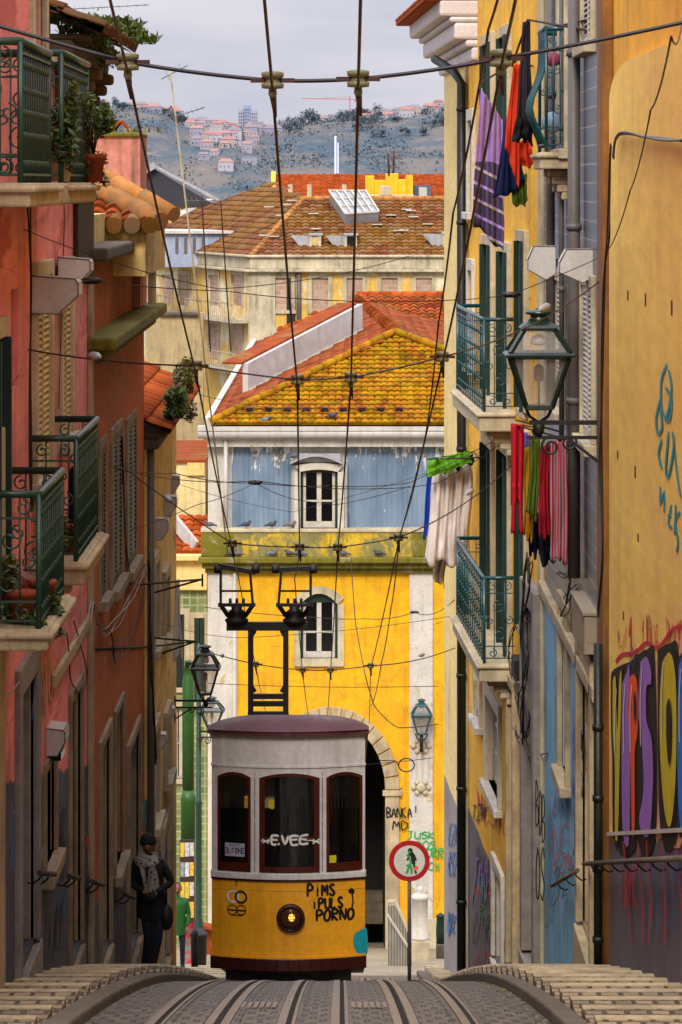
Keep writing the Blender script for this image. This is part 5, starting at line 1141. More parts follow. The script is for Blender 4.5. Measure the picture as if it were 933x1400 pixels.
mb = MB(); cb(mb, tu(308), tu(335), tz(1171), tz(1153), -.036, -.032, 4); o = mb.build('price_notice', mat('notice_paper', '#b0a8c4', .6, var=.05, bump=0), tr)
text_mesh('3,60€', .125, lambda x, y: tp(tu(321.5)+x, tz(1163.5)+y, -.029), 'lettering', M['sprayblk'], o, bold=.003)
text_mesh('BILHETE', .05, lambda x, y: tp(tu(321.5)+x, tz(1156)+y, -.029), 'lettering', M['sprayblk'], o)
mb = MB(); cb(mb, tu(450), tu(460), tz(1183), tz(1169), -.036, -.032, 2); mb.build('sticker', M['sprayyel'], tr)
# current collectors: frame and two cages
mb = MB(); fy = 56.6
def fp(px, py, y=fy): return PX(px, py, y)
for px in (343, 391): mb.bar(fp(px, 990), fp(px, 856), .085, .085)
mb.bar(fp(310, 856), fp(421, 856), .12, .13); mb.bar(fp(343, 952), fp(391, 952), .08, .08); mb.bar(fp(343, 962), fp(391, 962), .08, .08)
for a, b in (((349, 862), (343, 872)), ((385, 862), (391, 872)), ((349, 946), (343, 936)), ((385, 946), (391, 936))): mb.bar(fp(*a), fp(*b), .06)
mb.bar(fp(339, 978), fp(395, 978), .12)
fr = mb.build('collector_frame', M['iron'], tr)
for cx, cy, dx in ((324, 860, 0), (403, 860, -.06)):
    mb = MB(); c = fp(cx, cy-8)
    mb.lathe(c, [(.16, 0), (.19, .05), (.11, .12), (.14, .17), (.08, .22), (.1, .3)], 14)
    y0, y1 = fy-.3, fy+.3; top = cy-84; mid = cy-52; bot = cy-33; a = -1 if cx < 360 else 1
    for y in (y0, y1):
        mb.bar(PX(cx-24, bot, y), PX(cx+24, bot, y), .05); mb.bar(PX(cx-22, bot, y), PX(cx-20+a*2, top+4, y), .04); mb.bar(PX(cx+22, bot, y), PX(cx+20+a*2, top+4, y), .04)
        mb.bar(PX(cx-26, top+3*a, y), PX(cx+26, top-3*a+4, y), .07); mb.bar(PX(cx-21, mid, y), PX(cx+21, mid, y), .03)
    for s in (-1, 1):
        for py in (bot, top+3): mb.bar(PX(cx+s*23, py, y0), PX(cx+s*23, py, y1), .06)
        mb.lathe(PX(cx+s*26, top+2, y0), [(.05, -.06), (.07, -.04), (.07, .04), (.05, .06)], 8, axis=Vector((1, 0, 0)))
        mb.bar(PX(cx+s*12, cy-18, fy), PX(cx+s*22, bot, y0), .05)
    for k in (-9, 0, 9): mb.tube([PX(cx+k, bot, fy), PX(cx+k, bot-9, fy)], [.028, .022], 7)
    mb.build('current_collector', M['iron'], tr)
# the car descends the hill behind its front: sides, roof and floor follow the slope
for ch in [o for o in bpy.data.objects if o.parent == tr or (o.parent and o.parent.parent == tr)]:
    if ch.name.split('.')[0] in ('underframe', 'wheel', 'collector_frame', 'current_collector'): continue
    for v in ch.data.vertices:
        d = v.co.y-(TD+BOW+.25)
        if d > 0: v.co.z -= .24*d
# ================================================= street lamps
def lantern(root, c, H, W, mat_=None):
    """c = bottom centre"""
    c = Vector(c); q = math.sqrt(2)/2*W; mb = MB()
    ed = lambda f, z: [c+Vector((sx*W/2*f, sy*W/2*f, z*H)) for sx, sy in ((-1,-1),(1,-1),(1,1),(-1,1))]
    r0, r1, r2, r3 = ed(.37, 0), ed(.82, .5), ed(.86, .555), ed(.42, .80)
    for i in range(4):
        mb.bar(r0[i], r1[i], .035*W/.7, .035*W/.7); mb.bar(r2[i], r3[i], .04*W/.7, .04*W/.7); mb.bar(r0[i], r0[(i+1)%4], .04*W/.7)
        mb.bar(r3[i], r3[(i+1)%4], .05*W/.7)
    mb.lathe(c, [(q*.37, -.03*H), (q*.40, .0), (q*.37, .02*H)], 4, sm=False)
    mb.lathe(c, [(q*.8, .49*H), (q*.98, .515*H), (q*1.0, .535*H), (q*.88, .56*H), (q*.80, .56*H), (q*.78, .50*H)], 4, sm=False)
    mb.lathe(c, [(q*.42, .79*H), (q*.56, .80*H), (q*.5, .825*H), (q*.34, .86*H), (q*.27, .875*H)], 4, sm=False)
    mb.lathe(c, [(W*.17, .86*H), (W*.13, .90*H), (W*.12, .925*H), (W*.19, .94*H), (W*.2, .955*H), (W*.15, .975*H), (W*.06, .985*H), (W*.05, 1.0*H)], 16)
    mb.build('lantern_frame', mat_ or M['lampgreen'], root)
    gb = MB()
    for (a, b) in ((ed(.36, .01), ed(.8, .49)), (ed(.84, .56), ed(.42, .79))):
        for i in range(4): gb.quad(a[i], a[(i+1)%4], b[(i+1)%4], b[i])
    gb.build('glass', M['lampglass'], root)
    bb = MB(); bb.lathe(c+Vector((0,0,.62*H)), [(.03, 0), (.09*W/.7, .02), (.08*W/.7, .08), (.02, .12)], 12); bb.lathe(c, [(.012, .0), (.012, .25*H), (.05*W/.7, .27*H), (.05*W/.7, .4*H), (.02, .43*H)], 10); bb.build('lamp_fitting', M['potwhite'], root)
    return root
def walllamp(px, ytop, ybot, D, W, side, wallx, label, yb=None):
    H = (ybot-ytop)*D/FP; c = PX(px, ybot, D); root = thing('street_lamp', c, label, 'street lamp', 'lantern street lamps'); lantern(root, c, H, W)
    mb = MB(); k = W/.7; b = c+Vector((0, 0, -.16*k)); wv = Vector((wallx, D, b.z)); mb.tube([c+Vector((-.13*k, 0, -.02)), c+Vector((-.09*k, 0, -.1*k)), b], .016*k, 6); mb.tube([c+Vector((.13*k, 0, -.02)), c+Vector((.09*k, 0, -.1*k)), b], .016*k, 6)
    mb.lathe(b, [(.03*k, -.14*k), (.05*k, -.1*k), (.06*k, -.03*k), (.035*k, .0)], 12)
    s = 1 if wallx > c.x else -1
    mb.bar(b+Vector((-s*.1, 0, -.0)), wv, .04*k, .045*k); mb.bar(b+Vector((-s*.12, 0, -.15*k)), wv+Vector((0, 0, -.15*k)), .035*k, .035*k)
    mb.bar(b+Vector((s*.28*k, 0, -.15*k)), wv+Vector((0, 0, -.42*k)), .03*k)
    mb.bar(wv+Vector((0, 0, .1*k)), wv+Vector((0, 0, -.5*k)), .05*k, .06*k)
    ux, uz = Vector((s, 0, 0)), Vector((0, 0, 1))
    scroll(mb, b+Vector((s*.12*k, 0, -.24*k)), ux, uz, .11*k, 1.6, .014*k, 1, .5); scroll(mb, b+Vector((s*.3*k, 0, -.20*k)), ux, uz, .08*k, 1.5, .012*k, -1, .5); scroll(mb, b+Vector((-s*.02*k, 0, -.08*k)), ux, uz, .06*k, 1.3, .012*k, -1, 0)
    mb.build('bracket', M['iron'], root); return root
walllamp(737, 421, 556, 37.3, .71, 1, 2.66, 'large green lantern street lamp on a scrolled bracket in front of the drying clothes')
walllamp(281, 881, 948, 58.3, .50, -1, -2.65, 'green lantern lamp on the left wall above the tram roof')
l2 = walllamp(290, 952, 992, 78, .56, -1, XX(274, 78), 'small verdigris lantern half hidden behind the tram roof')
# lamp with its own upright bracket on the white pilaster
D = 93.6; c = PX(576.5, 1003, D); root = thing('street_lamp', c, 'small verdigris lantern on the white pilaster of the facing house', 'street lamp', 'lantern street lamps')
lantern(root, c, 48*D/FP, .56, M['teal']); mb = MB(); mb.tube([c, c+Vector((0, 0, -.22)), PX(576.5, 1028, D)], [.04, .05, .03], 8); mb.bar(PX(576.5, 1026, D), PX(576.5, 1026, 94.2), .06); mb.tube([c+Vector((-.16,0,0)), c+Vector((-.1,0,-.14)), c+Vector((0,0,-.2)), c+Vector((.1,0,-.14)), c+Vector((.16,0,0))], .018, 6); mb.build('bracket', M['iron'], root)
for y in (1020, 1077):
    mb = MB(); c = PX(576, y, 93.9)
    mb.ball(c, (.13, .08, .13), 10)
    for k in range(6): a = k*math.pi/3; mb.ball(c+Vector((.2*math.cos(a), 0, .15*math.sin(a))), (.07, .05, .07), 8)
    mb.bar(c, c+Vector((0, .2, 0)), .05); single('wall_rosette', mb, M['stonepale'], 'pale plaster rosette on the white pilaster, '+('just under its lantern' if y < 1050 else 'lower one beside the tram windows'), 'ornament', 'rosettes on the pilaster')
# ================================================= boxes and floodlight housings
def hood(px, py, D, W, H, L, side, label, wallx, dark=False):
    c = PX(px, py, D); root = thing('floodlight_housing', c, label, 'floodlight', 'white hexagonal floodlight housings')
    prof = [(-.5, .1), (-.3, .5), (.5, .5), (.5, -.32), (.15, -.5), (-.5, -.2)] if side > 0 else [(-.5, .3), (-.44, .42), (.5, .5), (.5, -.48), (-.12, -.5), (-.5, -.02)]
    prof = [(side*x*W, z*H) for x, z in prof]; mb = MB(); n = 6
    A_ = [c+Vector((x, -L/2, z)) for x, z in prof]; B_ = [c+Vector((x, L/2, z)) for x, z in prof]
    mb.poly(A_); mb.poly(B_[::-1])
    for i in range(n): mb.quad(A_[i], B_[i], B_[(i+1)%n], A_[(i+1)%n])
    mb.build('housing', M['white'], root, bevel=.008)
    mb = MB(); mb.tube([p+Vector((0, -.004, 0)) for p in A_]+[A_[0]+Vector((0, -.004, 0))], .006, 5); [mb.tube([A_[i]+(B_[i]-A_[i])*.02, B_[i]], .004, 4) for i in range(n)]; mb.build('rim', M['pipegrey'], root)
    mb = MB(); mb.bar(c+Vector((side*.45*W, 0, 0)), Vector((wallx, c.y, c.z)), .05, .08); mb.build('mount', M['iron'], root)
    if dark: mb = MB(); mb.box(c.x-.35*W, c.x+.3*W, c.y-L/2+.02, c.y+L/2-.02, c.z-.68*H, c.z-.42*H); mb.build('lens', M['glass'], root)
hood(740, 359, 41.5, 38/120.5, 46/120.5, .35, 1, 'pale hexagonal floodlight housing on the tiled house, nearer the drying clothes', 2.64)
hood(788, 363, 38.6, 48/129.5, 46/129.5, .35, 1, 'pale hexagonal floodlight housing beside the yellow corner pilaster', 2.64)
hood(74, 402, 31.6, 72/158, 52/158, .5, -1, 'big dirty white floodlight housing hanging over the cream shutters of the pink house', -2.64)
hood(104, 369, 34, 44/147, 36/147, .45, -1, 'smaller white floodlight housing just behind the big one on the pink house', -2.64)
hood(78, 1009, 33.2, 28/150, 38/150, .5, -1, 'narrow white floodlight with a dark lens low on the pink house', -2.64, True)
for i, (px, py, D, w_) in enumerate(((219, 722, 52.5, 24), (231, 690, 55, 22), (236, 661, 57.5, 20), (219, 1012, 53, 18), (232, 975, 57, 15))):
    hood(px, py, D, w_*D/FP, w_*1.25*D/FP, .35, -1, ('lowest and largest of three white floodlight boxes on the upper cream house', 'middle of three white floodlight boxes on the upper cream house', 'topmost of three white floodlight boxes on the upper cream house', 'white floodlight box left of the lower street lamps', 'small floodlight box under the bundled cables on the cream house')[i], -2.64)
mb = MB(); a = RW.rect(800, 818, 826, 878); RW.box(mb, a[0], a[1], a[2], a[3], .0, .14); RW.box(mb, a[0]-.02, a[1]+.02, a[3], a[3]+.03, .0, .16); mb.box(2.65-.13, 2.65-.02, RW.P0.y+a[0]-.004, a[0]-.001, a[2]+.12, a[2]+.18)
single('meter_box', mb, mat('beige_meter_box', '#8a7c68', .5, var=.1, dirt=.25), 'beige electric meter box beside the yellow corner pilaster', 'meter box', bevel=.01)
# ================================================= laundry
def cmat(name, col, col2=None, kind=None, k=1.):
    n = NT(name); c = n.mix(n.ramp(n.noise(5, 4), .3, .7), [x*.75 for x in lin(col, k)[:3]]+[1], lin(col, k))
    X = n.xyz()
    if kind == 'vstripe': s = n.math('FRACT', n.math('MULTIPLY', X[0], 30)); c = n.mix(n.ramp(s, .45, .5), c, lin(col2))
    if kind == 'blanket':
        f = n.math('FRACT', n.math('MULTIPLY', n.math('ADD', X[2], n.math('MULTIPLY', X[0], .5)), 4.6)); c2 = n.mix(n.ramp(f, .78, .82), lin('#3b3450'), lin('#a58ad0')); f2 = n.math('FRACT', n.math('MULTIPLY', n.math('ADD', X[2], n.math('MULTIPLY', X[0], .5)), 2.3)); c2 = n.mix(n.math('MULTIPLY', n.ramp(f2, .40, .42), n.ramp(f2, .45, .43)), c2, lin('#b8c020')); f3 = n.math('FRACT', n.math('MULTIPLY', X[0], 14)); c2 = n.mix(n.math('MULTIPLY', n.ramp(f3, .5, .55), .35), c2, lin('#6a5a88'))
        c = n.mix(n.ramp(X[2], 1.22, 1.24), c2, c)
    n.link(c, n.b.inputs['Base Color']); n.b.inputs['Roughness'].default_value = .9; n.b.inputs['Specular IOR Level'].default_value = .15
    wv = n.noise(3.5, 4, n.co((3, 3, .7))); n.bump(wv, .6, .03)
    return n.m
from mathutils import noise as mn_
def cloth(TL, TR, BR, BL, D, m_, label, cat, name='garment', folds=3, amp=.05, skew=.0, group=None, ragged=.05, seed=1):
    rnd = random.Random(seed*13+int(TL[0])); ph = rnd.uniform(0, 6)
    tl, tr_, br, bl = [PX(p[0], p[1], D) for p in (TL, TR, BR, BL)]; mb = MB()
    def fn(u, v):
        pin = .5+(u-.5)*(1-.22*math.exp(-v*9)*(.5+.5*math.sin(ph)))*(1+.10*math.sin(v*6+ph)*(v))
        p = tl.lerp(tr_, pin).lerp(bl.lerp(br, pin), v)
        a = amp*(.35+.65*v)*math.sin(2*math.pi*folds*u+ph+.8*v+1.6*mn_.noise(Vector((u*2, v*1.5, ph))))+amp*1.2*v*mn_.noise(Vector((u*3+ph, v*2.5, 3)))+amp*.4*math.sin(2*math.pi*folds*2.3*u+ph*2-v*2)+amp*.3*math.sin(v*9+u*5+ph)
        z = ragged*1.3*v*v*(mn_.noise(Vector((u*4, ph, seed)))*1.5+math.sin(2*math.pi*folds*.7*u+ph*1.7)*.5)-(1-v)*.015*abs(math.sin(math.pi*u*4))*1.5
        return (p.x+amp*.35*math.sin(v*5+ph)*v, p.y+a+skew*u, p.z+z)
    mb.grid(fn, 40, 26); o = single(name, mb, m_, label, cat, group); sd = o.modifiers.new('thickness', 'SOLIDIFY'); sd.thickness = .012; return o
def shirt(px, y0, w_, h_, D, m_, label, cat='shirt', seed=0):
    """hung by the hem: body with two dangling sleeves"""
    mb = MB(); rnd = random.Random(seed); ph = rnd.uniform(0, 6); s = D/FP
    c = PX(px, y0, D)
    def body(u, v): return (c.x+(u-.5)*w_*s*(1-.18*v), c.y+.05*math.sin(u*12+ph+v)*(.4+v), c.z-v*h_*.72*s-.03*math.sin(u*7+ph)*v)
    mb.grid(body, 24, 18)
    for sd in (-1, 1):
        def sl_(u, v): return (c.x+sd*w_*s*(.22+.1*v)+(u-.5)*w_*s*.34, c.y-.03+.04*math.sin(u*8+ph), c.z-h_*s*(.55+.45*v)+.02*math.sin(u*5))
        mb.grid(sl_, 10, 10)
    o = single('shirt', mb, m_, label, cat); q = o.modifiers.new('thickness', 'SOLIDIFY'); q.thickness = .012; return o
cl = {k: cmat('cloth_'+k, v) for k, v in dict(red='#b01824', darkred='#8a1020', orange='#c8361a', navy='#121a3c', black='#141218', charcoal='#2a2428', blue='#123a9a', olive='#4a5a18', gold='#b07a10', purple='#6a4a90', lime='#5c9a20', white='#d6cac2', beige='#a89880', denim='#1a2c48', offwhite='#c2b8ae').items()}
GU = 'clothes drying high on the right'
cloth((657, 118), (690, 165), (688, 348), (645, 305), 50, cmat('cloth_blanket', '#9a7cc4', kind='blanket'), 'purple and dark striped blanket hanging highest on the right', 'blanket', 'blanket', 2, .05, .3)
cloth((702, 86), (714, 88), (708, 262), (690, 200), 46, cl['orange'], 'orange red towel hanging behind the long dark trousers', 'towel', 'towel', 2, .04); cloth((700, 195), (728, 188), (729, 222), (698, 226), 46.4, cl['orange'], 'folded lower end of orange cloth under the dark trousers', 'cloth', 'cloth', 2, .04)
cloth((690, 165), (701, 150), (722, 250), (676, 272), 47.5, cl['navy'], 'navy blue sweater bunched beside the striped blanket', 'sweater', 'sweater', 2, .06); cloth((700, 240), (722, 235), (720, 274), (702, 280), 47.6, cl['olive'], 'dark olive sleeve hanging below the navy sweater', 'sleeve', 'cloth', 2, .03)
cloth((716, 30), (724, 28), (728, 188), (704, 195), 44, cl['charcoal'], 'long charcoal trousers hanging from the rusty rack', 'trousers', 'trousers', 2, .04)
cloth((706, 160), (731, 165), (727, 198), (702, 192), 43.9, cl['black'], 'black hood or cuff at the foot of the charcoal trousers', 'hood', 'cloth', 2, .05)
shirt(707, 580, 17, 150, 44, cl['red'], 'bright red shirt, leftmost of the lower row of clothes', seed=1)
cloth((714, 590), (724, 592), (722, 655), (713, 640), 44.4, cl['purple'], 'small purple cloth between the red shirt and the green top', 'cloth', 'cloth', 2, .03)
cloth((718, 612), (730, 608), (727, 742), (714, 728), 44.2, cl['gold'], 'mustard top with green sleeve in the lower row of clothes', 'top', 'garment', 2, .05); cloth((724, 600), (738, 598), (736, 712), (722, 700), 43.8, cl['olive'], 'olive green long sleeved top in the lower row of clothes', 'top', 'garment', 3, .05)
cloth((721, 690), (737, 700), (738, 758), (722, 760), 44.5, cl['denim'], 'blue jeans leg hanging below the olive top', 'trousers', 'trousers', 2, .04); cloth((739, 610), (754, 606), (752, 738), (736, 730), 43.5, cl['darkred'], 'dark red sweater beside the striped cloth', 'sweater', 'sweater', 3, .05); cloth((737, 730), (752, 728), (758, 768), (742, 772), 43.9, cl['black'], 'black trouser leg under the dark red sweater', 'trousers', 'trousers', 2, .04)
cloth((754, 600), (774, 603), (776, 766), (752, 766), 42.5, cmat('cloth_stripe', '#8e8488', '#a02838', 'vstripe'), 'grey and red vertically striped cloth, rightmost of the lower clothes', 'striped cloth', 'striped_cloth', 2, .04)
cloth((592, 628), (648, 620), (644, 772), (584, 770), 60, cl['white'], 'large off white sheet drying beside the lower balcony', 'sheet', 'sheet', 4, .1, ragged=.08); cloth((590, 740), (612, 750), (608, 802), (594, 792), 60.4, cl['beige'], 'beige shirt end hanging under the off white sheet', 'shirt', 'shirt', 2, .04)
cloth((585, 645), (596, 640), (592, 730), (578, 738), 60.6, cl['blue'], 'bright blue cloth strip behind the left edge of the sheet', 'cloth', 'cloth', 2, .03)
cloth((583, 630), (645, 614), (642, 632), (586, 652), 59.6, cl['lime'], 'lime green towel draped over the top of the sheet', 'towel', 'towel', 3, .05, ragged=.025); cloth((594, 632), (648, 620), (646, 634), (600, 646), 59.75, cl['navy'], 'navy cloth tucked under the lime green towel', 'cloth', 'cloth', 4, .05)
cloth((240, 792), (246, 792), (249, 905), (238, 900), 52, cl['offwhite'], 'thin pale rag hanging from the upper rack on the left', 'rag', 'rag', 1, .02)
def rack(pts, label, r=.014, m_='rust', name='drying_rack'):
    mb = MB()
    for pl in pts: mb.tube(pl, r, 6)
    return single(name, mb, M[m_], label, 'drying rack')
w0 = RW.at(806, 42); rack([[w0, PX(722, 27, 44)], [w0+Vector((0, 0, .12)), PX(762, 36, 42)], [PX(722, 27, 44), PX(700, 90, 46)], [PX(706, 84, 46), PX(660, 112, 50)], [PX(700, 90, 46), R3F.at(728, 90)]], 'rusty iron rack carrying the uppermost clothes on the right')
rack([[RW.at(772, 600), PX(700, 580, 44.2), PX(775, 600, 42.4)], [RW.at(765, 590), PX(705, 574, 44)], [R3F.at(740, 585), PX(700, 580, 44.2)]], 'thin clothes rack under the large lantern', .01, 'iron')
rack([[R3F.at(668, 625), PX(584, 628, 60), PX(648, 618, 60)], [R3F.at(665, 640), PX(648, 618, 60)]], 'clothes rack holding the off white sheet', .012, 'iron')
rack([[LW.at(184, 800), PX(277, 792, 50)], [LW.at(205, 812), PX(277, 792, 50), PX(236, 795, 50)], [PX(277, 785, 50), PX(277, 802, 50)]], 'upper iron drying rack sticking out over the left lane', .014, 'iron')
rack([[LW.at(130, 888), LW.at(208, 884), PX(268, 877, 51)], [LW.at(208, 898), PX(268, 877, 51), PX(210, 872, 50)]], 'lower iron drying rack just left of the lanterns', .014, 'iron')
# ================================================= overhead wires
def sag(a, b, s=.05, n=10):
    a, b = Vector(a), Vector(b); return [a.lerp(b, i/n)+Vector((0, 0, -s*4*(i/n)*(1-i/n))) for i in range(n+1)]
def insulator(root, p, s=1., up=Vector((0,0,1))):
    mb = MB(); mb.lathe(Vector(p)+Vector((0,0,-.01)), [(.02*s, -.12*s), (.035*s, -.09*s), (.03*s, -.05*s), (.085*s, -.045*s), (.09*s, -.01*s), (.06*s, .0), (.055*s, .03*s), (.085*s, .04*s), (.09*s, .075*s), (.06*s, .085*s), (.02*s, .09*s)], 14); mb.build('insulator', M['porcelain'], root)
    mb = MB(); p = Vector(p); mb.bar(p+Vector((-.17*s,0,0)), p+Vector((.17*s,0,0)), .03*s, .035*s); mb.tube([p+Vector((0,0,-.1*s)), p+Vector((.02*s,.12*s,-.28*s))], [.03*s, .012*s], 6); mb.build('clamp', M['rust'], root)
spans = [
 ('thick span wire with four porcelain insulators crossing the sky at the top', 17.5, [(175,85),(373,110),(490,108),(685,80)], Vector((-2.65, 17.5, ZZ(-60, 17.5))), Vector((2.57, 17.5, ZZ(-35, 17.5))), .62, .010),
 ('span wire crossing in front of the yellow tiled roof', 29, [(268,500),(407,519),(480,516),(605,488)], LW.at(38, 478), RW.at(822, 383), .6, .007),
 ('span wire crossing in front of the lichen covered parapet', 44, [(318,743),(410,748),(462,748),(545,735)], LW.at(170, 640), R3F.at(700, 636), .66, .008),
 ('lowest span wire crossing above the tram roof', 60, [(350,908),(414,916),(452,916),(507,910)], PX(272, 888, 60), R3F.at(622, 886), .62, .009)]
for lab, D, pts, a, b, s, r in spans:
    P_ = [PX(x, y, D) for x, y in pts]; root = thing('span_wire', P_[1], lab, 'overhead wire'); mb = MB(); chain = [a]+P_+[b]
    for p, q in zip(chain, chain[1:]): mb.tube(sag(p, q, .012*(q-p).length), r, 6)
    mb.build('cable', M['copper'], root)
    for p in P_: insulator(root, p, s)
    for p, e in ((P_[0], a), (P_[3], b)):
        m1 = p.lerp(e, .55); m2 = p.lerp(e, .62); mb = MB(); mb.tube([m1, m1.lerp(m2, .3), m1.lerp(m2, .7), m2], [.012, .035, .035, .012], 8); mb.build('strain_insulator', M['zincw'], root)
def ext(p, q, d):   # straight on from q through p to distance d
    k = (d-p.y)/(q.y-p.y); return p.lerp(q, k)
cw = [[(175,85),(268,500),(318,743)], [(373,110),(407,519),(410,748)], [(490,108),(480,516),(462,748)], [(685,80),(605,488),(545,735)]]
rest = [[(325,778,56),(350,908,60),(368,985,78)], [(403,786,56),(414,916,60),(424,985,76)], [(452,916,60),(447,985,78)], [(507,910,60),(505,985,76)]]
for i, (w3, rs_) in enumerate(zip(cw, rest)):
    P_ = [PX(x, y, D) for (x, y), D in zip(w3, (17.5, 29, 44))]; P_ = [ext(P_[0], P_[1], 4)]+P_+[PX(*q) for q in rs_]; mb = MB()
    P_ = [p+Vector((0, 0, -.05)) for p in P_]
    for p, q in zip(P_, P_[1:]): mb.tube(sag(p, q, .004*(q-p).length), .008, 6)
    single('contact_wire', mb, M['copper'], ['leftmost contact wire running down the street to the left current collector', 'second contact wire from the left, running to the right current collector', 'third contact wire from the left, ending right of the roof collectors', 'rightmost heavy contact wire running past the yellow roof edge'][i], 'contact wire')
def wire(pts, label, r=.006, m_='copper', s=.01, cat='cable', name='cable', knots=()):
    mb = MB(); pts = [Vector(p) for p in pts]
    for p, q in zip(pts, pts[1:]): mb.tube(sag(p, q, s*(q-p).length), r, 5)
    for k in knots: mb.tube([Vector(k)+Vector((-.1,0,0)), Vector(k)+Vector((-.05,0,0)), Vector(k)+Vector((.05,0,0)), Vector(k)+Vector((.1,0,0))], [.01, .03, .03, .01], 8)
    return single(name, mb, M[m_], label, cat)
wire([PX(696, -60, 16), PX(668, 40, 17.6), PX(655, 120, 19), PX(620, 290, 23), PX(600, 440, 28), PX(583, 590, 35), PX(547, 730, 44)], 'slack twin cable beside the rightmost contact wire', .007)
wire([LW.at(42, 376), PX(125, 384, 33), PX(311, 398, 34), PX(460, 411, 35), PX(622, 410, 36), PX(700, 402, 37), RW.at(820, 352)], 'thin cable crossing in front of the derelict block', .0045, knots=(PX(125, 384, 33), PX(699, 403, 37)))
wire([LW.at(150, 635), PX(240, 647, 46), PX(350, 660, 50), PX(450, 664, 52), PX(560, 660, 55), R3F.at(680, 600)], 'upper thin cable across the blue zinc wall', .006, knots=(PX(349, 660, 50),)); wire([LW.at(155, 640), PX(350, 657, 50), PX(520, 668, 54), PX(600, 660, 56), R3F.at(690, 603)], 'lower thin cable across the blue zinc wall', .006)
wire([LW.at(176, 726), PX(270, 690, 47), PX(349, 660, 50), PX(400, 682, 52), PX(460, 690, 52), PX(560, 665, 54)], 'cable looping below the dormer window of the facing house', .005); wire([PX(280, 830, 90), PX(430, 844, 88), PX(500, 846, 86), PX(567, 837, 80), R3F.at(622, 820)], 'fine cable across the yellow wall above the window', .009, knots=(PX(567, 837, 80),)); wire([PX(284, 934, 93), PX(600, 938, 93)], 'fine straight cable along the yellow wall', .009)
wire([PX(480, 762, 90), PX(486, 850, 86), PX(500, 925, 82), PX(512, 965, 84), PX(545, 995, 90), PX(600, 990, 92)], 'loose cable dropping from the parapet past the upper window', .012); wire([PX(546, 736, 44), PX(535, 830, 54), PX(522, 905, 62), PX(506, 965, 80)], 'rough twisted cable hanging beside the fourth contact wire', .009)
mb = MB(); c = PX(556, 1046, 92); pts = [c+Vector((.2*math.cos(a*.4), 0, .17*math.sin(a*.4))) for a in range(33)]; mb.tube(pts, .016, 6); mb.tube([PX(520, 1040, 92), PX(540, 1040, 92), c+Vector((-.2, 0, 0))], .014, 6); mb.tube([PX(503, 1045, 92), PX(560, 1040, 92), PX(592, 1036, 92)], .009, 5)
single('cable_coil', mb, M['cableblk'], 'coil of black cable hooked on the facing house next to the arch', 'cable coil')
wire([RW.at(933, 25, .02), PX(918, 50, 18), PX(890, 150, 24), PX(862, 260, 30), RW.at(833, 340, .05)], 'thin stay cable slanting across the yellow wall at the right edge', .006)
rnd = random.Random(21)
# cables clipped to walls
def wallcable(F, pl, label, r=.008, m_='cableblk', h=.04, n=3, jit=2.5, seed=0):
    rr = random.Random(seed); mb = MB()
    for k in range(n):
        q = smooth([(x+rr.uniform(-jit, jit), y+rr.uniform(-jit, jit)*2) for x, y in pl], 4); mb.tube([F.at(x, y, h+.02*k) for x, y in q], r, 5)
    return single('wall_cable', mb, M[m_], label, 'wall cable')
wallcable(LW, [(40, 280), (41, 380), (42, 520), (43, 640), (44, 700)], 'bundle of black cables running down the pink wall behind the balconies', n=3, seed=1)
wallcable(LW, [(205, 770), (206, 830), (205, 900), (208, 960), (212, 1040)], 'thick bundle of black cables at the end of the orange house', n=7, jit=3, seed=2)
wallcable(LW, [(167, 600), (169, 660), (171, 730), (175, 770), (180, 800), (190, 780), (204, 770)], 'cable looping between the green shutters of the orange house', n=2, jit=1.5, seed=3)
wallcable(LW, [(122, 860), (128, 820), (140, 865), (160, 850), (180, 810), (200, 775)], 'pale loose cables looping over the lower orange wall', n=3, m_='cablewhite', jit=4, seed=4, r=.006); wallcable(LW, [(200, 780), (190, 830), (175, 880), (160, 900), (150, 870), (130, 860)], 'thin dark cable hanging in a loop on the lower orange wall', n=2, jit=4, seed=5, r=.006)
wallcable(LW, [(90, 860), (95, 900), (100, 930), (112, 945), (120, 920), (112, 880), (100, 850)], 'looped black cable on the pink wall above the door', n=1, seed=6, r=.007); wallcable(LW, [(0, 950), (12, 955), (25, 935), (38, 925)], 'short white cable at the lower left edge', n=1, m_='cablewhite', seed=7, r=.006); wallcable(LW, [(88, 240), (90, 300), (88, 370), (82, 420), (80, 560)], 'thin cable hanging down the pink wall past the floodlights', n=1, seed=8, r=.005, h=.06)
wallcable(RW, [(836, 200), (834, 260), (832, 330), (826, 380), (824, 520), (822, 640), (824, 760), (818, 840)], 'black cables running down the ochre corner pilaster', n=4, h=.12, jit=2, seed=9); wallcable(RW, [(838, 215), (842, 190), (856, 182), (880, 188), (910, 190), (935, 191)], 'twisted grey cable running along the top of the yellow wall', n=3, h=.03, jit=1.2, seed=10, m_='pipegrey', r=.01)
wallcable(R3F, [(724, 760), (720, 800), (716, 860), (718, 910), (712, 960), (716, 1010)], 'tangle of black cables hanging between the golden and blue walls', n=9, h=.08, jit=5, seed=11, r=.009); wallcable(R3F, [(722, 840), (705, 860), (700, 900), (708, 950), (722, 990), (716, 1010), (705, 1000)], 'loose black loops below the cable tangle on the golden house', n=4, h=.08, jit=5, seed=12, r=.007); wallcable(RW, [(762, 780), (770, 785), (782, 790), (776, 830), (764, 838), (772, 820), (790, 800)], 'thin cable loops above the blue wall window', n=3, jit=4, seed=13, r=.007); wallcable(R3F, [(722, 1010), (722, 1030), (740, 1034), (748, 1028)], 'short black cable on the cream doorway of the golden house', n=1, seed=14)
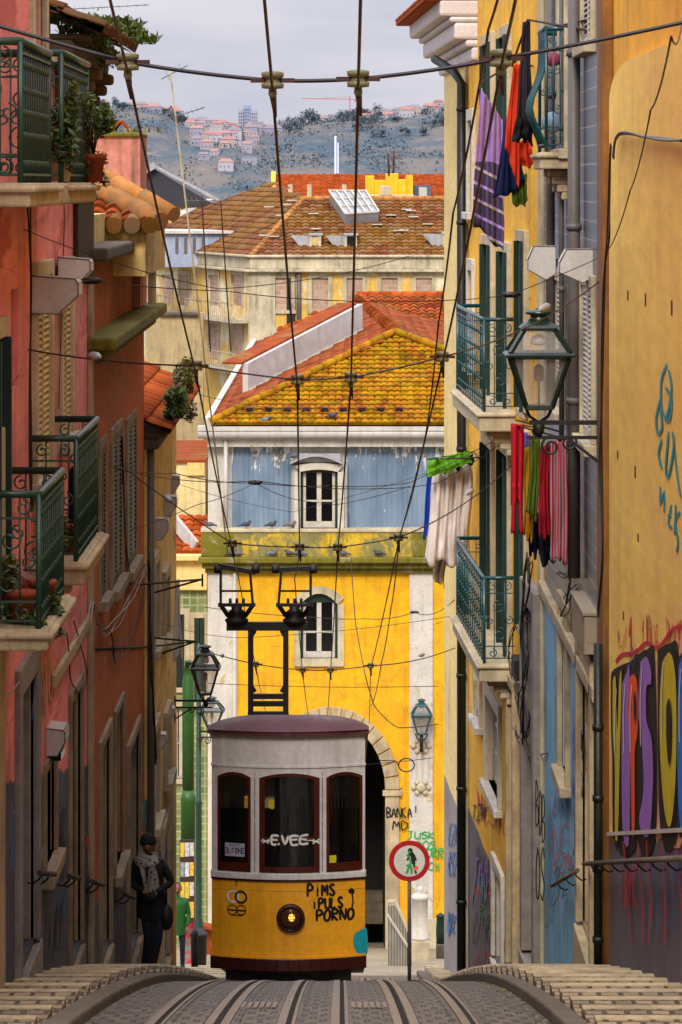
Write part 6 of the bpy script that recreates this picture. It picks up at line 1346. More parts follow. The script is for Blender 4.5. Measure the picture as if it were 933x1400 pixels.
mb = MB(); t = R3F.t(715); R3F.box(mb, t-.3, t+.3, ZZ(940, 50), ZZ(910, 50), 0, .14); single('junction_box', mb, M['cableblk'], 'black junction box in the cable tangle on the golden house', 'junction box', bevel=.02)
# ================================================= handrails on the walls
def handrail(F, t0, t1, z0_, z1_, label, h=.13, r=.024):
    root = thing('handrail', F.p((t0+t1)/2, (z0_+z1_)/2, h), label, 'handrail'); mb = MB(); mb.tube([F.p(t0, z0_, h), F.p(t1, z1_, h)], r, 10); mb.build('rail', M['brownwood'] if F is not RW else M['stonedark'], root)
    n = max(2, int((t1-t0)/1.3))
    for i in range(n):
        q = (i+.3)/n; p = F.p(t0+(t1-t0)*q, z0_+(z1_-z0_)*q, h); mb = MB(); mb.tube([p, p+Vector((0, .02, -.05))+F.n*(-.02), p+Vector((0, .06, -.1))-F.n*.08, p+Vector((0,.08,-.09))-F.n*h], .009, 6); mb.build('bracket', M['iron'], root)
z_ = lambda t: G(t)+1.02
handrail(RW, 25, 37.9, ZZ(1153, 25.5)+.0, ZZ(1181, 37.9), 'long worn handrail sloping down the graffiti wall'); handrail(RW, 38.9, 43.6, ZZ(1190, 38.9), ZZ(1211, 43.6), 'short handrail on the blue wall')
handrail(LW, 30.6, 32.2, z_(30.6), z_(32.2), 'nearest short handrail on the pink house base'); handrail(LW, 33.9, 35.3, z_(33.9), z_(35.3), 'short handrail beside the dark door of the pink house'); handrail(LW, 37., 38.8, z_(37.), z_(38.8), 'short handrail at the end of the pink house'); handrail(LW, 42.2, 44.6, z_(42.2), z_(44.6), 'short handrail next to the person on the left')
# ================================================= graffiti on the walls
def rmap(px, py, h): return RW.at(px, py, h)
def blob(mb, pts, m=0, h0=.0): _lay[0] = (_lay[0]+1) % 12; mb.poly([rmap(a, b, h0+_lay[0]*.0004) for a, b in smooth(pts+pts[:1], 4)[:-1]], .5, m)
def bubble(parts, col, hl='spraywhite'):
    """parts = list of closed outlines in photo pixels, black behind and colour on top"""
    mb = MB(); h = .012
    for pl in parts:
        cx = sum(p[0] for p in pl)/len(pl); cy = sum(p[1] for p in pl)/len(pl); out = [(cx+(x-cx)*1.0+(2.6 if x > cx else -2.6), cy+(y-cy)*1.0+(7 if y > cy else -7)) for x, y in pl]; blob(mb, out, 0, h)
    mb.build('graffiti', M['sprayblk'], yh); mb = MB()
    for pl in parts: blob(mb, pl, 0, h+.006)
    mb.build('graffiti', M[col], yh); mb = MB()
    for pl in parts[:1]:
        xs = sorted(pl); x0_ = xs[0][0]; ys = [p[1] for p in pl]; y0_, y1_ = min(ys), max(ys); stroke(mb, [(x0_+3, y0_+(y1_-y0_)*.5), (x0_+2.6, y0_+(y1_-y0_)*.25), (x0_+5, y0_+14)], 2., rmap, h0=h+.012, asp=.5)
    mb.build('graffiti', M[hl], yh)
mb = MB(); blob(mb, [(836,925),(850,905),(868,915),(882,895),(905,900),(935,880),(935,1140),(905,1146),(880,1142),(860,1138),(838,1144)], 0, .003); mb.build('graffiti', M['sprayfill'], yh)
mb = MB()
for pl_ in ([(839,915),(862,905),(874,912),(874,1142),(840,1144)], [(869,898),(885,888),(896,905),(897,1140),(872,1146)], [(899,890),(915,880),(929,900),(929,1130),(903,1138)]): blob(mb, pl_, 0, .007)
mb.build('graffiti', M['sprayblk'], yh)
bubble([[(838,930),(842,928),(844,1000),(847,930),(850,928),(847,1060),(845,1140),(841,1140),(841,1050),(838,1000)]], 'sprayyel')
bubble([[(851,935),(857,920),(861,925),(861,1138),(852,1140),(850,1040)]], 'spraypurple'); bubble([[(860,928),(867,922),(872,940),(872,1000),(868,1030),(868,1130),(864,1134),(862,1030),(859,980)]], 'sprayorange')
bubble([[(876,905),(884,898),(890,915),(890,935),(884,940),(884,985),(891,1010),(893,1060),(889,1135),(880,1142),(874,1120),(880,1080),(878,1020),(873,970)]], 'spraypurple')
bubble([[(906,905),(915,892),(922,910),(925,960),(924,1060),(918,1125),(911,1122),(905,1070),(902,1000),(903,940)]], 'sprayyel'); bubble([[(928,912),(936,900),(940,1000),(938,1120),(930,1130),(926,1040),(927,960)]], 'spraybright')
mb = MB(); blob(mb, [(911,965),(915,955),(918,980),(917,1030),(914,1045),(911,1010)], 0, .032); blob(mb, [(866,950),(868,946),(869,975),(867,985)], 0, .032); mb.build('graffiti', M['sprayblk'], yh)
rnd = random.Random(4)
mb = MB()
for i in range(26):
    x = rnd.uniform(842, 932); y = 896-.3*(x-842)*.4+rnd.uniform(-18, 8); stroke(mb, [(x, y), (x+rnd.uniform(-3, 3), y+rnd.uniform(-40, -8)), (x+rnd.uniform(-4, 4), y-rnd.uniform(0, 20))], rnd.uniform(.8, 2), rmap, asp=.5)
stroke(mb, [(842,905),(850,895),(868,892),(884,878),(900,885),(920,860),(935,855)], 5, rmap, asp=.5)
for x in (853, 872, 884, 905, 925): stroke(mb, [(x, 1150), (x+2, 1190), (x+rnd.uniform(-4, 8), 1230), (x+rnd.uniform(0, 12), 1290)], 2.4, rmap, asp=.5, h0=.03)
write(mb, 'H?K', 848, 1240, 24, 60, 2.4, rmap, asp=.4, h0=.03); mb.build('graffiti', M['sprayred'], yh)
mb = MB()
for st in ([(912,498),(904,520),(905,560),(915,575),(918,545),(910,530)], [(914,505),(918,530),(914,560),(909,575)], [(903,545),(897,570),(899,592),(905,585),(903,560)], [(905,600),(900,620),(905,640)], [(914,590),(910,640),(914,650),(921,610),(919,590)], [(921,600),(926,650),(931,680)], [(903,665),(903,690),(908,672),(908,700)], [(918,690),(914,715),(919,722)], [(913,705),(918,705)], [(924,690),(922,730)], [(930,700),(923,712),(927,740),(925,755)]): stroke(mb, st, 5., rmap, asp=.5)
mb.build('graffiti', M['sprayteal'], yh)
mb = MB()
for i in range(7): x = 890+i*5; stroke(mb, [(x, rnd.uniform(1160, 1200)), (x+rnd.uniform(-3, 4), 1210), (x+rnd.uniform(-2, 5), 1250), (x, rnd.uniform(1260, 1300))], 1.3, rmap, asp=.5, h0=.03)
write(mb, 'BLA', 922, 1205, 14, 40, 1.6, rmap, asp=.4, h0=.03); write(mb, 'IU', 858, 910, 10, 34, 1.2, rmap, asp=.4, h0=.03); mb.build('graffiti', M['sprayblue'], yh)
def wallwrite(F, txt, x, y, w_, h_, sw, m_, root, asp=.5, h=.006, **k):
    mb = MB(); write(mb, txt, x, y, w_, h_, sw, lambda a, b, q: F.at(a, b, q+h), asp=asp, **k); mb.build('graffiti', M[m_], root)
wallwrite(R3F, 'MESTO', 653, 1118, 42, 34, 1.6, 'sprayred', gh, dy=6, jit=.1); wallwrite(R3F, 'RAGE', 652, 1200, 17, 40, 1.2, 'sprayblk', gh, dy=5); wallwrite(R3F, 'RS', 656, 1265, 12, 44, 2, 'spraygreen', gh, dy=8); 
wallwrite(R3F, 'BOB', 733, 1130, 12, 60, 3, 'sprayblk', gh, h=.16, dy=10); wallwrite(R3F, 'OS', 733, 1230, 12, 70, 3.4, 'sprayblk', gh, h=.16)
wallwrite(RW, 'YRZ', 800, 990, 13, 60, 2, 'sprayblk', th_); wallwrite(RW, 'AKEMN', 783, 1090, 9, 26, 1.2, 'spraypurple', th_, dy=-30); wallwrite(RW, 'ZA', 756, 1110, 12, 40, 1.3, 'sprayred', th_); wallwrite(RW, 'NE', 756, 1170, 22, 40, 1.3, 'sprayred', th_); wallwrite(RW, 'JAR', 784, 1170, 8, 60, 1.5, 'sprayblk', th_); wallwrite(RW, 'IYI', 786, 1060, 6, 40, 1.5, 'sprayblue', th_)
wallwrite(LW, 'DUKE', 62, 1320, 26, 70, 1.6, 'sprayblk', pk, dy=-8, slant=.1); wallwrite(LW, 'YO', 62, 960, 10, 60, 2.2, 'sprayyel', pk); wallwrite(LW, 'ZIN', 44, 980, 18, 60, 1.5, 'sprayblue', pk, h=.01); wallwrite(LW, 'K', 56, 965, 6, 40, 1.5, 'sprayblk', pk); wallwrite(LW, 'SUL', 15, 1190, 9, 90, 1.6, 'sprayblue', pk, h=.11)
wallwrite(LW, 'MB', 80, 1200, 9, 60, 1.5, 'sprayblk', pk); wallwrite(LW, 'KEM', 200, 1150, 8, 60, 2, 'sprayblue', ch3); wallwrite(LW, 'OAK', 152, 1240, 10, 40, 1.4, 'sprayblk', og); wallwrite(LW, 'GUS', 212, 1190, 18, 50, 1.4, 'sprayteal', ch3)
fbm = lambda a, b, q: FB.at(a, b, q+.08)
for txt, x, y, w_, h_, c_ in (('BANKA', 529, 1118, 34, 14, 'sprayblk'), ('!', 566, 1117, 5, 15, 'sprayblk'), ('MD', 538, 1134, 20, 11, 'sprayblk'), ('JUSK', 557, 1147, 38, 10, 'spraygreen'), ('MBOS', 560, 1161, 36, 11, 'spraygreen'), ('OKR', 584, 1172, 22, 12, 'spraygreen'), ('CX', 586, 1190, 16, 10, 'spraygreen')):
    mb = MB(); write(mb, txt, x, y, w_, h_, 1.9, fbm, jit=.1); mb.build('graffiti', M[c_], fh)
rq = random.Random(31)
for F_, root, x0, x1, yb, h in ((LW, pk, 50, 58, 1200, .012), (LW, pk, 78, 90, 1150, .012), (LW, pk, 112, 124, 1180, .012), (LW, og, 192, 203, 1150, .012), (LW, ch3, 214, 236, 1160, .012), (R3F, gh, 645, 665, 1150, .012), (R3F, gh, 646, 672, 1240, .012), (R3F, gh, 690, 700, 1260, .012), (RW, th_, 754, 782, 1130, .02), (RW, th_, 782, 796, 1010, .012), (R3F, cc, 612, 624, 1180, .012)):
    for k in range(3):
        w_ = (x1-x0)*.9; t_ = ''.join(rq.choice('SKRAZEOMNT') for _ in range(3)); wallwrite(F_, t_, x0+rq.uniform(-1, 2), yb+rq.uniform(-30, 20)+k*44, w_, rq.uniform(20, 42), rq.uniform(1.3, 2.6), rq.choice(['sprayblk', 'sprayblk', 'sprayred', 'sprayblue', 'spraypurple', 'sprayteal']), root, h=h, jit=.12, slant=.2)
# ================================================= square at the foot: sign, bollard, fence, green post
D = 66; root = thing('road_sign', (XX(560, D), D, G(D)), 'round red and white no pedestrians sign defaced with green paint', 'road sign')
c = PX(560, 1177, D); r = 28*D/FP
mb = MB(); mb.tube([(c.x, D+.03, G(D)), (c.x, D+.03, c.z+r*.8)], .035, 10); mb.build('post', M['pipegrey'], root)
mb = MB(); mb.lathe(c, [(r, -.01), (r, .01), (r*.99, .012)], 40, axis=Vector((0, -1, 0))); dsc = mb.build('disc', mat('sign_red', '#a3161c', .4, var=.1, dirt=.15), root)
mb = MB(); mb.lathe(c+Vector((0, -.0125, 0)), [(r*.76, 0), (r*.76, .003)], 40, axis=Vector((0, -1, 0))); mb.build('face', mat('sign_white', '#c2bfb4', .4, var=.06, dirt=.15), dsc)
sm = lambda a, b, q: PX(a, b, D)+Vector((0, -.018-q, 0)); mb = MB()
mb.lathe(c+Vector((.015, -.02, .19)), [(.045, 0), (.045, .003)], 14, axis=Vector((0, -1, 0)))
for st, w_ in (([(557,1170),(564,1166),(569,1176)], 3), ([(563,1166),(566,1181)], 6), ([(557,1176),(561,1167)], 3), ([(566,1181),(569,1194)], 3.2)): stroke(mb, st, w_, sm)
mb.build('figure', M['sprayblk'], dsc); mb = MB()
for st, w_ in (([(559,1168),(562,1180)], 3), ([(561,1180),(556,1194)], 3.5), ([(556,1183),(562,1184),(563,1194)], 3), ([(558,1165),(562,1164)], 4)): stroke(mb, st, w_, sm)
mb.build('graffiti', M['spraygreen'], dsc); mb = MB(); stroke(mb, [(567,1189),(571,1184)], 5, sm, sm=False); mb.build('sticker', M['sprayorange'], dsc)
D = 82; g = G(D); root = thing('stone_bollard', (XX(574.5, D), D, g), 'pale round stone bollard on a square block in front of the facing house', 'bollard')
mb = MB(); w_ = 26*D/FP; mb.box(XX(574.5, D)-w_/2, XX(574.5, D)+w_/2, D, D+w_, g-.4, ZZ(1287, D)); mb.build('block', M['stonepale'], root, bevel=.03)
mb = MB(); rr = 11*D/FP; k = FP/D; H = lambda y: ZZ(y, D)-ZZ(1287, D)
mb.lathe((XX(574.5, D), D+w_/2, ZZ(1287, D)), [(rr*1.15, 0), (rr*1.15, .06), (rr, .1), (rr, H(1232)), (rr*1.12, H(1231)), (rr*1.12, H(1228)), (rr*.8, H(1225)), (rr*.4, H(1223)), (rr*.5, H(1219)), (rr*.35, H(1216)), (.01, H(1214))], 24); mb.build('column', M['pilaster'], root)
D = 78; root = thing('white_fence', (XX(546, D), D, G(D)), 'pale slatted fence with a sloping dark backing between the arch and the road sign', 'fence')
mb = MB()
for i in range(16):
    px = 530+i*2.1; y0_ = 1232+max(0, (px-540))*2.3; mb.box(XX(px, D), XX(px+.8, D), D, D+.03, G(D)-.3, ZZ(y0_, D))
mb.build('slats', M['whitewood'], root); mb = MB(); [mb.quad(PX(a, 1400, D+.2), PX(b, 1400, D+.2), PX(b, yb, D+.2), PX(a, ya, D+.2)) for a, b, ya, yb in ((530, 541, 1238, 1238), (541, 563, 1238, 1288))]; mb.build('dark_backing', M['greydoor'], root); mb = MB(); mb.bar(PX(530, 1250, D-.02), PX(562, 1300, D-.02), .05); mb.bar(PX(530, 1232, D-.02), PX(541, 1232, D-.02), .05); mb.bar(PX(541, 1232, D-.02), PX(563, 1283, D-.02), .05); mb.build('rail', M['whitewood'], root)  # dark sheet added behind the slats so the gaps read dark
mb = MB(); D = 84; mb.box(XX(597, D), XX(613, D), D, D+.4, G(D)-.2, ZZ(1292, D)); mb.build('x', M['stone'])
bpy.data.objects.remove(bpy.data.objects['x'])
root = thing('poster_pillar', (XX(604, D), D, G(D)), 'dark bollard on a grey stone block at the right edge of the square', 'bollard')
mb.build('block', M['stonedark'], root, bevel=.02); mb = MB(); mb.lathe((XX(603, D), D+.2, ZZ(1292, D)), [(.1, 0), (.11, .3), (.09, .6), (.12, .62), (.02, .7)], 12); mb.build('post', M['greenwood'], root)
D = 80; g = G(D); root = thing('green_column', (XX(257.5, D), D, g), 'tall bright green iron column left of the tram with a wider foot', 'column')
mb = MB(); x = XX(257.5, D); mb.lathe((x, D, 0), [(.10, ZZ(905, D)), (.07, ZZ(903, D)), (.10, ZZ(925, D)), (.13, ZZ(930, D)), (.13, ZZ(1080, D))][::-1], 16); mb.lathe((x, D, 0), [(.16, ZZ(1150, D)), (.16, ZZ(1096, D)), (.17, ZZ(1094, D)), (.13, ZZ(1080, D))], 16)
mb.build('shaft', M['lightgreen'], root); mb = MB(); mb.box(x-.15, x+.15, D-.15, D+.15, g-.2, ZZ(1148, D)); mb.build('pedestal', mat('poster_covered_pedestal', '#7a7268', .8, var=.5, sc=6, patch='#b32432', patch_amt=.5, psc=2.5), root)
D = 78.2; root = thing('green_lamp_post', (XX(272, D), D, G(D)), 'slim dark green post beside the tram carrying the small lantern', 'post'); mb = MB(); x = XX(272, D); mb.lathe((x, D, 0), [(.12, G(D)), (.12, ZZ(1270, D)), (.07, ZZ(1255, D)), (.065, ZZ(1100, D)), (.085, ZZ(1098, D)), (.055, ZZ(1094, D)), (.05, ZZ(885, D)), (.02, ZZ(880, D))], 14); mb.build('shaft', M['green'], root)
D = 79; root = thing('poster_board', (XX(258, D), D, G(D)), 'board plastered with small colourful posters behind the person in green', 'notice board'); mb = MB(); mb.box(XX(246, D), XX(266, D), D, D+.05, ZZ(1262, D), ZZ(1148, D)); mb.build('board', M['brownwood'], root)
rnd = random.Random(8)
for i in range(12):
    px, py = 247+(i % 3)*6.3, 1152+(i//3)*27; mb = MB(); mb.box(XX(px, D), XX(px+5.6, D), D-.006-.001*(i%5), D-.001, ZZ(py+rnd.uniform(18, 25), D), ZZ(py, D)); mb.build('poster', mat('poster_sheet', rnd.choice(['#b32432', '#b8b4a8', '#2a6a8a', '#c8a83a', '#8a8a86', '#b8b8c0']), .7, var=.5, sc=14), root)
D = 75; g = G(D); mb = MB(); mb.lathe((XX(272, D), D, g), [(.13, 0), (.16, .1), (.17, .65), (.19, .68), (.19, .72), (.16, .74), (.1, .8)], 16); single('litter_bin', mb, M['iron'], 'round black litter bin behind the person in green', 'litter bin')
mb = MB(); mb.box(XX(270, 88), XX(290, 88), 88, 88.6, G(88)-.1, ZZ(1272, 88)); mb.bar(PX(266, 1262, 87.9), PX(292, 1268, 87.9), .5, .06); single('red_bench', mb, M['tile_red'], 'low reddish bench beside the tram at the foot of the lane', 'bench')
mb = MB(); D = 70; mb.lathe((XX(266.5, D), D, G(D)), [(.07, 0), (.065, .75), (.08, .8), (.05, .86), (.02, .9)], 12); single('iron_bollard', mb, M['iron'], 'slim dark iron bollard between the tram and the cream house', 'bollard')
# ================================================= people
def skin_body(name, verts, edges, radii, mat_, parent, sub=2, rootv=0):
    me = bpy.data.meshes.new(name); me.from_pydata([tuple(v) for v in verts], edges, []); o = bpy.data.objects.new(name, me); C.objects.link(o); o.parent = parent; me.materials.append(mat_)
    if parent.type == 'EMPTY': o.location = -Vector(parent.location)
    md = o.modifiers.new('skin', 'SKIN'); me.skin_vertices[0].data.foreach_set('radius', [x for r_ in radii for x in (r_, r_)]) if not isinstance(radii[0], tuple) else me.skin_vertices[0].data.foreach_set('radius', [x for r_ in radii for x in r_])
    for i, s in enumerate(me.skin_vertices[0].data): s.use_root = (i == rootv)
    md.use_smooth_shade = True; sb = o.modifiers.new('sub', 'SUBSURF'); sb.levels = sub; sb.render_levels = sub
    return o
def bake(o):
    dg = bpy.context.evaluated_depsgraph_get(); dg.update(); me = bpy.data.meshes.new_from_object(o.evaluated_get(dg)); o.modifiers.clear(); o.data = me
    for p in me.polygons: p.use_smooth = True
skinm = mat('skin', '#7a4a34', .55, var=.08, sc=8, bump=.05)
def person(base, label, top, trousers, pose, hair, scarf=None, scale=1., hat=None, face=-1, group=None):
    root = thing('person', base, label, 'person', group); b = Vector(base)
    def w_(p): return b+Vector((p[0]*scale, p[1]*scale*(1 if face < 0 else -1), p[2]*scale))
    J = pose; S = scale
    names = ['pelvis','waist','chest','neck','nk2','shL','elL','wrL','shR','elR','wrR','hipL','knL','anL','toL','hipR','knR','anR','toR']
    v = [w_(J[n_]) for n_ in names]; rad = dict(pelvis=(.15,.11), waist=(.14,.10), chest=(.17,.11), neck=(.075,.07), nk2=(.055,.055), shL=(.075,.07), elL=(.052,.052), wrL=(.034,.034), shR=(.075,.07), elR=(.052,.052), wrR=(.034,.034), hipL=(.095,.095), knL=(.062,.062), anL=(.045,.05), toL=(.04,.035), hipR=(.095,.095), knR=(.062,.062), anR=(.045,.05), toR=(.04,.035))
    ix = {n_: i for i, n_ in enumerate(names)}; E = [(ix[a], ix[c_]) for a, c_ in (('pelvis','waist'),('waist','chest'),('chest','neck'),('neck','nk2'),('chest','shL'),('shL','elL'),('elL','wrL'),('chest','shR'),('shR','elR'),('elR','wrR'),('pelvis','hipL'),('hipL','knL'),('knL','anL'),('anL','toL'),('pelvis','hipR'),('hipR','knR'),('knR','anR'),('anR','toR'))]
    body = skin_body('body', v, E, [(rad[n_][0]*S, rad[n_][1]*S) for n_ in names], trousers, root); bake(body)
    me = body.data; me.materials.clear(); me.materials.append(trousers); me.materials.append(top); me.materials.append(skinm)
    zc = b.z+.80*S
    for p in me.polygons:
        c_ = p.center; p.material_index = 1 if c_.z > zc else 0
        if c_.z < b.z+.07*S: p.material_index = 1
    # coat body
    mb = MB(); pel, wai, che, nek = [w_(J[k]) for k in ('pelvis', 'waist', 'chest', 'neck')]; low = pel+Vector((0, 0, -.22*S))
    ring = [(low, .185, .15), (pel, .18, .145), (wai, .165, .135), (che, .2, .14), (che+Vector((0,0,.1*S)), .19, .125), (nek+Vector((0,0,-.03*S)), .10, .09), (nek+Vector((0,0,.01)), .075, .075)]
    n = 20; i0 = len(mb.v)
    for (c_, rx, ry) in ring:
        for k in range(n): a = 2*math.pi*k/n; f = 1+.03*math.sin(5*a); mb.v.append((c_.x+rx*S*f*math.cos(a), c_.y+ry*S*f*math.sin(a), c_.z))
    for i in range(len(ring)-1):
        for k in range(n): mb.f.append([i*n+k, i*n+(k+1)%n, (i+1)*n+(k+1)%n, (i+1)*n+k]); mb.t.append(.5); mb.m.append(0); mb.sm.append(True)
    mb.build('coat', top, root)
    # head
    nk = w_(J['nk2']); h = nk+Vector((0, 0, .12*S)); y = -1 if face < 0 else 1; r_ = .105*S
    mb = MB(); i0 = len(mb.v)
    def hf(u, v_):
        a = 2*math.pi*u; th = math.pi*v_; x = .078*S*math.sin(th)*math.cos(a); yy = .098*S*math.sin(th)*math.sin(a); z = -.122*S*math.cos(th)
        if z < -.03*S: x *= 1-.35*min(1, (-.03*S-z)/(.09*S)); yy *= 1-.12*min(1, (-.03*S-z)/(.09*S))
        front = max(0, yy*y/(.098*S)); 
        dz = abs(z-0*S)/S; 
        if front > .55 and abs(x) < .016*S and -.045*S < z < .012*S: yy += y*.022*S*(1-(z+.045*S)/(.057*S)*.6)
        if front > .6 and .012*S < abs(x) < .045*S and 0 < z < .022*S: yy -= y*.008*S
        return h+Vector((x, yy, z))
    mb.grid(hf, 32, 28); hd = mb.build('head', skinm, root); 
    for s in (-1, 1):
        mb = MB(); mb.ball(h+Vector((s*.03*S, y*.083*S, .01*S)), (.013*S, .01*S, .008*S), 8); mb.build('eye', M['dark'], hd); mb = MB(); mb.ball(h+Vector((s*.078*S, 0, -.005*S)), (.012*S, .02*S, .03*S), 8); mb.build('ear', skinm, hd)
    mb = MB(); mb.ball(h+Vector((0, y*.083*S, -.055*S)), (.024*S, .01*S, .007*S), 8); mb.build('mouth', mat('lips', '#5a2a22', .5, bump=0), hd)
    mb = MB()
    if hat:
        mb.lathe(h+Vector((0, .008*S, .025*S)), [(.092*S, -.01*S), (.099*S, 0), (.1*S, .03*S), (.094*S, .06*S), (.078*S, .09*S), (.05*S, .113*S), (.01*S, .124*S)], 20); mb.lathe(h+Vector((0, .008*S, .025*S)), [(.1*S, -.015*S), (.106*S, 0), (.106*S, .025*S), (.1*S, .035*S)], 20); mb.build('beanie', hat, root)
    mb = MB(); mb.ball(h+Vector((0, -y*.015*S, .022*S)), (.086*S, .095*S, .112*S), 14); mb.build('hair', hair, hd)
    # hands with fingers
    for sfx in ('L', 'R'):
        wr = w_(J['wr'+sfx]); el = w_(J['el'+sfx]); d = (wr-el).normalized(); sd = d.cross(Vector((0,0,1))); sd = sd.normalized() if sd.length > .1 else Vector((1,0,0)); up = sd.cross(d)
        V = [wr, wr+d*.05*S, wr+d*.085*S]; Rr = [.022, .028, .026]; Ed = [(0,1),(1,2)]
        for k in range(4):
            o_ = sd*((k-1.5)*.019*S); L_ = (.036, .042, .040, .03)[k]*S; i1 = len(V); V += [wr+d*.085*S+o_, wr+d*(.085*S+L_*.8)+o_-up*.012*S, wr+d*(.085*S+L_*1.1)+o_-up*.04*S]; Rr += [.0095, .009, .0075]; Ed += [(2, i1), (i1, i1+1), (i1+1, i1+2)]
        t_ = 1 if sfx == 'L' else -1; i1 = len(V); V += [wr+d*.03*S+sd*.03*S*t_, wr+d*.07*S+sd*.048*S*t_-up*.015*S]; Rr += [.012, .009]; Ed += [(0, i1), (i1, i1+1)]
        hnd = skin_body('hand', V, Ed, [r_*S for r_ in Rr], skinm, root, 1); bake(hnd)
    if scarf:
        rnd = random.Random(3)
        mb = MB()
        for k in range(3):
            rr_ = .095+.018*k; c_ = nek+Vector((0, y*.012*k, .035*S-.038*k*S)); pts = [c_+Vector((rr_*S*math.cos(a*.4), (rr_*.9)*S*math.sin(a*.4), .015*math.sin(a*.8+k))) for a in range(16)]; mb.tube(pts, [.036*S*(1+.15*math.sin(a*1.9+k)) for a in range(16)], 8)
        def dr(u, v_): p = nek+Vector(((-.11+.2*u+(.06+.02*u)*v_)*S*(1-.35*v_*(1-u)), y*(.115+.03*math.sin(u*9+v_*3)+.02*v_)*S, (.0-.38*v_-.03*u)*S)); return p
        mb.grid(dr, 14, 20); sc_ = mb.build('scarf', scarf, root); q = sc_.modifiers.new('t', 'SOLIDIFY'); q.thickness = .015
    for s_ in ('L', 'R'):
        an, to = w_(J['an'+s_]), w_(J['to'+s_]); mb = MB(); c_ = an.lerp(to, .45); mb.ball((c_.x, c_.y, b.z+.045*S), (.05*S, .14*S, .05*S), 12); mb.build('shoe', M['dark'], root)
    return root
poseA = dict(pelvis=(.02,.02,.95), waist=(.0,.01,1.1), chest=(-.03,.0,1.30), neck=(-.035,-.01,1.46), nk2=(-.03,-.02,1.52), shL=(-.19,.02,1.40), elL=(-.215,-.03,1.13), wrL=(-.07,-.2,1.10), shR=(.14,.02,1.40), elR=(.27,.0,1.17), wrR=(.08,-.2,1.08),
  hipL=(-.07,.02,.9), knL=(-.02,-.05,.5), anL=(-.08,.05,.09), toL=(-.09,-.1,.05), hipR=(.11,.02,.9), knR=(.1,-.08,.5), anR=(.02,-.02,.09), toR=(.03,-.17,.05))
scn = NT('white_scarf_with_dark_dots'); vo = scn.n('ShaderNodeTexVoronoi'); vo.inputs['Scale'].default_value = 17; scn.link(scn.tc.outputs['Object'], vo.inputs['Vector']); scn.link(scn.mix(scn.ramp(vo.outputs['Distance'], .28, .34), lin('#2a2626'), lin('#8a8278')), scn.b.inputs['Base Color']); scn.b.inputs['Roughness'].default_value = .9
pb_ = (XX(206, 45.6), 45.6, -9.89); coat = mat('black_coat', '#0b0a0c', .8, var=.3, sc=8, bump=.3); jean = mat('dark_blue_jeans', '#0e1120', .85, var=.3, sc=8, bump=.3)
person(pb_, 'person in a black beanie and coat with a dotted scarf, leaning by the wall', coat, jean, poseA, M['dark'], scn.m, 1., coat)
mb = MB(); c = Vector(pb_)+Vector((.03, -.3, 1.06)); mb.box(c.x-.05, c.x+.05, c.y-.03, c.y+.03, c.z-.035, c.z+.04); mb.lathe(c+Vector((0,-.03,0)), [(.03, 0), (.03, .04), (.024, .04)], 12, axis=Vector((0,-1,0))); single('camera', mb, M['iron'], 'small dark camera held at the waist of the person in the beanie', 'camera')
mb = MB(); c = Vector(pb_)+Vector((.2, -.03, .74)); mb.ball(c, (.09, .1, .17), 14); mb.tube([c+Vector((0, 0, .15)), Vector(pb_)+Vector((.2, -.1, 1.1)), Vector(pb_)+Vector((-.1, -.1, 1.42))], .014, 6); single('shoulder_bag', mb, M['cableblk'], 'black shoulder bag hanging at the hip of the person in the beanie', 'bag')
poseB = dict(pelvis=(0,0,.95), waist=(0,0,1.1), chest=(0,0,1.30), neck=(0,0,1.46), nk2=(0,-.01,1.52), shL=(-.17,0,1.40), elL=(-.22,.02,1.12), wrL=(-.2,-.1,.9), shR=(.17,0,1.40), elR=(.23,.02,1.12), wrR=(.2,-.1,.9), hipL=(-.09,0,.9), knL=(-.1,-.02,.5), anL=(-.1,.03,.09), toL=(-.11,-.12,.05), hipR=(.09,0,.9), knR=(.1,-.04,.5), anR=(.1,.02,.09), toR=(.12,-.13,.05))
person((XX(243, 74), 74, G(74)+.0), 'person in a bright green jacket half hidden by the cream house', mat('bright_green_jacket', '#0a4f16', .7, var=.15, sc=6), jean, poseB, mat('brown_hair', '#20140c', .8), None, 1.)
person((XX(400, 56.9), 57.1, zpb+.3), 'person in dark clothes standing at the controls behind the centre tram window', mat('navy_uniform', '#1a1e2c', .8), jean, poseB, M['dark'], None, 1.)
for i, (a_, b_, c_) in enumerate(((PX(0, 300, 30), PX(300, 395, 36), PX(560, 350, 42)), (PX(210, 650, 60), PX(400, 700, 66), PX(604, 640, 66)), (PX(200, 845, 52), PX(330, 872, 58), PX(620, 842, 62)), (PX(210, 520, 50), PX(420, 560, 60), PX(606, 500, 66)))):
    wire([a_, b_, c_], ('very thin cable crossing high before the brown roof', 'very thin cable crossing the dormer window of the facing house', 'very thin cable crossing behind the current collectors', 'very thin cable crossing in front of the yellow tiles')[i], .0045, s=.01)
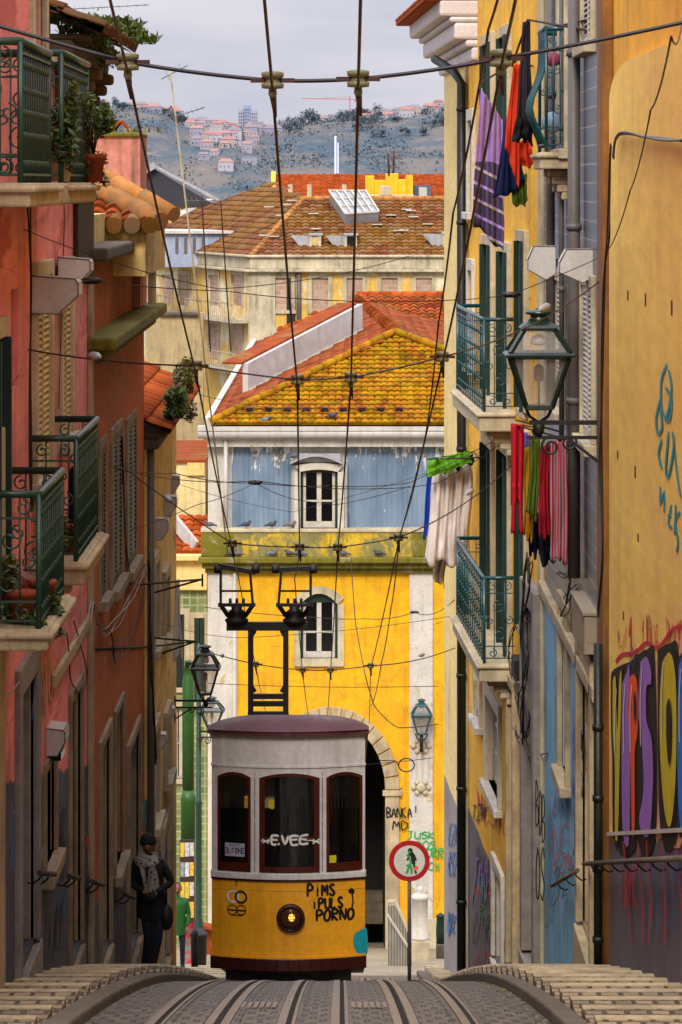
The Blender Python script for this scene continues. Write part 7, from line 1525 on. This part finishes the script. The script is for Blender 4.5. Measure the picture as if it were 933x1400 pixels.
# ================================================= pigeons
def pigeon(p, s=1., f=1):
    s *= .82
    root = thing('pigeon', p, '', 'pigeon', 'pigeons perched on the facing house'); p = Vector(p); mb = MB()
    mb.ball(p+Vector((0, 0, .12*s)), (.13*s, .08*s, .075*s), 10); mb.ball(p+Vector((f*.11*s, 0, .2*s)), (.045*s, .04*s, .045*s), 8); mb.tube([p+Vector((f*.06*s, 0, .13*s)), p+Vector((f*.11*s, 0, .2*s))], [.06*s, .035*s], 8); mb.tube([p+Vector((-f*.08*s, 0, .12*s)), p+Vector((-f*.24*s, 0, .07*s))], [.05*s, .02*s], 6); mb.tube([p+Vector((f*.15*s, 0, .2*s)), p+Vector((f*.185*s, 0, .19*s))], [.012*s, .003*s], 5)
    for y in (-.03, .03): mb.tube([p+Vector((0, y*s, .06*s)), p+Vector((0, y*s, 0))], .008*s, 4)
    mb.build('body', mat('pigeon_feathers', random.choice(['#4a4e58', '#3a3c44', '#6a5a58', '#5a6068']), .7, var=.5, sc=14), root); return root
pl = [((287,737), 'pigeon on the parapet top at the left corner of the facing house', 93.9), ((337,735), 'pigeon on the parapet top left of the dormer window', 93.9), ((372,737), 'pigeon on the parapet top just left of the window hood', 93.9), ((398,738), 'reddish pigeon on the parapet top at the foot of the window', 93.9)]
yt_ = ZZ(721.5, 94)
for (q, lab, D) in pl: r_ = pigeon((XX(q[0], D), D, yt_), 1., random.choice([-1, 1])); r_['label'] = lab
for px, lab in ((318, 'pigeon on the moss ledge below the left contact wire'), (325, 'pigeon on the moss ledge, second from the left'), (373, 'pigeon on the moss ledge under the window, left one'), (396, 'pigeon on the moss ledge between the two current collectors'), (411, 'pigeon on the moss ledge right above the right current collector'), (470, 'pigeon on the moss ledge near the middle of the parapet'), (518, 'pigeon on the moss ledge, rightmost of the row')):
    r_ = pigeon((XX(px, 93.7), 93.7, ZZ(760, 94)+.005), 1., random.choice([-1, 1])); r_['label'] = lab
for (px, py, lab) in ((455, 574, 'dark pigeon sitting on the yellow tiles near the eave'), (363, 580, 'pigeon sitting on the yellow tiles at the left part of the eave'), (402, 622, 'pigeon perched on the left end of the window hood')):
    D = 93.9 if py > 600 else 93.8; r_ = pigeon((XX(px, D), D-.1 if py > 600 else D, ZZ(py, D)+(.02 if py < 600 else -.12)), 1.); r_['label'] = lab
# ================================================= aerials
def aerial(base, top, label, elems, r=.014, m_='rust'):
    base, top = Vector(base), Vector(top); root = thing('aerial', base, label, 'aerial', 'rooftop aerials'); mb = MB(); mb.tube([base, top], r, 6); mb.build('mast', M[m_], root)
    for (q, L_, ang, n, sz) in elems:
        c = base.lerp(top, q); d = Vector((math.cos(ang), .3, math.sin(ang))).normalized(); mb = MB(); mb.tube([c-d*L_*.35, c+d*L_*.65], r*.6, 5); s = Vector((.15, .2, 1)).cross(d).normalized()
        s = Vector((-.35, .5, .8)).normalized()
        for k in range(n): p = c-d*L_*.35+d*L_*(k+.5)/n; mb.tube([p-s*sz*(1-.06*k), p+s*sz*(1-.06*k)], r*.35, 4)
        mb.build('antenna', M['pipegrey'], root)
aerial(PX(312, 760, 66), PX(233, 98, 60), 'tallest leaning rooftop aerial in front of the hills', [(.995, .5, .5, 2, .1), (.915, .8, .32, 9, .07), (.55, .1, .1, 2, .1)], .014, 'stonepale')
aerial(PX(288, 480, 70), PX(276, 268, 68), 'rusty aerial mast in front of the brown roof, left one', [(.97, .9, .0, 10, .1)], .013); aerial(PX(316, 480, 74), PX(302, 275, 72), 'rusty bare aerial mast right of the other two', [(.98, .12, .0, 2, .05)], .014)
aerial(PX(134, 14, 34), PX(135, 10, 34.2), 'flat yagi aerial poking over the grassy eave at the top', [(.9, .75, .07, 9, .03)], .006, 'pipegrey')
aerial(PX(532, 240, 184), PX(531, 210, 184), 'left small aerial on the yellow rooftop block', [(.9, 1.2, 0, 5, .3), (.4, .5, 0, 2, .2)], .05); aerial(PX(538, 240, 184.5), PX(539, 206, 184.5), 'right small aerial on the yellow rooftop block', [(.95, .5, 0, 2, .2), (.7, .5, 0, 2, .3)], .05)
# ================================================= plants and pots
def plant(c, rad, n, m_, label, pot=None, size=.05, stems=6, seed=1, droop=0, cat='plant'):
    rr = random.Random(seed); c = Vector(c); root = thing('potted_plant' if pot else 'plant', c, label, cat); mb = MB()
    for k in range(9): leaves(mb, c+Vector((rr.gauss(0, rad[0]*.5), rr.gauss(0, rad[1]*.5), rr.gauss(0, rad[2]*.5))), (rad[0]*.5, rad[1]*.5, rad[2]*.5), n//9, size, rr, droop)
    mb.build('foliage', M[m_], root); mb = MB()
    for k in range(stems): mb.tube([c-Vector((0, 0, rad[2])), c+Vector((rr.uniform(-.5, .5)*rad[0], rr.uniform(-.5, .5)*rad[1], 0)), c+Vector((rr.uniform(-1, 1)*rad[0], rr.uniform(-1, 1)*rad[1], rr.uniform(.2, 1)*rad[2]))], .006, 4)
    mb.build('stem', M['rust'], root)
    if pot: mb = MB(); z = pot[1]; mb.lathe((c.x, c.y, z), [(pot[2]*.7, 0), (pot[2], pot[3]), (pot[2]*1.12, pot[3]), (pot[2]*1.12, pot[3]+.04), (pot[2]*.9, pot[3]+.04)], 18); mb.build('pot', M[pot[0]], root)
    return root
plant(PX(82, 170, 29.1), (.12, .2, .33), 1600, 'leaf', 'dense dark plant filling the gap between the two top left balconies', ('potwhite', .01, .11, .2), .04, seed=1)
plant(PX(128, 175, 31.6), (.12, .35, .26), 1100, 'leafbright', 'leafy plant spilling out past the end of the top left balcony', ('terracotta', .01, .1, .2), .035, seed=2, stems=12); plant(PX(128, 232, 32), (.14, .3, .13), 500, 'leafdry', 'dry twiggy plant drooping below the top left balcony', None, .03, seed=3, stems=16)
for i, (px, py, D, m_, lab) in enumerate(((10, 790, 27.8, 'leafdry', 'yellowish spiky potted plant on the lowest left balcony'), (30, 850, 27.2, 'leafbright', 'trailing green potted plant at the front of the lowest left balcony'), (58, 850, 27.9, 'leaf', 'dark leafy potted plant at the outer end of the lowest left balcony'))):
    plant(PX(px, py, D), (.14, .2, .17), 700, m_, lab, ('terracotta', -3.27, .1, .2), .045, seed=10+i)
for i, (px, py, D, m_, lab) in enumerate(((92, 730, 32, 'leafdry', 'potted plant with yellow leaves on the second left balcony'), (112, 715, 33.5, 'leafbright', 'small green potted plant behind the railing of the second left balcony'))): plant(PX(px, py, D), (.11, .25, .15), 600, m_, lab, ('terracotta', -3.23, .1, .2), .04, seed=20+i)
cloth((95, 640), (112, 630), (110, 735), (96, 740), 32.3, cl['navy'], 'dark navy cloth hanging over the second left balcony', 'cloth', 'cloth', 2, .03); plant(PX(50, 1300, 31.8), (.05, .15, .15), 160, 'leaf', 'small weed at the foot of the pink wall', None, .03, seed=30)
mb = MB(); mb.lathe(PX(24, 800, 28.4), [(.02, -.1), (.14, -.08), (.17, .1), (.15, .1)], 16, axis=Vector((.5, 0, .8))); single('red_tub', mb, mat('red_plastic_tub', '#6a1a12', .5), 'tilted red plastic tub among the pots on the lowest left balcony', 'tub')
for i, (c, r_) in enumerate((((2.50, 43.0, 1.45), .09), ((2.52, 43.5, .72), .13))):
    mb = MB(); mb.ball(c, (r_, r_, r_), 14); single('ball' if i == 0 else 'water_bottle', mb, mat('pink_plastic', '#b04a68', .4) if i == 0 else mat('clear_blue_plastic', '#8aa0b4', .2), 'pink ball inside the curved teal balcony' if i == 0 else 'big clear plastic bottle in the foot of the curved teal balcony', 'ball' if i == 0 else 'bottle')
mb = MB(); rr = random.Random(77)
for i in range(10): grassclump(mb, (1.66+rr.uniform(-.03, .02), rr.uniform(25, 38), 0), 0, .1, .1, rr)
for i in range(46):
    d = rr.uniform(24, 37); grassclump(mb, (1.455+rr.uniform(-.03, .0), d, G(d)), 5, .018, .10, rr)
    if i % 3 == 0: d = rr.uniform(24, 37); grassclump(mb, (-1.775+rr.uniform(0, .03), d, G(d)), 5, .015, .1, rr)
o = mb.build('kerb_grass', M['leafdry']); tag(o, 'sparse grass growing along the kerbs', 'grass', kind='stuff')
# ================================================= river and far shore, haze put into the material colours
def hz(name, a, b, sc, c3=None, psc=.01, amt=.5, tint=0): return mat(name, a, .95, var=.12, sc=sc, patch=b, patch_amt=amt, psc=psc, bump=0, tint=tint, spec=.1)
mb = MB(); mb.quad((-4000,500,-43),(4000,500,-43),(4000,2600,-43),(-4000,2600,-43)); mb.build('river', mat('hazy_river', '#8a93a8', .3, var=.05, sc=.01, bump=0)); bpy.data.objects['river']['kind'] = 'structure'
RD = [(-800, 120), (0, 140), (110, 148), (150, 150), (190, 152), (225, 158), (250, 172), (290, 176), (340, 182), (380, 186), (420, 172), (460, 168), (500, 166), (560, 160), (610, 152), (700, 150), (2000, 140)]
def ridge_y(px):
    for (a, ya), (b, yb) in zip(RD, RD[1:]):
        if px <= b: return ya+(yb-ya)*(px-a)/(b-a)
    return 140
from mathutils import noise as mn
def hillz(x, y):
    px = CX+x*FP/3000; top = -(ridge_y(px)-HY)*3000/FP
    t = max(0, min(1, (y-2450)/550)); s = t*t*(3-2*t); s = s**.8
    nz = mn.fractal(Vector((x*.006, y*.006, 1.7)), 1., 2., 5)
    z = -46+(top+46)*s+nz*16*s*(1-s)*3+nz*1.5*s
    if y > 3000: z += min(0, -(y-3000)*.002)+4*mn.noise(Vector((x*.004, y*.002, 0)))*min(1, (y-3000)/300)
    return z
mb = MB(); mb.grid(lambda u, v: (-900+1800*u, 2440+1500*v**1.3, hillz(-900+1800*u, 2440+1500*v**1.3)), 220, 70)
n = NT('hazy_wooded_cliffs'); a = n.noise(.012, 8, n.co((1, 1, 2.2)), .7, .5); b = n.noise(.035, 6, rough=.7)  # distance haze painted into the cliff colours
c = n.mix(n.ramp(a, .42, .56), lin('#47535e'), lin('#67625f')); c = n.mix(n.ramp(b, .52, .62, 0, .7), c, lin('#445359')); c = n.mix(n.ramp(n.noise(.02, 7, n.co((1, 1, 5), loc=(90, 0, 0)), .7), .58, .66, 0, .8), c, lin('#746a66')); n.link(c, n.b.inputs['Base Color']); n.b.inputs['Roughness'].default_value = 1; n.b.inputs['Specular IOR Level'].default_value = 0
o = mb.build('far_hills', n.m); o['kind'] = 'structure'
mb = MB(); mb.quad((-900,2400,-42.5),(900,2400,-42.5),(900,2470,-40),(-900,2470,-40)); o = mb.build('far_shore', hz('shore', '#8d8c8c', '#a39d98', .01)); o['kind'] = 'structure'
hw = [mat('far_wall_'+str(i), c, .95, var=.1, sc=.3, bump=0) for i, c in enumerate(['#a39ea6', '#938b93', '#9f938f', '#8a8896'])]; hr_ = [mat('far_roof_'+str(i), c, .95, var=.1, sc=.3, bump=0) for i, c in enumerate(['#8f6864', '#946f6a', '#776d74'])]  # haze mixed into the far wall and roof colours
rr = random.Random(12); far = []
def farhouse(px, D, w_, h_, flat, z=None, group='small hazy houses across the river', lab='small pale house with a haze-dulled red roof among the houses across the river'):
    x = XX(px, D); z = hillz(x, D) if z is None else z; mb = MB(); d = w_*.8; mb.box(x-w_/2, x+w_/2, D-d/2, D+d/2, z-4, z+h_)
    if not flat:
        i = [(x-w_/2-.4, D-d/2-.4, z+h_), (x+w_/2+.4, D-d/2-.4, z+h_), (x+w_/2+.4, D+d/2+.4, z+h_), (x-w_/2-.4, D+d/2+.4, z+h_)]; a, b = (x-w_*.3, D, z+h_+w_*.22), (x+w_*.3, D, z+h_+w_*.22)
        for f in ([i[0], i[1], b, a], [i[2], i[3], a, b], [i[1], i[2], b], [i[3], i[0], a]): mb.poly(f, .5, 1)
    else: mb.box(x-w_/2-.2, x+w_/2+.2, D-d/2-.2, D+d/2+.2, z+h_, z+h_+.5, .5, 0)
    for k in range(max(2, int(w_/3))):
        for q in range(max(1, int(h_/3.2))): xx = x-w_/2+1+k*3; mb.box(xx, xx+1., D-d/2-.06, D-d/2+.0, z+1+q*3.1, z+2.4+q*3.1, .5, 2)
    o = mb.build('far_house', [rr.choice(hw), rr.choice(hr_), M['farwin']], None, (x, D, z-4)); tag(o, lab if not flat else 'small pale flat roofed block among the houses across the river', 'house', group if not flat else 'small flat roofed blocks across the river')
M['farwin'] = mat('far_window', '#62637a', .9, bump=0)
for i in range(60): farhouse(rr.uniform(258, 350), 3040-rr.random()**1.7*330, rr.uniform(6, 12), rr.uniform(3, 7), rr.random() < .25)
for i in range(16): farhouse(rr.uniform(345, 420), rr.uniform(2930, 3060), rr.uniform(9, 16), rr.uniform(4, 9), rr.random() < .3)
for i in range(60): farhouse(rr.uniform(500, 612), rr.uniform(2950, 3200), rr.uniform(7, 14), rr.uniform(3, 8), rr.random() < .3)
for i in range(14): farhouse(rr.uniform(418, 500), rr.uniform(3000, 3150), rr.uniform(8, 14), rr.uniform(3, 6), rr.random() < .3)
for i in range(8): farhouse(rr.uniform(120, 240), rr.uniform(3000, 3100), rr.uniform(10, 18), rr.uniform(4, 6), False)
for i in range(16): farhouse(rr.uniform(296, 372), rr.uniform(2405, 2440), rr.uniform(12, 26), rr.uniform(7, 12), rr.random() < .4, z=-42+rr.uniform(0, 4), group='hazy waterfront buildings across the river', lab='hazy waterfront building with haze-dulled red roof at the foot of the far cliffs')
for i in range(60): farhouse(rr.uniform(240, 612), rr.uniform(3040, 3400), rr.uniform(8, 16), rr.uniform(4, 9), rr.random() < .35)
mb = MB(); cl_ = [(rr.uniform(-260, 120), rr.uniform(2560, 3050)) for _ in range(170)]
for (x, y) in cl_:
    for k in range(70):
        a_, b_ = x+rr.gauss(0, 7), y+rr.gauss(0, 14); leaves(mb, (a_, b_, hillz(a_, b_)+rr.uniform(0, 3)), (1.2, 1.2, 1.), 1, 1.1, rr, flat=2)
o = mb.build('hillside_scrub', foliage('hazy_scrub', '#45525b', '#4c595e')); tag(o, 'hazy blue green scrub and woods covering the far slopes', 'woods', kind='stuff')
D = 3000; root = thing('apartment_block', (XX(338, D), D, hillz(XX(338, D), D)), 'tall pale apartment block with a bluish top, highest building across the river', 'apartment block')
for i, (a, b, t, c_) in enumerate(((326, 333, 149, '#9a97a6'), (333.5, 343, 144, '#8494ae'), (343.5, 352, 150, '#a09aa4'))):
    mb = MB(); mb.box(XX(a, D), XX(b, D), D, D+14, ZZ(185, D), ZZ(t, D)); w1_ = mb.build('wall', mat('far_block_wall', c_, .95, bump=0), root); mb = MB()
    for q in range(7):
        for k in range(3): mb.box(XX(a+1+k*2.6, D), XX(a+2.4+k*2.6, D), D-.3, D-.01, ZZ(t+7+q*4.4, D), ZZ(t+4.5+q*4.4, D))
    mb.build('window', M['farwin'], w1_)
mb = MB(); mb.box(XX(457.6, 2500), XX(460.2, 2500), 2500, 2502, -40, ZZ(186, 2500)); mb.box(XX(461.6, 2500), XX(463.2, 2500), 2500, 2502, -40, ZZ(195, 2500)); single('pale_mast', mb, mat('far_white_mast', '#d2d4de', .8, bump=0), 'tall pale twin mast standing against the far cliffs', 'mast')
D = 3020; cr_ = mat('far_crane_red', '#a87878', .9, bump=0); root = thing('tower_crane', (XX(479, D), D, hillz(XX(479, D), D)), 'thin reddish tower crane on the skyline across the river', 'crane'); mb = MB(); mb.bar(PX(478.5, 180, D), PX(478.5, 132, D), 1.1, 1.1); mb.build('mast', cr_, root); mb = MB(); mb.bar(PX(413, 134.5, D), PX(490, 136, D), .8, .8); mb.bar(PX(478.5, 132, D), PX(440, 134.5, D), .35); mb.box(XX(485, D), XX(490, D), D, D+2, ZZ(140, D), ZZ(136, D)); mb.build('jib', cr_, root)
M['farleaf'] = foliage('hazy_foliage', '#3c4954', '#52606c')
for i, (px, D, w_, h_) in enumerate([(rr.uniform(386, 440), rr.uniform(2900, 3010), rr.uniform(8, 14), rr.uniform(7, 12)) for _ in range(10)]+[(rr.uniform(462, 520), rr.uniform(2880, 3010), rr.uniform(8, 15), rr.uniform(7, 12)) for _ in range(12)]+[(rr.uniform(130, 250), rr.uniform(2950, 3010), rr.uniform(8, 14), rr.uniform(6, 10)) for _ in range(10)]+[(rr.uniform(520, 612), rr.uniform(2850, 2990), rr.uniform(7, 12), rr.uniform(5, 8)) for _ in range(9)]):
    x = XX(px, D); z = hillz(x, D); root = thing('far_tree', (x, D, z), 'dark hazy tree on the crest of the far hills', 'tree', 'hazy trees on the far ridge'); mb = MB()
    for k in range(6): leaves(mb, (x+rr.gauss(0, w_*.25), D, z+h_*.6+rr.gauss(0, h_*.15)), (w_*.3, w_*.3, h_*.3), 40, 1.1, rr)
    mb.build('crown', M['farleaf'], root); mb = MB(); mb.tube([(x, D, z-1), (x, D, z+h_*.6)], .4, 5); mb.build('trunk', M['farleaf'], root)
